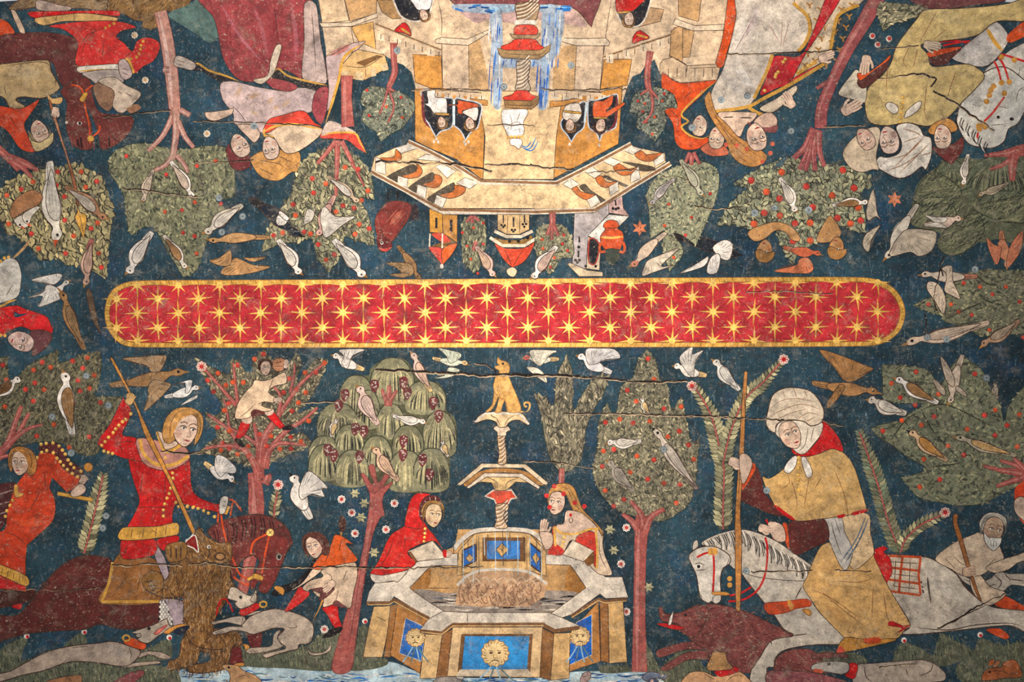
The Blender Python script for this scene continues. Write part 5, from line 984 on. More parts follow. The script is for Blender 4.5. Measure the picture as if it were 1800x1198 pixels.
# parapet with corbels
S(t, 'parapet', 'B3 90,170 255,95 430,62 980,395 1438,400 B4 270,400 905,75 1000,100 1190,140 1202,215 600,605 0,612 B3 1438,605 650,605 55,292', (230,196,150), ol='ink', sm=False)
for q in ('B3 190,335 400,232 442,250 430,292 235,372', 'B3 368,432 570,298 598,330 590,372 440,472', 'B3 528,522 750,384 768,412 750,452 602,562', 'B4 470,425 520,398 570,450 705,542 645,555 570,480 560,500', 'B4 665,340 700,325 770,360 905,420 860,425 760,382', 'B4 830,215 900,215 1110,258 1060,295 985,292 960,262', 'B3 230,350 270,345 280,392 215,362'): S(t, 'corbel_slot', q, (84,74,62))
for q in ('B3 440,224 490,278 470,332 390,352 322,332 425,300 447,260', 'B3 596,318 652,340 650,392 600,432 490,402 580,372', 'B3 766,408 852,430 832,482 722,522 640,490 750,460', 'B3 266,108 312,152 300,200 200,205 130,180 250,172', 'B4 408,442 450,420 482,462 622,498 560,534 480,512', 'B4 608,352 660,330 702,382 802,380 762,424 660,422', 'B4 758,262 810,228 882,272 962,258 922,314 820,322', 'B4 938,152 990,118 1042,152 1172,138 1100,202 1000,202'): S(t, 'corbel_arch', q, (196,108,54), ol='ink', hi=[])
for q in ('B3 284,330 370,352 362,430 280,392', 'B3 450,400 530,430 516,520 440,482', 'B3 610,490 696,522 660,602 590,562', 'B3 98,170 180,212 182,322 95,292', 'B3 260,95 380,58 442,100 312,142', 'B3 440,190 520,148 620,160 640,210', 'B3 600,250 660,225 775,290 700,350', 'B3 775,390 850,345 970,385 890,440', 'B4 535,532 612,490 650,552 570,602', 'B4 720,422 796,378 806,452 730,500', 'B4 905,322 970,250 986,352 905,387', 'B4 1098,202 1176,138 1196,202 1110,252', 'B4 330,402 400,350 476,402 400,440', 'B4 510,292 580,255 662,310 600,352', 'B4 650,202 720,170 830,210 762,250', 'B4 838,112 920,78 1000,105 920,152'): S(t, 'corbel_block', q, (222,210,194), ol='ink', ow=1, sm=False)
for q in (['B3 370,42 560,130 780,245 985,385 1438,388 B4 280,392 600,230 910,62'], ['B3 55,292 350,450 650,632 1438,634 B4 605,618 900,430 1240,225']):
    Lns(t, 'cornice', q, 9, (222,204,182), taper=0, sm=False); Lns(t, 'cornice_moulding', [s_.replace('385', '372').replace('632', '615') for s_ in q], 4.5, (140,100,68), taper=0, sm=False)
# turrets hanging beyond the parapet
S(t, 'turret_side', 'B3 550,605 660,652 662,812 553,805', (206,146,62), ol='ink', sm=False); S(t, 'turret_face', 'B3 660,655 786,660 784,892 665,812', (190,132,66), ol='ink', sm=False)
for q in ('B3 600,682 618,682 618,772 600,772', 'B3 722,700 745,700 745,806 722,790'): S(t, 'arrow_slit', q, DK, sm=False)
S(t, 'turret_gallery', 'B3 555,820 662,815 782,890 660,945 548,928', (120,88,46), ol='ink', sm=False, lines=['B3 560,900 720,880', 'B3 600,925 770,890']); S(t, 'gallery_wall', 'B3 570,820 660,815 730,880 660,890', (196,72,56)); S(t, 'gallery_gap', 'B3 556,822 650,890 560,925', 'bg', sm=False); Lns(t, 'gallery_post', ['B3 660,815 658,940', 'B3 556,815 550,930'], 2.4, 'stoneL', taper=0)
S(t, 'turret_roof', 'B3 545,930 660,948 660,1082! 600,1010', (196,66,58), ol='ink'); S(t, 'turret_roof', 'B3 660,948 782,898 740,990 660,1082!', (206,92,44), ol='ink'); S(t, 'finial', 'B3 640,1078 665,1075 668,1105 645,1108', 'gryL')
S(t, 'turret_face', 'B3 1125,655 1392,655 1392,782 1310,822 1200,822 1125,782', (206,170,122), ol='ink', sm=False, lines=['B3 1212,660 1205,820', 'B3 1312,660 1310,820'])
for q in ('B3 1168,660 1178,660 1178,730 1168,730', 'B3 1252,680 1266,680 1266,760 1252,760', 'B3 1346,660 1358,660 1358,725 1346,725'): S(t, 'arrow_slit', q, DK, sm=False)
dots(t, 'trefoil', 'B3 1158,745 1185,748 1172,762 1245,785 1272,785 1258,800 1338,738 1365,735 1350,760 1128,848 1222,882 1300,880 1378,852', 2.2, 'blk')
S(t, 'turret_band', 'B3 1100,850 1190,870 1330,868 1410,830 1410,870 1330,910 1190,910 1100,880', (140,104,54), ol='ink'); dots(t, 'band_boss', 'B3 1130,852 1225,882 1300,880 1378,852', 3, 'blk')
Lns(t, 'turret_ledge', ['B3 1098,795 1200,842 1320,842 1420,795', 'B3 1060,850 1165,918 1350,918 1440,862'], 5.5, (222,202,178), taper=0, sm=False)
S(t, 'turret_roof', 'B3 1100,900 1180,938 1345,938 1435,890 1390,1000 1325,1070 1250,1102! 1180,1040', (206,70,44), ol='ink', lines=['B3 1180,940 1250,1100', 'B3 1345,940 1250,1100']); S(t, 'finial', 'B3 1200,1125 1250,1098 1290,1130 1265,1180 1220,1170', (214,194,160), ol='ink')
S(t, 'grey_tower', 'B4 430,645 600,640 720,565 720,650 552,832 540,1105 470,1122 412,1072', (180,168,166), ol='ink', sm=False); S(t, 'tower_wing', 'B4 720,560 832,500 842,600 892,668 720,642', (196,160,152), ol='ink', sm=False); S(t, 'tower_top', 'B4 545,832 720,656 892,670 812,752 700,760 650,902', (222,216,206), ol='ink', sm=False); S(t, 'tower_end', 'B4 545,842 655,900 640,1125 530,1112', (218,196,168), ol='ink', sm=False); S(t, 'doorway', 'B4 560,860 640,905 615,1050 590,1078 550,1050', (34,36,42), ol=(170,60,50), ow=2.5); S(t, 'tower_base', 'B4 370,1075 395,1062 540,1125 668,1140 668,1175 470,1178', (214,190,156), ol='ink', sm=False)
g = Geo()
for q in ('B4 470,842 472,890', 'B4 465,960 462,1015', 'B4 775,535 780,580'): g.line(q, 3, 'blk')
for q in ('B4 467,930', 'B4 440,1040', 'B4 472,1040', 'B4 455,1058', 'B4 755,605', 'B4 780,610', 'B4 800,602', 'B4 525,1090', 'B4 610,1092'): g.disc(*pt(q), 2.6, 'blk')
finish('tower_ornament', g, t)
def guest(label, hd, r, rot, fl, hair, robe, rc, extra=()):
    t = person(label); S(t, 'robe', robe, rc, ol='ink')
    for n, q, c in extra: S(t, n, q, c, ol='ink', ow=1)
    head(t, hd, r, rot, fl, hair, hs='cap'); return t
guest('window guest in white buttoned gown resting an arm on the sill', 'B1 655,1030', 10, 175, 1, 'hairB', 'B1 530,770 600,760 600,820 690,830 700,950 710,970 600,965 550,900 480,862 540,870', (220,212,206), [('collar', 'B1 600,950 715,955 712,972 605,966', 'gold')])
guest('window guest in orange with white fur collar beside the blue mullion', 'B1 890,1040', 11, 165, -1, 'hairB', 'B1 790,845 950,875 955,905 830,930 830,960 790,950 780,890 710,890 715,880 790,878', (206,84,44), [('fur_collar', 'B1 830,940 955,905 945,1015 880,980', (220,206,196))])
guest('window guest in pale grey with a gold collar', 'B2 490,1055', 11, 185, 1, 'hair', 'B2 430,930 470,880 560,870 585,930 590,960 540,1030 450,1010 425,980', (206,192,178), [('collar', 'B2 435,930 585,945 580,960 440,945', 'gold')])
guest('window guest in orange stretching an arm out over the tree', 'B2 745,1055', 12, 190, -1, 'hairD', 'B2 690,860 770,850 850,800 840,880 790,940 940,862 950,880 800,985 690,990', (208,90,46), [('collar', 'B2 690,985 800,988 798,1000 690,998', 'gold')])
guest('guest in white and black in the upper arched window', 'B1 505,125', 10, 160, 1, 'hairB', 'B1 380,-40 555,-40 555,70 460,85 420,40', (216,212,210))
guest('guest in red in the opposite upper arched window', 'B2 985,160', 12, 180, -1, 'hairB', 'B2 895,-40 1140,-40 1080,40 1000,100 890,110', (196,40,36), [('collar', 'B2 890,98 1000,92 990,108 892,112', 'gold')])

t = Thing('painted_fountain', 'twisted column water spout with red bowls pouring blue water down the tower', 'painted fountain')
S(t, 'maroon_canopy', 'P 790,-20 1045,-20 1040,48! 1002,12 925,8 850,8 800,8', (120,66,68), ol='ink'); S(t, 'rose_hood', 'P 800,10 850,12 905,15 905,40 860,35 835,40', (178,146,142)); S(t, 'rose_hood', 'P 940,12 1000,12 1032,46 990,42 950,38', (184,152,144))
for q in ('P 862,20 880,18 884,100 880,190 868,188 866,100', 'P 955,14 990,20 985,80 968,120 962,188 946,190 952,110', 'P 876,98 950,100 950,116 878,118', 'P 795,8 910,8 905,20 860,24 800,18', 'P 942,8 1000,12 990,22 945,20'): S(t, 'water_sheet', q, (150,164,182))
g = Geo()
for x0, x1, y0, y1, n in ((860, 880, 18, 188, 26), (952, 985, 12, 120, 26), (945, 965, 100, 190, 18), (878, 950, 98, 118, 20)):
    for i in range(n):
        x = RNG.uniform(x0, x1); y = RNG.uniform(y0, y1 - 10); l = RNG.uniform(15, 60) if y1 - y0 > 40 else 16
        g.line(np.array([(x, y), (x - 2 + RNG.normal(0, 1), min(y1, y + l))]), RNG.uniform(1.2, 3), ((52,110,196), (150,176,204), (206,204,200), (40,88,170))[RNG.integers(4)], RNG.uniform(0, .8), taper=.3)
for i in range(30): x = RNG.uniform(795, 905) if i < 16 else RNG.uniform(940, 1000); y = 10 + RNG.uniform(0, 9); g.line(np.array([(x, y), (x + 14, y + RNG.normal(0, 2))]), 3, ('blue', 'sky', 'blueD')[RNG.integers(3)], RNG.uniform(0, .6))
finish('water', g, t)['kind'] = 'stuff'
swirl(t, 'P 908,6 946,6 945,26 940,36 912,36 908,26', (150,124,96), 5); S(t, 'collar', 'P 906,36 942,36 942,43 906,43', 'gryL')
S(t, 'bowl', 'P 903,55 908,45 925,43 940,45 946,55 940,62 908,62', (204,66,52), ol='ink', lines=['P 915,60 924,48 934,60']); S(t, 'lip', 'P 896,59 906,61 942,61 950,58 942,68 906,68', (150,122,92), ol='ink')
S(t, 'roof', 'P 880,82 896,76 906,69 940,69 948,78 957,84 945,89 890,89', (206,58,44), ol='ink', lines=['P 910,88 916,72', 'P 936,88 932,72']); S(t, 'slab', 'P 874,84 890,88 948,88 968,78 966,90 948,104 884,102 878,96', (150,120,84), ol='ink', sm=False, lines=['P 884,94 948,96 962,84'])
swirl(t, 'P 910,106 931,106 931,120 928,140 932,158 907,158 909,140 908,120', (176,158,136), 8)
S(t, 'roof', 'P 884,171 900,166 908,159 926,159 934,166 945,170 934,177 890,176', (206,58,44), ol='ink'); S(t, 'slab', 'P 886,176 934,177 948,167 946,182 934,192 888,189', (152,116,74), ol='ink', sm=False, lines=['P 886,184 934,185 946,176'])
t = Thing('painted_lion', 'white seated lion with a gold beaded collar under the red bowls', 'painted lion'); S(t, 'body', 'P 882,194 892,192 925,192 928,200 920,215 922,230 915,240 895,240 888,228 882,212', (216,214,212), ol='goldD', lines=['P 895,200 900,214 898,228', 'P 915,196 908,214', 'P 890,222 910,214 918,222'], lc='goldD'); dots(t, 'collar_bead', 'P 893,241 899,240 905,240 911,240 917,240', 2.6, 'gold', mat=M_GOLD); S(t, 'lion_head', 'P 897,244 915,244 918,252 912,262 904,256 897,254', (222,218,214), ol='goldD'); Lns(t, 'spout', ['P 915,256 928,264 938,262 946,246', 'P 916,258 928,262 936,255 942,240', 'P 917,255 926,258 934,248'], 1.8, 'blue')
t = Thing('painted_urn', 'red two handled urn with a dark plant beside the grey tower', 'painted urn')
S(t, 'plant', 'B4 690,950 740,930 800,960 810,1020 745,1095! 700,1040', (64,70,62)); S(t, 'urn_body', 'B4 672,752 700,712 745,702 790,715 806,752 792,772 835,805 845,860 830,915 810,950 740,940 690,950 660,910 648,840 690,782', (208,82,42), ol='ink', lines=['B4 680,770 800,770']); Lns(t, 'urn_band', ['B4 650,845 745,852 842,840'], 4, 'gold', mat=M_GOLD); Lns(t, 'handle', ['B4 660,890 640,930 650,970 690,965', 'B4 838,885 855,935 840,975 810,965'], 4.5, (204,84,46), taper=0)
def starflower(w, label, r=14): 
    x, y = pt(w); t = Thing('painted_flower', label, 'painted flower'); g = Geo(); a = np.linspace(0, 2 * math.pi, 12, endpoint=False) - .5; rr = np.where(np.arange(12) % 2, r * .5, r); g.polyraw(np.stack([x + rr * np.cos(a), y + rr * np.sin(a)], 1), 'salm')
    for i in range(5): g.disc(x + RNG.normal(0, 4), y + RNG.normal(0, 4), 1.2, 'brnD', h=.4, n=6)
    finish('petals', g, t)
starflower('B4 980,770', 'salmon star shaped flower beside the red urn'); starflower('C4 530,320', 'salmon star shaped flower below the white turban')
t = tree('small dark striped leaf tree hanging between the two turrets')
foliage(t, 'B3 820,740 850,690 905,668 1000,690 1028,790 1020,950 960,1000 985,1080 925,1155! 870,1090 830,1020', (104,106,82), 6, 11, ang=90, spread=20, cols=((104,108,84), (150,148,112), (50,56,48)), wts=(.45,.35,.2), wid=.35); limbs(t, [('B3 910,665 912,730', (8, 5)), ('B3 905,670 860,720', (5, 4)), ('B3 920,670 970,710', (5, 4)), ('B3 945,880 920,960', (6, 4))]); fruits(t, 'B3 1005,728 922,768 828,808 868,922 1005,905 900,1032 958,1152', 2.8)
t = tree('small round leaf tree with forked red roots beside the grey tower')
foliage(t, 'B4 98,860 130,765 230,732 340,752 400,835 425,930 412,1010 300,1030 280,1095 220,1165! 180,1100 110,1000', (122,120,92), 6, 9, ang=90, spread=60, cols=((118,118,92), (164,158,120), (62,66,54)), wts=(.45,.35,.2)); limbs(t, [('B4 245,640 245,760', (10, 9)), ('B4 235,740 200,830', (6, 5)), ('B4 245,750 238,870', (6, 4)), ('B4 255,745 295,835', (6, 5))]); fruits(t, 'B4 340,828 158,865 330,902 165,943 372,960 262,1020 230,1100', 3)
bird('pink bird diving past the striped leaf tree', 'B3 1110,1165', 'B3 945,920', fl=-1, col=(206,170,158), wc=(180,150,130)); bird('white bird diving past the small round leaf tree', 'B4 60,1180', 'B4 280,920', fl=1, wc=(196,164,150))
bird('brown bird twisting downward beside the orange turret', 'B3 480,1190', 'B3 285,915', fl=-1, col='brnL', wings=['B3 400,1080 330,1060 185,1065 280,1110 350,1180 420,1150', 'B3 380,1150 215,1160 330,1190'], wcol=(160,126,88), fat=.7)
t = Thing('painted_partridge', 'plump dark red partridge hanging by the castle cornice', 'painted bird', BG)
S(t, 'tail', 'B3 330,600 430,570 460,640 440,700 360,680', (52,40,46)); S(t, 'body', 'B3 90,740 105,660 150,600 200,550 300,540 375,560 400,600 370,700 300,800 240,880 180,900 120,860', (122,50,46), ol='ink', hi=[('B3 320,620 260,690 220,740', 9, (196,112,84))], lines=['B3 380,600 330,720 250,860', 'B3 130,760 170,850']); S(t, 'partridge_head', 'B3 105,850 150,830 220,880 235,930 170,968 125,950', (96,34,36), ol='ink'); dots(t, 'eye', 'B3 150,895', 3, 'white', 'blk'); S(t, 'beak', 'B3 120,935 180,970 235,930 170,945', (186,70,62)); Lns(t, 'legs', ['B3 205,540 200,460', 'B3 280,530 285,450'], 3, 'blk')
# ================================================================== the castle side, drawn the other way up
def bird2(*a, **k): return bird(*a, **k)
t = Thing('painted_bear', 'brown furred beast along the top edge above the red man', 'painted bear')
fur(t, 'A1 700,-60 1420,-60 1420,-20 1330,20 1420,150 1415,175 1250,110 1160,75 1130,165 1070,205 1000,190 1000,150 940,140 860,95 760,80', (122,92,58), 'body', 7, 9, -60)
fur(t, 'A1 60,60 130,0 250,-60 720,-60 740,70 600,60 480,60 400,75 270,50 130,70', (128,104,78), 'flank', 7, 9, -20)
S(t, 'paw', 'A1 250,40 260,0 330,10 400,30 500,50 480,75 350,80 270,70', (168,146,136), ol='ink')
t = Thing('painted_horse', 'maroon horse hanging its head beside the man in red', 'painted horse')
S(t, 'body', 'A1 -60,260 0,248 180,228 400,235 545,290 560,450 570,545 450,605 400,530 350,430 0,450 -60,460', (92,46,46), ol='ink', hi=[('A1 100,290 300,290 480,350', 18, (108,58,56))])
S(t, 'neck', 'A1 430,630 560,545 630,560 655,690 710,790 920,815 925,900 840,1000 720,1050 700,980 640,800 560,720', (104,50,48), ol='ink', lines=['A1 750,870 820,1000', 'A1 720,820 800,850'])
S(t, 'horse_head', 'A1 425,645 470,600 540,590 600,650 590,720 640,860 650,980 640,1045 560,1045 490,980 460,850 470,720', (102,48,46), ol='ink', lines=['A1 440,640 490,620 530,650', 'A1 480,650 500,690', 'A1 470,800 480,900', 'A1 540,660 520,620'])
g = Geo(); q = ['A1 %g,%g %g,%g %g,%g' % (500 + i * 22, 960 + (i % 3) * 8, 505 + i * 22, 1010, 515 + i * 21, 1048 - abs(i - 6) * 3) for i in range(13)]
for s_ in q: g.line(s_, 2.4, ('mar', 'blk', 'marL')[RNG.integers(3)], RNG.uniform(0, .6))
finish('forelock', g, t)
g = Geo(); g.disc(*pt('A1 558,865'), 4.4, 'white', 3); g.disc(*pt('A1 560,865'), 2.8, 'blk', h=.3); g.disc(*pt('A1 468,860'), 2.6, 'gryL', h=.1); finish('eye', g, t)
Lns(t, 'bridle', ['A1 500,595 550,605 580,640 600,760 625,870 632,1005', 'A1 600,640 640,605 660,600', 'A1 655,955 695,920 700,880'], 3, 'ver', taper=0); S(t, 'bit', 'A1 560,700 590,650 615,655 600,690 590,715', 'gold', ol='goldD', mat=M_GOLD); S(t, 'rosette', 'A1 615,965 640,950 660,970 650,990 620,990', 'gold', ol='goldD', mat=M_GOLD)

t = person('man in red with a long brown beard bowing by the pale tree trunk')
S(t, 'robe_red', 'A1 200,85 420,78 830,75 835,115 600,95 250,128', 'red', ol='ink'); S(t, 'fur_hem', 'A1 245,130 430,105 600,93 825,125 815,150 640,150 450,150 300,178', (190,152,98), ol='ink', lines=['A1 400,110 390,150', 'A1 520,100 520,150'])
S(t, 'robe', 'A1 345,182 600,150 830,150 955,190 860,215 815,260 870,300 930,360 960,290 1030,262 1110,290 1122,340 1080,425 1000,470 945,515 885,410 830,452 545,465 545,300 450,210', (186,48,46), ol='ink', lines=['A1 730,290 715,420', 'A1 600,290 570,380', 'A1 750,200 620,240 560,340', 'A1 930,360 880,400'], hi=[('A1 640,260 800,240', 16, (204,64,58)), ('A1 1040,320 1060,380', 12, (210,44,40))])
dots(t, 'gold_button', 'A1 1005,290 990,318 985,345 975,375 960,400 920,412 890,415 800,165 770,180 740,195', 2.6, 'gold', mat=M_GOLD); S(t, 'cuff', 'A1 895,420 915,420 945,510 925,510', 'gold', mat=M_GOLD)
S(t, 'collar', 'A1 545,470 700,455 830,450 832,490 690,490 560,512', 'gryL', ol='ink'); Lns(t, 'collar_gold', ['A1 550,500 700,490 830,490'], 2.6, 'gold')
S(t, 'neck', 'A1 580,510 830,490 870,570 800,600 680,590 640,560', (170,156,150), ol='ink'); S(t, 'hand', 'A1 835,430 885,420 930,520 880,560 840,520', (170,150,146), ol='ink', lines=['A1 850,480 900,490', 'A1 855,510 900,525'])
S(t, 'beard', 'A1 655,600 760,560 800,640 790,745 755,780 700,740 670,680', (132,100,80), ol='ink'); S(t, 'face', 'A1 690,570 800,540 880,595 990,655 930,735 855,795 790,745 800,640', (190,170,152), ol='ink', lines=['A1 830,640 860,660', 'A1 880,650 930,680'])
S(t, 'cap', 'A1 890,760 960,730 990,760 920,795', (150,108,80))
t = tree('round tree of large scalloped leaves pierced by the gold tipped lance')
foliage(t, 'A3 -60,400 20,200 60,150 160,110 250,80 360,60 480,50 560,40 700,120 750,230 795,350 780,480 760,650 745,842! 650,785 560,740 480,745 400,700 275,692! 200,600 130,540 60,515 20,420', (142,134,92), 9, 15, ang=80, spread=30, cols=((140,132,92), (172,160,112), (104,102,74)), wts=(.5,.35,.15), line=.95, wid=.62)
fruits(t, 'A3 405,87 570,87 680,155 232,158 150,210 48,252 395,183 602,195 453,262 62,453 455,428 685,445 640,485 517,537 220,522 270,625 460,660 693,660 712,758')
limbs(t, [('A1 -60,1000 60,1110 A3 130,80', (13, 12, 6)), ('A1 60,1110 180,1150 A3 270,80', (16, 12, 4)), ('A1 80,1130 A3 160,60 225,130', (10, 8, 4))])
t = person('hooded man in orange carrying a lance over the maroon horse')
S(t, 'shield', 'A1 -60,460 0,450 180,430 330,420 352,445 360,500 420,605 400,640 300,690 160,680 110,700 170,740 170,760 130,785 80,780 30,690 -60,640', (172,146,106), ol='ink', ow=2, lines=['A1 10,470 320,440 390,600 280,640', 'A1 130,680 120,720', 'A1 30,600 40,660'], hi=[('A1 60,520 300,500', 22, (186,164,128))])
S(t, 'robe', 'A1 -60,740 0,742 150,760 275,700 200,820 170,880 210,980 250,1060 190,1065 130,1030 60,930 0,885 -60,860', (196,66,40), ol='ink', lines=['A1 60,800 120,900'])
S(t, 'strap', 'A1 330,655 370,690 430,680 440,700 420,730 350,720', 'och', ol='ink')
head(t, 'A1 275,925', 21, 155, -1, (176,156,120), (196,168,150), hs='cap'); S(t, 'hood', 'A1 215,985 270,1000 330,970 372,930 372,990 330,1035 250,1062', (196,174,128), ol='ink'); 
S(t, 'lance', 'A1 340,700 360,720 410,880 460,1050 510,1198 A3 540,200 555,320 540,325 515,190 470,0 A1 430,1000 370,820', (150,88,58), ol='ink', hi=[('A1 370,790 440,1000 500,1190', 3, (196,150,120))]); S(t, 'lance_head', 'A3 542,318 562,372 600,385 608,430 600,490 588,562! 560,490 525,410 545,370', 'gold', ol='ink', mat=M_GOLD, lines=['A3 560,390 590,540'])
hand(t, 'A1 385,790', 15, 100, 1, fist=True)
t = person('small figure in orange at the border behind the maroon horse'); S(t, 'robe', 'A1 -60,120 0,130 60,160 105,230 40,240 -60,260', (200,72,36), ol='ink'); S(t, 'staff', 'A1 75,70 110,80 170,200 175,235 140,225', (186,160,140), ol='ink')

t = tree('pale pink trunk standing by the red man with a broad crown of dull leaves')
foliage(t, 'P 192,300 196,272 222,256 255,252 300,262 330,262 365,256 400,262 412,300 410,345 378,350 398,372 375,400 360,435 345,475 322,487! 300,450 270,400 250,400 228,410 218,345 205,322', (104,106,80), 7, 10, ang=85, spread=45, cols=((112,114,86), (142,142,104), (58,66,54)), wts=(.5,.3,.2), line=.5)
limbs(t, [('A1 1125,80 1165,250 1200,480 1230,790', (21, 22, 22, 19)), ('A1 1235,760 1150,940 1040,1060', (11, 8, 6)), ('A1 1235,780 1235,950 1210,1120', (13, 11, 9)), ('A1 1250,850 1300,960 1360,1035', (9, 8, 6)), ('A1 1265,770 1335,810', (9, 8)), ('A1 1210,1100 1160,1160 1080,1198', (9, 5)), ('A1 1240,1090 1290,1150 A3 1320,90', (8, 5)), ('A1 1190,490 1145,490', (10, 9))], 'trunk', (176,128,116), (204,166,156))
fruits(t, 'A1 888,1095 1383,1165 A3 1168,107 1158,367 1278,357 1367,300 1285,515 1365,538 1380,660 A2 157,1130 25,1165 A4 10,302 193,312 22,660 10,540', 3.8)
bird('pale bird with folded wing climbing down the dull leaved crown', 'A3 1370,260', 'A3 1200,10', fl=-1, wc=(200,178,160), fat=.8)
bird('small pale bird head down beside the torn seam of the crown', 'A3 990,290', 'A3 1075,70', fl=1, fat=.9, col=(196,178,160))
bird('brown winged bird sliding down the tip of the dull crown', 'A3 1320,755', 'A3 1150,530', fl=-1, wc='brnL', fat=.8, col='gryL')
bird('white bird flapping downward beneath the dull crown', 'A3 880,790', 'A3 1065,505', fl=1, fat=1.0, wc='gryL')
for w, r in (('A1 1020,562', 6), ('A1 945,247', 6), ('A2 95,938', 6)): flower(w, r, 'gryL', 'tan', 'small faded pale blossom on the ground behind the bowing man')

bird('long necked white bird with a striped tail hanging in the scalloped tree', 'A3 375,575', 'A3 345,10', fl=1, fat=.75, col=(206,198,186), beak='ver')
t = Thing('painted_bird', 'pair of white headed birds with one brown back in the scalloped tree', 'painted bird', BG)
S(t, 'back', 'A3 70,370 100,290 170,235 240,215 300,258 270,320 180,360 95,412', (156,108,74), ol='ink'); S(t, 'bird_head', 'A3 100,420 160,390 200,440 190,475 140,480 110,450', 'gryL', ol='ink'); S(t, 'bird_head', 'A3 160,385 250,330 280,340 225,400 205,450 170,440', 'gryL', ol='ink'); dots(t, 'eye', 'A3 140,460 190,435', 2, 'blk'); S(t, 'beak', 'A3 150,465 178,488 150,480', 'ver'); S(t, 'beak', 'A3 200,445 220,470 192,460', 'ver')
bird('brown thrush perched behind the lance in the scalloped tree', 'A3 755,405', 'A3 460,185', fl=-1, wc=(176,164,150), col=(164,118,86), fat=.8)
bird('dusky pink bird tumbling from the lowest leaves of the scalloped tree', 'A3 585,880', 'A3 640,555', fl=1, col=(186,152,136), tail=(150,80,80), fat=.8)
bird('white dove seized by the brown falcon beside the starred band', 'A3 490,860', 'A3 270,1035', fl=1, wings=['A3 370,880 320,870 220,845 400,800 440,815 410,860', 'A3 330,880 300,930 190,975 300,960 270,1035 380,1000 430,970 400,900'], col=(206,200,194), fat=.7)
t = bird('tall brown falcon standing upright at the end of the starred band', 'A3 415,930', 'D1 590,220', fl=-1, col='brnL', wc=(134,104,74), fat=.62, name='painted_falcon')
S(t, 'far_wing', 'A3 605,930 625,905 650,960 690,1150 D1 710,100 690,80 A3 640,1100', (96,76,60), ol='ink')
t = person('figure with a pale round headdress and a stick at the border')
S(t, 'headdress', 'A3 -60,730 0,725 60,692 120,712 150,800 145,880 120,965 0,1010 -60,1020', (196,190,182), ol='ink', lines=['A3 40,960 90,880']); Lns(t, 'stick', ['A3 90,695 150,640 215,565'], 4.5, 'tan'); dots(t, 'gold_bead', 'A3 5,715 30,692 60,686', 3, 'gold', mat=M_GOLD)
S(t, 'robe', 'A3 -60,1050 0,1040 115,1025 180,1050 260,1075 335,1110 365,1180 D1 372,40 360,110 250,95 150,55 60,90 0,130 -60,150', (192,34,38), ol='ink', lines=['A3 20,1080 90,1130']); S(t, 'robe_gap', 'A3 100,1070 140,1085 200,1080 110,1110', 'bg'); Lns(t, 'hem', ['A3 -60,1040 20,1025 60,1000 115,985'], 4, 'gold')
S(t, 'hair', 'D1 215,90 300,80 365,110 350,170 290,230 225,260 230,180', (96,56,60), ol='ink'); head(t, 'D1 150,155', 24, 112, 1, None, (200,172,164)); dots(t, 'gold_bead', 'D1 5,115 35,118', 3, 'gold', mat=M_GOLD)

# ------------------------------------------------------------------ the embracing couple
t = Thing('painted_slope', 'faded teal slope between the brown beast and the rose gown', 'painted slope')
S(t, 'slope', 'A1 1180,100 1330,30 1420,-40 1520,-40 1560,200 1480,300 1380,240 1300,190', (84,108,104), hi=[('A1 1250,110 1400,180', 10, (104,126,120))])
t = person('lady in a great rose gown bending with lilac bodice by the castle')
S(t, 'gown', 'A2 40,-60 780,-60 778,300 765,545 690,510 600,490 560,560 400,575 300,545 210,410 165,200 140,120', (146,62,66), ol='ink', hi=[('A2 200,40 330,260 470,420', 5, (190,124,140)), ('A2 420,40 480,200 520,400', 5, (184,110,116)), ('A2 680,0 720,250 710,450', 5, (180,110,120)), ('A2 300,120 260,300 330,480', 6, (180,86,90)), ('A2 560,100 590,300 620,460', 6, (128,44,50)), ('A2 240,60 250,280 300,450', 6, (128,46,50))], lines=['A2 560,0 600,300'])
S(t, 'sleeve_fall', 'A2 780,25 860,30 895,300 920,420 935,580 860,580 765,540 778,300', (190,166,158), ol='ink', lines=['A2 830,60 850,330 860,520'])
S(t, 'bodice', 'A2 190,588 280,570 450,610 650,640 735,615 860,640 835,780 720,790 560,830 505,880 500,935 290,870 280,800 205,700', (190,166,164), ol='ink', lines=['A2 270,740 330,800 380,870'], hi=[('A2 340,600 300,680', 4, 'tan'), ('A2 440,640 400,690 470,650', 4, 'tan'), ('A2 560,680 520,730', 4, 'tan'), ('A2 400,780 460,810', 4, 'tan'), ('A2 560,770 600,740', 4, 'tan'), ('A2 680,700 620,750', 4, 'tan')])
S(t, 'dark_band', 'A2 -20,470 40,455 150,510 280,560 180,570 60,500 0,495', (44,40,44)); S(t, 'dark_band', 'A2 540,540 590,490 640,530 780,570 930,590 890,640 780,615 700,575 580,555', (44,42,46)); Lns(t, 'gold_edge', ['A2 -20,460 30,445 110,495 220,530 320,570', 'A2 560,520 595,482 660,530 780,565 940,600'], 3.6, 'gold', mat=M_GOLD)
S(t, 'hand', 'A1 1235,395 1290,400 1375,450 1350,492 1290,480 1225,460', (176,160,150), ol='ink', lines=['A1 1240,420 1300,440', 'A1 1235,445 1290,460'])
S(t, 'rose_cuff', 'A2 500,550 600,555 730,600 680,640 560,620', (160,70,74), ol='ink'); S(t, 'rose_panel', 'A2 860,640 940,610 950,700 900,870 835,780', (150,66,74), ol='ink')
S(t, 'scarf', 'A2 980,380 1100,310 1210,285! 1150,350 1060,400 1010,560 1000,650 940,780 950,620 930,400', (196,168,164), ol='ink', hi=[('A2 960,390 1100,320', 6, (200,80,72))]); Lns(t, 'scarf_gold', ['A2 1200,300 1060,400 1020,560 980,700 930,860'], 5, 'gold', mat=M_GOLD)
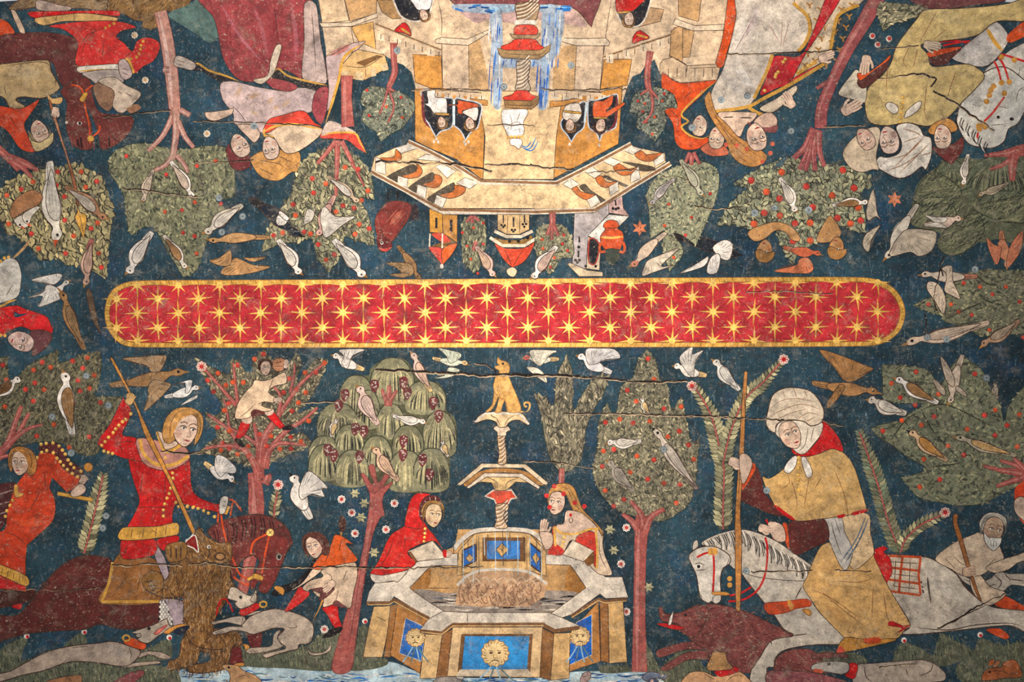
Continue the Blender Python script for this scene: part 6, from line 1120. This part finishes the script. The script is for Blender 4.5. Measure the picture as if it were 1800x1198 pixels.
S(t, 'forearm', 'A2 420,560 520,530 540,430 580,320 620,320 590,440 560,520 480,590', (206,186,164), ol='ink'); S(t, 'hand', 'A2 80,790 130,785 240,770 280,760 270,800 210,830 150,848 100,835', 'fl', ol='ink')
S(t, 'hair', 'A2 395,1110 480,1060 630,1050 745,1070 740,1198 A4 690,90 620,140 560,150 480,125 430,70 395,0', (196,142,82), ol='ink', lines=['A2 450,1120 600,1150 A4 640,60', 'A2 560,1080 700,1140', 'A4 460,60 560,110']); S(t, 'veil', 'A2 500,930 600,880 760,880 900,900 880,960 740,1060 640,1070 560,960', (208,182,156), ol='ink')
S(t, 'red_scarf', 'A2 490,920 530,840 620,810 770,778 850,860 900,890 760,870 620,880 530,930', (206,64,50), ol='ink'); Lns(t, 'gold_edging', ['A2 495,930 560,890 700,872 905,905', 'A2 500,900 500,950 570,960'], 4.5, 'gold', mat=M_GOLD)
head(t, 'A2 545,1040', 21, 170, 1, None, (202,176,160))
S(t, 'pennant', 'A2 890,965 920,900 950,850 1080,900 1140,930 1180,990 1218,1078! 1150,1040 1080,985 980,975', (210,70,58), ol='ink'); S(t, 'pennant_top', 'A2 900,955 950,850 1080,895 1140,935 980,930', (206,180,168)); Lns(t, 'pennant_gold', ['A2 900,955 980,932 1130,935 1170,1000 1215,1075'], 3.6, 'gold', mat=M_GOLD)
t = person('companion with maroon hair pressing cheek to the lady in rose')
S(t, 'neck', 'A2 310,880 420,880 470,940 430,1000 380,960', 'fl', ol='ink'); S(t, 'hair', 'A2 228,1060 250,1010 280,1070 390,1085 400,1198 A4 405,50 340,80 280,65 250,20', (112,52,54), ol='ink'); head(t, 'A2 325,1025', 22, 150, -1, None, (206,178,160))

t = tree('leafy fruit tree with pink trunk hanging beneath the lady in rose')
foliage(t, 'A4 690,230 720,120 A2 770,1130 880,1060 1000,1040 1120,1080 A4 1190,20 1250,130 1272,285! 1170,270 1230,400 1275,605! 1120,560 1060,545 1050,650 950,790! 870,690 835,560 720,580 620,590 480,650! 520,500 600,370', (124,122,92), 7.5, 13, ang=75, spread=40, cols=((122,122,94), (168,162,120), (66,72,58)), wts=(.45,.35,.2), line=.9, wid=.5)
limbs(t, [('A2 1078,530 1075,700 1085,890', (20, 17, 22)), ('A2 1010,985 1010,1090 A4 1005,120 1000,260', (9, 7, 4)), ('A2 1000,990 920,1090 A4 870,30', (8, 5)), ('A2 1040,990 1100,1110 A4 1130,60', (8, 5)), ('A4 1130,50 1200,190', (4, 2))], 'branch', (170,88,82))
fruits(t, 'A4 835,135 1065,55 1157,70 930,170 843,235 1225,220 700,317 717,392 1050,325 1002,368 1127,342 1165,455 1235,485 1135,525 778,510 822,522 563,535 628,515 877,597 932,705 990,668 1180,287')
bird('buff bird reaching down towards a fruit in the leafy tree', 'A4 1170,290', 'A4 940,115', fl=-1, wc='gryL', col=(206,180,150), fat=.7)
bird('rosy bird with a spread white wing in the leafy tree', 'A4 860,530', 'A4 990,250', fl=1, col=(196,150,140), wings=['A4 890,400 920,330 1000,400 1135,400 1050,460 930,550 900,470', 'A4 850,370 800,350 775,450 830,430'], wcol='gryL', fat=.8)
bird('black and white magpie with a long dark tail by the leafy tree', 'A4 755,520', 'A4 395,270', fl=-1, col=(28,38,52), wings=['A4 600,390 580,420 590,460 640,460 660,420', 'A4 610,360 600,385 650,430 672,410'], wcol='white', fat=.75, beak='blk', tail=(28,32,40), name='painted_magpie')
bird('small white bird diving under the leafy tree beside the band', 'A4 765,795', 'A4 595,560', fl=-1, wc='gryL')
bird('white bird diving below the lowest leaf of the leafy tree', 'A4 1215,810', 'A4 985,560', fl=-1, wc='gryL')
bird('tan bird flying with open wings just over the starred band', 'A4 105,555', 'A4 540,545', fl=1, col=(186,142,96), wings=['A4 300,690 260,720 190,790 240,815 400,800 540,755 420,740', 'A4 260,640 180,690 110,710 180,745 260,740', 'A4 350,690 400,690 510,685 420,720'], wcol=(182,136,90), fat=.5)
bird('fluffy white bird fluttering at the edge of the dull crown', 'A4 70,505', 'A4 345,315', fl=1, wc='gryL', fat=.9, col=(204,194,178))
t = tree('small grey green leaf tree on a bent red trunk beside the castle wall')
foliage(t, 'A2 1175,720 1190,640 1250,605 B1 180,740 260,760 350,800 420,860 425,930 375,1010 320,1080 240,1120 140,1195! 100,1110 20,1060 -20,1000 10,900', (104,110,92), 6.5, 9, ang=80, spread=70, cols=((100,108,92), (156,154,124), (50,56,50)), wts=(.4,.3,.3), line=.7)
limbs(t, [('B1 248,360 250,500 258,610 205,740', (11, 9, 10, 8)), ('B1 200,740 170,860 130,960', (3, 2)), ('B1 205,750 250,900 200,1030', (3, 2)), ('B1 210,745 260,770', (5, 2))]); fruits(t, 'B1 25,760 188,898 42,972 322,990 312,820', 3)
# ================================================================== lady in white, apple tree, turbaned riders above
t = person('orange robed figure with face behind the castle bastion')
S(t, 'robe', 'C1 55,515 80,520 180,582 440,562 400,600 330,670 200,800 195,880 250,960 390,970 330,1035 220,1052 150,1000 130,870 65,760 160,750 130,660 55,620', (206,76,34), ol='ink', lines=['C1 100,760 170,830 160,900', 'C1 200,700 260,640'], hi=[('C1 170,960 250,1010', 12, (220,98,50))])
S(t, 'hat', 'C1 325,1045 390,1000 500,1030 522,1080 470,1095 390,1092', (204,108,78), ol='ink'); head(t, 'C1 320,885', 19, 190, 1, None, (206,180,160)); Lns(t, 'gold_edge', ['C1 430,575 300,680 190,800 240,850 190,890 250,950 340,972 400,940'], 3.4, 'gold', mat=M_GOLD)
head(t, 'C1 440,970', 20, 185, 1, None, (206,178,156))
t = person('lady in a white gown with long fair hair and red and gold embroidered train')
S(t, 'orange_lining', 'C1 530,-60 602,-60 560,200 520,340 480,470 432,445 480,260', (202,76,30), ol='ink')
S(t, 'train', 'C1 960,-60 1500,-60 1440,30 1310,100 1260,220 1240,350 1170,440 1060,500 960,560 1010,470 1100,230 1090,120 1000,60', (206,184,156), ol='ink')
g = Geo()
for i in range(5):
    for j in range(6):
        x, y = 1090 + i * 75 - j * 22, 20 + j * 78 + (i % 2) * 30
        if 1010 < x < 1400 and y < 470: g.line('C1 %g,%g %g,%g %g,%g' % (x - 22, y, x, y + 16, x + 4, y + 40), 3, (166,116,58), .1); g.line('C1 %g,%g %g,%g' % (x + 22, y, x, y + 18), 2.6, (166,116,58), .2)
finish('train_embroidery', g, t)
S(t, 'gown', 'C1 600,-60 980,-60 985,40 1070,110 1100,190 1090,260 1010,362 830,385 800,470 760,570 700,700 640,750 400,775 405,640 480,490 530,320 575,120', (204,190,176), ol='ink', lines=['C1 800,160 880,300', 'C1 900,140 890,330', 'C1 700,120 560,370', 'C1 950,150 900,330'], lc=(150,110,110), hi=[('C1 640,60 600,240 560,380', 10, (220,210,200)), ('C1 740,40 640,260', 8, (176,158,162)), ('C1 520,560 600,640', 18, (186,178,170)), ('C1 860,60 850,220', 12, (222,208,192)), ('C1 600,480 660,600', 14, (220,212,202))])
S(t, 'red_sash', 'C1 1230,-60 1330,-60 1200,170 1060,385 950,580 860,620 745,668 780,560 835,400 1020,390 1100,260', (184,38,46), ol='ink'); S(t, 'red_cuff', 'C1 960,560 1080,490 1170,455 1060,540 960,590', (190,48,48), ol='ink')
Lns(t, 'gold_band', ['C1 975,20 1070,110 1092,210 1060,300 1010,360', 'C1 830,385 790,500 700,690', 'C1 430,782 600,760 680,740 770,690 960,590 1190,450', 'C1 650,745 720,790 780,810', 'C1 1438,35 1300,100 1260,220 1238,350', 'C1 1140,430 1000,520'], 6, 'gold', mat=M_GOLD, taper=0)
dots(t, 'gold_button', 'C1 920,415 905,435 870,505 855,520 850,540 775,635 1015,500 1045,480 1080,462 1105,445', 3.2, 'gold', 'goldL', mat=M_GOLD)
S(t, 'shoulders', 'C1 450,790 600,785 720,795 690,850 640,880 600,960 530,900 480,850', 'fl', ol='ink', lines=['C1 480,825 560,820', 'C1 600,825 690,828'], lw=2.2, lc='char')
S(t, 'far_face', 'C1 700,850 760,800 820,790 865,840 850,890 790,895 720,890', (198,166,148), ol='ink'); S(t, 'far_hair', 'C1 655,855 720,885 800,895 865,875 850,930 760,920 680,890', (126,68,68))
S(t, 'hair', 'C1 355,690 390,640 405,700 440,800 520,880 590,960 700,1020 790,1090 770,1140 700,1172 610,1150 540,1085 500,980 430,880 370,770', (186,130,74), ol='ink', lines=['C1 380,720 480,900 600,1060 720,1140', 'C1 400,760 520,930 680,1060 770,1110', 'C1 560,1000 600,1100 680,1150', 'C1 420,820 480,870'], lc=(110,70,40)); head(t, 'C1 715,965', 25, 165, -1, None, (212,182,164))
dots(t, 'hair_flower', 'C1 830,1010 815,1075 760,1135 650,1045 580,1020 505,1015', 4, (200,92,70), sep=True)
S(t, 'arm', 'C1 740,760 860,690 990,600 1000,640 900,740 820,790', (206,186,162), ol='ink'); hand(t, 'C1 950,715', 18, 60, -1); hand(t, 'C1 1200,405', 17, -25, 1)

t = tree('broad apple tree on a tall rose trunk between the lady and the turbaned couple')
foliage(t, 'C3 445,495! 520,370 600,290 665,240 555,210! 640,160 760,90 850,55 980,30 1200,75 1330,50 C4 60,90 200,85 340,150 372,232! 290,262 325,440 310,552 200,520 140,500 60,430 C3 1210,440 1170,540 1130,620 1020,700 970,780! 910,680 870,590 830,490 700,540 640,520 560,495', (122,126,98), 7.5, 12, ang=75, spread=45, cols=((122,126,100), (164,162,122), (76,84,70)), wts=(.5,.32,.18), line=.9, wid=.62)
limbs(t, [('C2 430,-60 330,130 200,350 80,600 20,760 10,900', (26, 24, 20, 17, 19, 20)), ('C1 1120,900 1060,1030 980,1110', (12, 10, 8)), ('C1 1135,910 1080,1060 1020,1190', (12, 9, 7)), ('C1 1140,920 1100,1060 C3 1060,120', (11, 9, 6)), ('C1 1150,910 1120,1060 C3 1130,120', (11, 9, 7)), ('C1 1155,920 1160,1060 C3 1195,90', (11, 9, 6)), ('C1 1210,580 1140,620', (8, 5))], 'branch', (148,76,78), (176,110,106))
fruits(t, 'C3 680,188 895,130 1067,230 788,268 880,315 1250,293 773,415 883,435 1113,375 700,492 988,490 1095,485 975,613 1095,608 1325,115 1405,243 C4 243,240 275,378 128,452 220,490 292,470', 6.2)
bird('white bird climbing down through the apples', 'C3 1010,400', 'C3 885,165', fl=-1, wc='gryL'); bird('white and brown bird lying among the apples', 'C4 340,325', 'C4 90,360', fl=-1, wc='brnL', fat=.8); bird('blue grey bird at the top edge of the apple tree', 'C3 935,30', 'C3 830,110', fl=1, col='teal'); bird('orange bird perched with dropped wing under the apple tree', 'C3 1165,715', 'C3 905,660', fl=1, col=(190,96,66), wings=['C3 1080,730 1120,800 1080,840 840,825 1000,780 1020,740'], wcol=(206,118,80), fat=.8)
for q, h_, l in (('C3 655,560 700,520 790,490 870,478 960,510 1020,575 1015,615 960,600 920,550 850,540 770,600 700,612', 'C3 775,680', 'naked child reaching an arm into the apple tree'), ('C3 1190,490 1240,435 1310,540 1300,585 1240,620 1140,612', 'C3 1280,660', 'second naked child hanging below the apple tree')):
    t = person(l); S(t, 'body', q, (188,138,88), ol='ink', lines=[]); head(t, h_, 19, 195, 1, None, (186,134,84)); x, y = pt(h_); S(t, 'hair', np.array([(x - 16, y + 2), (x - 8, y - 2), (x + 4, y + 4), (x + 17, y + 2), (x + 16, y + 12), (x + 4, y + 21), (x - 12, y + 17)]), (166,116,64), ol='ink')
t = bird('black and white magpie flying over the starred band', 'C3 600,700', 'C3 90,565', fl=-1, col=(30,36,44), wings=['C3 410,660 490,605 550,635 530,740 470,735', 'C3 370,835 390,740 440,700 465,730 440,835', 'C3 350,790 180,840 300,770 380,720'], wcol='white', fat=.5, beak='blk', tail=(28,28,34), name='painted_magpie')
t = tree('pale mottled leaf tree beneath the orange robed figure')
foliage(t, 'B4 1035,490 1110,350 1200,290 C3 170,85 330,55 430,100 457,190 430,330 380,450 340,540 290,642! 210,580 130,560 B4 1350,965 1230,1140! 1170,920 1200,790 1070,862! 1055,600', (132,134,104), 6, 8, ang=85, spread=70, cols=((128,134,108), (172,168,130), (66,74,64)), wts=(.45,.35,.2), line=.6); limbs(t, [('C3 265,0 260,80', (9, 6)), ('C3 250,-10 215,70', (6, 4)), ('C3 275,-10 320,75', (6, 4))]); fruits(t, 'C3 393,280 103,355 262,448 73,505 220,572 138,728', 3.2)
bird('grey barred bird diving out of the pale mottled tree', 'B4 1060,560', 'B4 1270,350', fl=1, col=(180,172,166), wc=(170,160,156), fat=.8); bird('pale green bird hanging head down in the pale mottled tree', 'C3 350,285', 'C3 185,40', fl=-1, col=(196,192,166), fat=.8)
bird('pink faced white bird with trailing wing feathers below the mottled tree', 'B4 900,1080', 'B4 1200,805', fl=1, col=(206,182,160), headc=(190,120,100), wings=['B4 1040,1050 1000,1170 1080,1150 1270,1080 1160,1090 1310,940 1120,1010'], wcol=(206,190,170), fat=.7)
t = tree('small grey leaf tree with red veins under the stretched arm'); foliage(t, 'B2 998,935 1030,800 1160,740 1240,738 1350,790 1395,905! 1290,920 1300,1020 1260,1110 1205,1195! 1130,1115 1050,1070 1060,960', (96,104,92), 5.5, 8, ang=85, spread=80, cols=((98,106,94), (150,150,124), (40,46,44)), wts=(.4,.3,.3), line=.7); limbs(t, [('B2 1165,430 1145,560 1140,660 1150,740', (11, 9, 10, 9)), ('B2 1160,740 1185,860 1170,960 1100,1040', (5, 4, 2)), ('B2 1150,750 1080,800', (4, 2)), ('B2 1170,760 1230,830', (4, 2))]); fruits(t, 'B2 1062,850 1120,873 1283,790 1267,850 1100,938 1203,985 1130,1025 1183,1130', 2.8)

t = tree('weeping tree of dark drooping boughs beneath the white horse head')
S(t, 'crown', 'C4 640,480 660,320 700,200 800,110 900,60 1000,30 1200,40 1500,0 1500,600 1240,600 1150,625 1090,610 1000,700 880,705 830,640 850,560 720,530', (92,96,76))
domes(t, [(800,1040,40,300),(1030,1500,20,330),(1100,1500,260,480)], 'C4', c=((90,96,78), 'leaf'), pale=(126,124,98))
for q, ls in (('C4 670,330 700,220 800,130 900,170 1000,260 960,320 880,370 760,380 690,350', ['C4 690,330 760,220 850,160', 'C4 720,345 800,260 900,200', 'C4 780,370 860,290 960,230', 'C4 850,375 920,310 990,270']), ('C4 640,480 660,350 760,370 900,350 960,400 940,500 800,530 700,520', ['C4 660,470 700,400 770,380', 'C4 720,510 770,430 850,380', 'C4 800,520 850,450 920,400']), ('C4 830,640 860,560 960,480 1100,420 1160,520 1120,600 1000,700 890,705', ['C4 850,650 960,570 1060,500', 'C4 900,695 1000,620 1100,560']), ('C4 1080,380 1250,330 1500,300 1500,470 1300,480 1180,440', ['C4 1120,400 1300,360 1460,350', 'C4 1200,445 1350,420 1480,410'])):
    fur(t, q, (100,102,80), 'bough', 5.5, 20, -35, (44,50,46), (140,138,106), 'leafD')
limbs(t, [('C2 1500,1040 1400,1060 1280,1080 1160,1090', (22, 18, 9, 4)), ('C2 1400,1070 1300,1150 C4 1200,110', (12, 8, 4)), ('C2 1380,1080 C4 1360,60 1355,190', (15, 14, 8))])
bird('pale bird pecking downward in the drooping boughs', 'C4 1000,215', 'C4 1045,0', fl=1, wc='gryL', fat=.9); bird('faded buff bird resting on a drooping bough', 'C4 1125,300', 'C4 1330,205', fl=-1, col=(180,164,140), fat=.8); bird('pink white bird clinging to the lower drooping bough', 'C4 1000,465', 'C4 735,505', fl=1, col=(206,180,164), wings=['C4 880,480 830,490 740,430 800,440 900,450', 'C4 900,520 860,520 735,505 830,480'], wcol='gryL', fat=.9)
bird('large white bird diving with barred wings beside the drooping tree', 'C4 455,730', 'C4 690,350', fl=1, col=(200,188,172), wings=['C4 430,500 330,560 305,640 345,690 370,600 420,520', 'C4 440,470 395,440 345,470 330,400 380,250 410,420', 'C4 560,580 520,640 500,720 640,690 700,720 790,680 825,560 760,535 620,530'], wcol=(188,172,152), fat=.6)
bird('buff bird with open wings diving at the border below the boughs', 'C4 1310,800', 'C4 1275,540', fl=1, col=(190,124,92), wings=['C4 1280,660 1250,780 1200,700 1175,590 1230,640', 'C4 1340,650 1430,540 1410,690 1320,800'], wcol=(184,112,84), fat=1)

t = tree('pointed leaf tree lying sideways behind the end of the starred band')
foliage(t, 'H3 205,720! 340,660 470,640 520,560 620,480 700,440 850,430 1000,440 1180,480 1180,900 900,960 760,970 690,930 560,880 470,855 440,810 340,775', (100,102,80), 7, 9, ang=180, spread=50, cols=((98,102,80), (134,132,98), (56,62,54)), wts=(.5,.28,.22), line=.6)
Lns(t, 'vein', ['H3 480,830 620,760 760,700', 'H3 690,450 800,540 900,560', 'H3 760,660 850,700 940,720', 'H3 560,880 700,860 830,860'], 2.6, 'leafD'); fruits(t, 'H3 618,540 750,570 850,632 960,570 332,713 515,713 683,798 577,773 1070,692 825,920 1100,980', 3.8)
bird('white bird with chestnut trimmed wing over the sideways tree', 'H3 270,485', 'H3 730,490', fl=-1, wings=['H3 480,480 440,420 520,400 530,520 590,665 520,640 460,600', 'H3 400,540 330,530 320,590 380,680 450,790 475,700 450,600'], tail=(170,110,90), wcol=(200,180,160), fat=.6, col=(206,188,170)); bird('long tailed pale bird below the end of the starred band', 'H3 155,1045', 'H3 830,860', fl=-1, fat=.5, col=(200,176,156), wc=(186,164,146)); bird('rust backed bird climbing down at the border', 'H3 770,1060', 'H3 1075,845', fl=-1, col=(176,138,110), wc=(160,140,120), beak='ochre', fat=.8)

# ------------------------------------------------------------------ turbaned couple and their grey horse
t = Thing('painted_robe', 'dull maroon strip of drapery along the top edge of the vault', 'painted drapery'); S(t, 'cloth', 'C2 600,-60 1300,-60 1300,10 1100,35 900,62 800,62 680,30', (104,60,62), ol='ink')
t = tree('single pointed leaf hanging beside the ochre robe', 'painted_leaf'); foliage(t, 'C2 405,80 440,20 600,30 760,60 720,100 620,140 530,165 450,222!', (124,122,96), 7, 11, ang=-20, spread=30)
t = Thing('painted_horse', 'pale grey horse with red reins and gold studs at the border', 'painted horse')
S(t, 'neck', 'C2 1280,400 1380,330 1500,310 1500,640 1300,600 1160,510', (190,184,176), ol='ink', lines=['C2 1410,480 1390,580']); S(t, 'horse_head', 'C2 965,850 1000,720 1080,610 1160,510 1300,470 1438,560 1500,640 1400,860 1330,905 1300,990 1230,1035 1150,1035 1040,1000', (202,198,190), ol='ink', ow=1.8, lines=['C2 1230,740 1330,760', 'C2 1380,720 1400,640 1438,610', 'C2 1200,880 1300,870'])
g = Geo()
for i in range(16): x, y = pt('C2 %g,%g' % (975 + i * 14, 830 + i * 14)); g.line(np.array([(x, y - 8), (x - 4, y + 4), (x + 2, y + 14)]), 1.8, ('blk', 'white', 'char')[i % 3], .1 * (i % 5))
finish('mane', g, t); g = Geo()
g.disc(*pt('C2 1255,820'), 4.6, 'white', 3.2, h=.4); g.disc(*pt('C2 1257,822'), 3, 'blk', h=.6); g.disc(*pt('C2 1352,835'), 4, 'blk', 3, h=.5); finish('eyes', g, t)
Lns(t, 'reins', ['C2 840,295 950,285 1060,310 1180,370 1250,470 1275,560', 'C2 870,320 1040,290 1160,320 1280,430 1330,560', 'C2 1300,680 1220,790 1160,850', 'C2 1115,930 1110,970', 'C2 1280,380 1350,400 1500,450'], 3.6, 'red', taper=0); dots(t, 'gold_stud', 'C2 1225,605 1205,632 1195,668 1175,712 1120,885 1155,870 1125,905 1165,890 1280,580 1335,575 1300,655 1370,420 1280,400', 5, 'ochre', 'gold', mat=M_GOLD)
t = person('rider in a wide ochre mantle and white turban bending beside the grey horse')
S(t, 'sleeve_white', 'C2 930,400 1010,330 1150,220 1240,150 1330,280 1180,460 1000,440', (190,182,176), ol='ink'); S(t, 'orange_hem', 'C2 1320,250 1438,150 1500,140 1500,220 1340,300', (196,76,36)); Lns(t, 'blue_gold_braid', ['C2 1175,195 1230,290 1290,360'], 7, 'gold'); 
S(t, 'mantle', 'C2 540,330 600,240 680,140 745,70 1000,58 1300,30 1500,-20 1500,140 1250,150 1100,250 850,290 715,315 765,385 795,465 1000,450 1080,460 1162,530 1100,620 1000,720 950,780 880,840 760,885 620,862 460,882 350,850 320,720 350,610 440,530 500,450', (188,164,112), ol='ink', ow=1.5, lines=['C2 640,320 590,430 640,500', 'C2 830,70 760,200 700,300', 'C2 480,450 470,640', 'C2 690,340 660,480', 'C2 900,200 800,280', 'C2 960,500 900,680', 'C2 760,560 740,780 770,860'], lc=(130,80,60), hi=[('C2 800,120 1000,120', 22, (206,184,132)), ('C2 420,660 600,700', 26, (206,182,130)), ('C2 850,540 1000,560', 20, (190,160,106))])
S(t, 'dark_lining', 'C2 770,390 900,330 1000,340 930,410 890,450 800,455', (88,48,46)); S(t, 'orange_cuff', 'C2 760,370 850,345 1000,330 930,360 780,400', 'ver'); hand(t, 'C2 780,320', 18, 10, 1, (190,170,150))
S(t, 'sleeve_pale', 'C2 135,650 220,530 270,490 330,600 320,720 250,700 170,680', (196,184,164), ol='ink'); S(t, 'lining', 'C2 270,560 400,480 480,420 500,400 470,480 380,580 300,620', (90,48,46), ol='ink'); S(t, 'orange_cuff', 'C2 268,515 340,510 440,440 500,385 490,420 380,500 290,565', (200,80,40), ol='ink')
hand(t, 'C2 330,440', 20, -80, -1); hand(t, 'C2 210,760', 22, 150, -1)
S(t, 'ribbon', 'C2 465,750 490,715 545,740 555,780 520,800', 'gryL', ol='ink'); S(t, 'ribbon', 'C2 600,830 620,770 700,710 720,720 690,780', 'gryL', ol='ink'); dots(t, 'gold_button', 'C2 587,685 587,720 580,755 577,790 573,825 570,855', 3.2, 'gold', 'goldL', mat=M_GOLD)
head(t, 'C2 495,985', 25, 172, 1, None, (212,186,172)); S(t, 'turban', 'C2 540,890 620,862 700,890 735,950 785,970 790,1080 750,1190 C4 720,90 640,150 560,172 480,140 400,85 C2 420,1100 480,1105 560,1075 578,1000', (216,206,194), ol='ink', ow=1.6, lines=['C2 580,900 680,930 720,960', 'C2 730,960 640,1060 520,1180', 'C2 780,1000 660,1120 C4 560,140', 'C2 590,1000 700,960', 'C2 500,1110 620,1080 740,960', 'C2 720,1090 790,1070', 'C4 480,120 600,70 700,0'], lc=(150,110,80), lw=1.6); 
t = person('old companion in a faded hood beside the white turban'); S(t, 'hood', 'C2 165,1090 200,1010 300,920 400,890 430,930 400,1100 420,1190 C4 380,110 300,130 220,100', (196,176,152), ol='ink'); head(t, 'C2 330,975', 21, 150, 1, None, (196,166,150))
t = person('youth with curly ochre hair and maroon collar beneath the grey horse'); S(t, 'hair', 'C2 765,920 800,870 900,830 960,870 960,920 800,945', (190,134,72), ol='ink'); S(t, 'collar', 'C2 790,1030 850,1040 960,1000 1005,960 1010,1050 930,1155! 850,1100', (100,46,46), ol='ink'); head(t, 'C2 870,960', 22, 178, 1, None, (214,186,168))
for i, w in enumerate(('C2 372,253', 'C2 410,313', 'C2 490,272')): g = Geo(); tt = Thing('painted_berry', 'red and white berry floating above the raised hand', 'painted berry', 'red berries above the raised hand'); x, y = pt(w); g.disc(x, y, 5.5, 'gryL'); g.disc(x + 1, y - .5, 3.8, (176,64,64), h=.3); finish('berry', g, tt)
# ================================================================== wear on the vault: long cracks in the seams, filler plugs
def crack(P, w=2.6, pale=True):
    a, _ = pts(P); B = spline(a, [False] * len(a), False, True, 7); B = B + RNG.normal(0, .9, B.shape)
    g = Geo(); ww = list(np.clip(RNG.normal(w, w * .4, max(4, len(B) // 3)), .5, 2 * w)); g.line(B, ww, (34,26,24), .2, sm=False)
    if pale: g.line(B + [0, w * .8], list(np.clip(RNG.normal(w * .5, w * .4, max(4, len(B) // 2)), .1, w)), (188,162,134), .1, sm=False)
    o = finish('crack', g); o.parent = ceiling
for q, w in (('E1 0,200 250,205 400,215 600,220 750,235 860,230 1438,240', 3.6), ('E2 340,280 600,300 760,315 950,320 1150,310', 3), ('E2 280,540 700,545 1140,560 1438,560', 2.2), ('F1 0,515 250,525 420,540 600,545 720,555', 2), ('F1 980,550 1060,580 1140,585', 1.4), ('D3 780,560 900,575 1000,560 1280,570', 2.4), ('D4 0,520 150,510 320,540 700,545 1000,540 1438,548', 2.2), ('E3 0,660 500,655 1050,650', 1.6),
             ('B3 100,210 400,215 660,225 850,240 1080,285', 2.6), ('B3 1020,230 1100,235 1300,235 1438,240', 2), ('B4 60,235 200,260 420,268', 2.4), ('B4 530,300 700,295 900,280 1110,280', 1.8), ('A2 0,850 400,860 860,880', 1.6), ('A4 0,20 200,15 420,0', 1.6), ('A1 720,820 900,805 1100,775 1200,775', 1.8), ('C1 1190,885 1438,880', 1.8), ('C2 30,885 330,880', 1.6), ('C2 410,550 510,540 690,520 820,550 780,610', 2.4), ('C2 800,640 950,720 1120,840 1230,920', 2.4), ('C2 440,340 700,320', 1.6), ('E2 0,880 250,890 500,930', 1.8), ('D1 1130,930 1438,945', 2), ('D2 0,830 150,800', 1.6), ('D2 810,470 1050,460', 2), ('F3 640,495 850,492 1080,490', 1.6), ('F4 110,565 370,570', 1.6), ('F4 830,980 1000,890 1150,800 1310,730', 1.8), ('A3 850,205 1000,210 1150,240 1400,260', 2.2), ('C3 60,160 160,160 250,190', 1.6), ('C3 280,365 420,385 620,375', 1.8), ('H3 430,400 400,540 370,660 390,760', 2.4), ('H3 300,790 320,900 300,960', 2), ('C4 880,710 850,790 870,860', 2), ('C3 640,970 900,965 1100,975 1250,980', 1.4), ('G6 530,610 700,590 850,580', 2), ('B1 400,760 800,755 1060,760', 1.6), ('B2 240,745 500,755 970,745', 1.6), ('B1 1040,1050 1438,1055', 1.2), ('D3 0,740 200,740 500,745 740,720', 1.2), ('D1 400,930 420,990', 1.2), ('E1 700,150 780,165 850,215', 1.8), ('C1 500,380 800,375 1300,350', 1.6)):
    crack(q, w)
for w, l in [('D1 760,608', 'in the dark olive tree beside the red sleeve'), ('D1 500,942', 'under the dark olive tree near the gold beads'), ('D1 365,688', 'beside the tail of the upright white bird'), ('D1 605,400', 'near the fruits at the top of the dark olive tree'), ('D3 745,225', 'in the blue ground beside the slim frond'), ('D3 722,310', 'just beneath another plug beside the slim frond'), ('F1 590,1045', 'on the edge of the ochre mantle'), ('F3 607,492', 'on the neck of the galloping white horse'), ('F2 760,130', 'on the body of the long tailed pale bird'), ('F2 895,145', 'just beneath the long tailed pale bird'), ('F2 1175,415', 'at the upper edge of the broad green tree'), ('C1 470,700', 'on the white gown near the fair hair'), ('C1 655,672', 'on the white gown beside the gold band'), ('C1 960,920', 'in the blue ground between lady and rose trunk'), ('C1 265,895', 'on the face of the orange robed figure'), ('B1 278,425', 'on the bent red trunk by the castle'), ('B1 1178,730', 'on the pale tower beside the lowest red bowl'), ('B2 497,550', 'on the tan castle wall beside the water'), ('C3 705,415', 'among the leaves of the apple tree'), ('C3 845,380', 'among the leaves of the apple tree'), ('C3 1085,395', 'among the leaves of the apple tree'), ('E2 985,797', 'on the breast of the crested bird'), ('A4 200,510', 'under the fluffy white bird'), ('A4 345,400', 'at the tail of the fluffy white bird'), ('A4 180,270', 'at the edge of the dull leaved crown'), ('A2 425,885', 'on the lilac bodice beside the companion'), ('H3 710,430', 'at the top of the sideways tree')]:
    x, y = pt(w); t = Thing('filler_plug', 'small round grey filler plug ' + l, 'plug', 'filler plugs in the vault'); g = Geo(); g.disc(x, y, 6.2, tone((120,132,140), 1, .12), n=14); g.disc(x, y, 4.6, (138,148,152), h=.2, n=12); g.disc(x, y, 1.3, 'char', h=.5, n=6); finish('plug', g, t)
for o in bpy.data.objects:
    if '_set' in o: del o['_set']
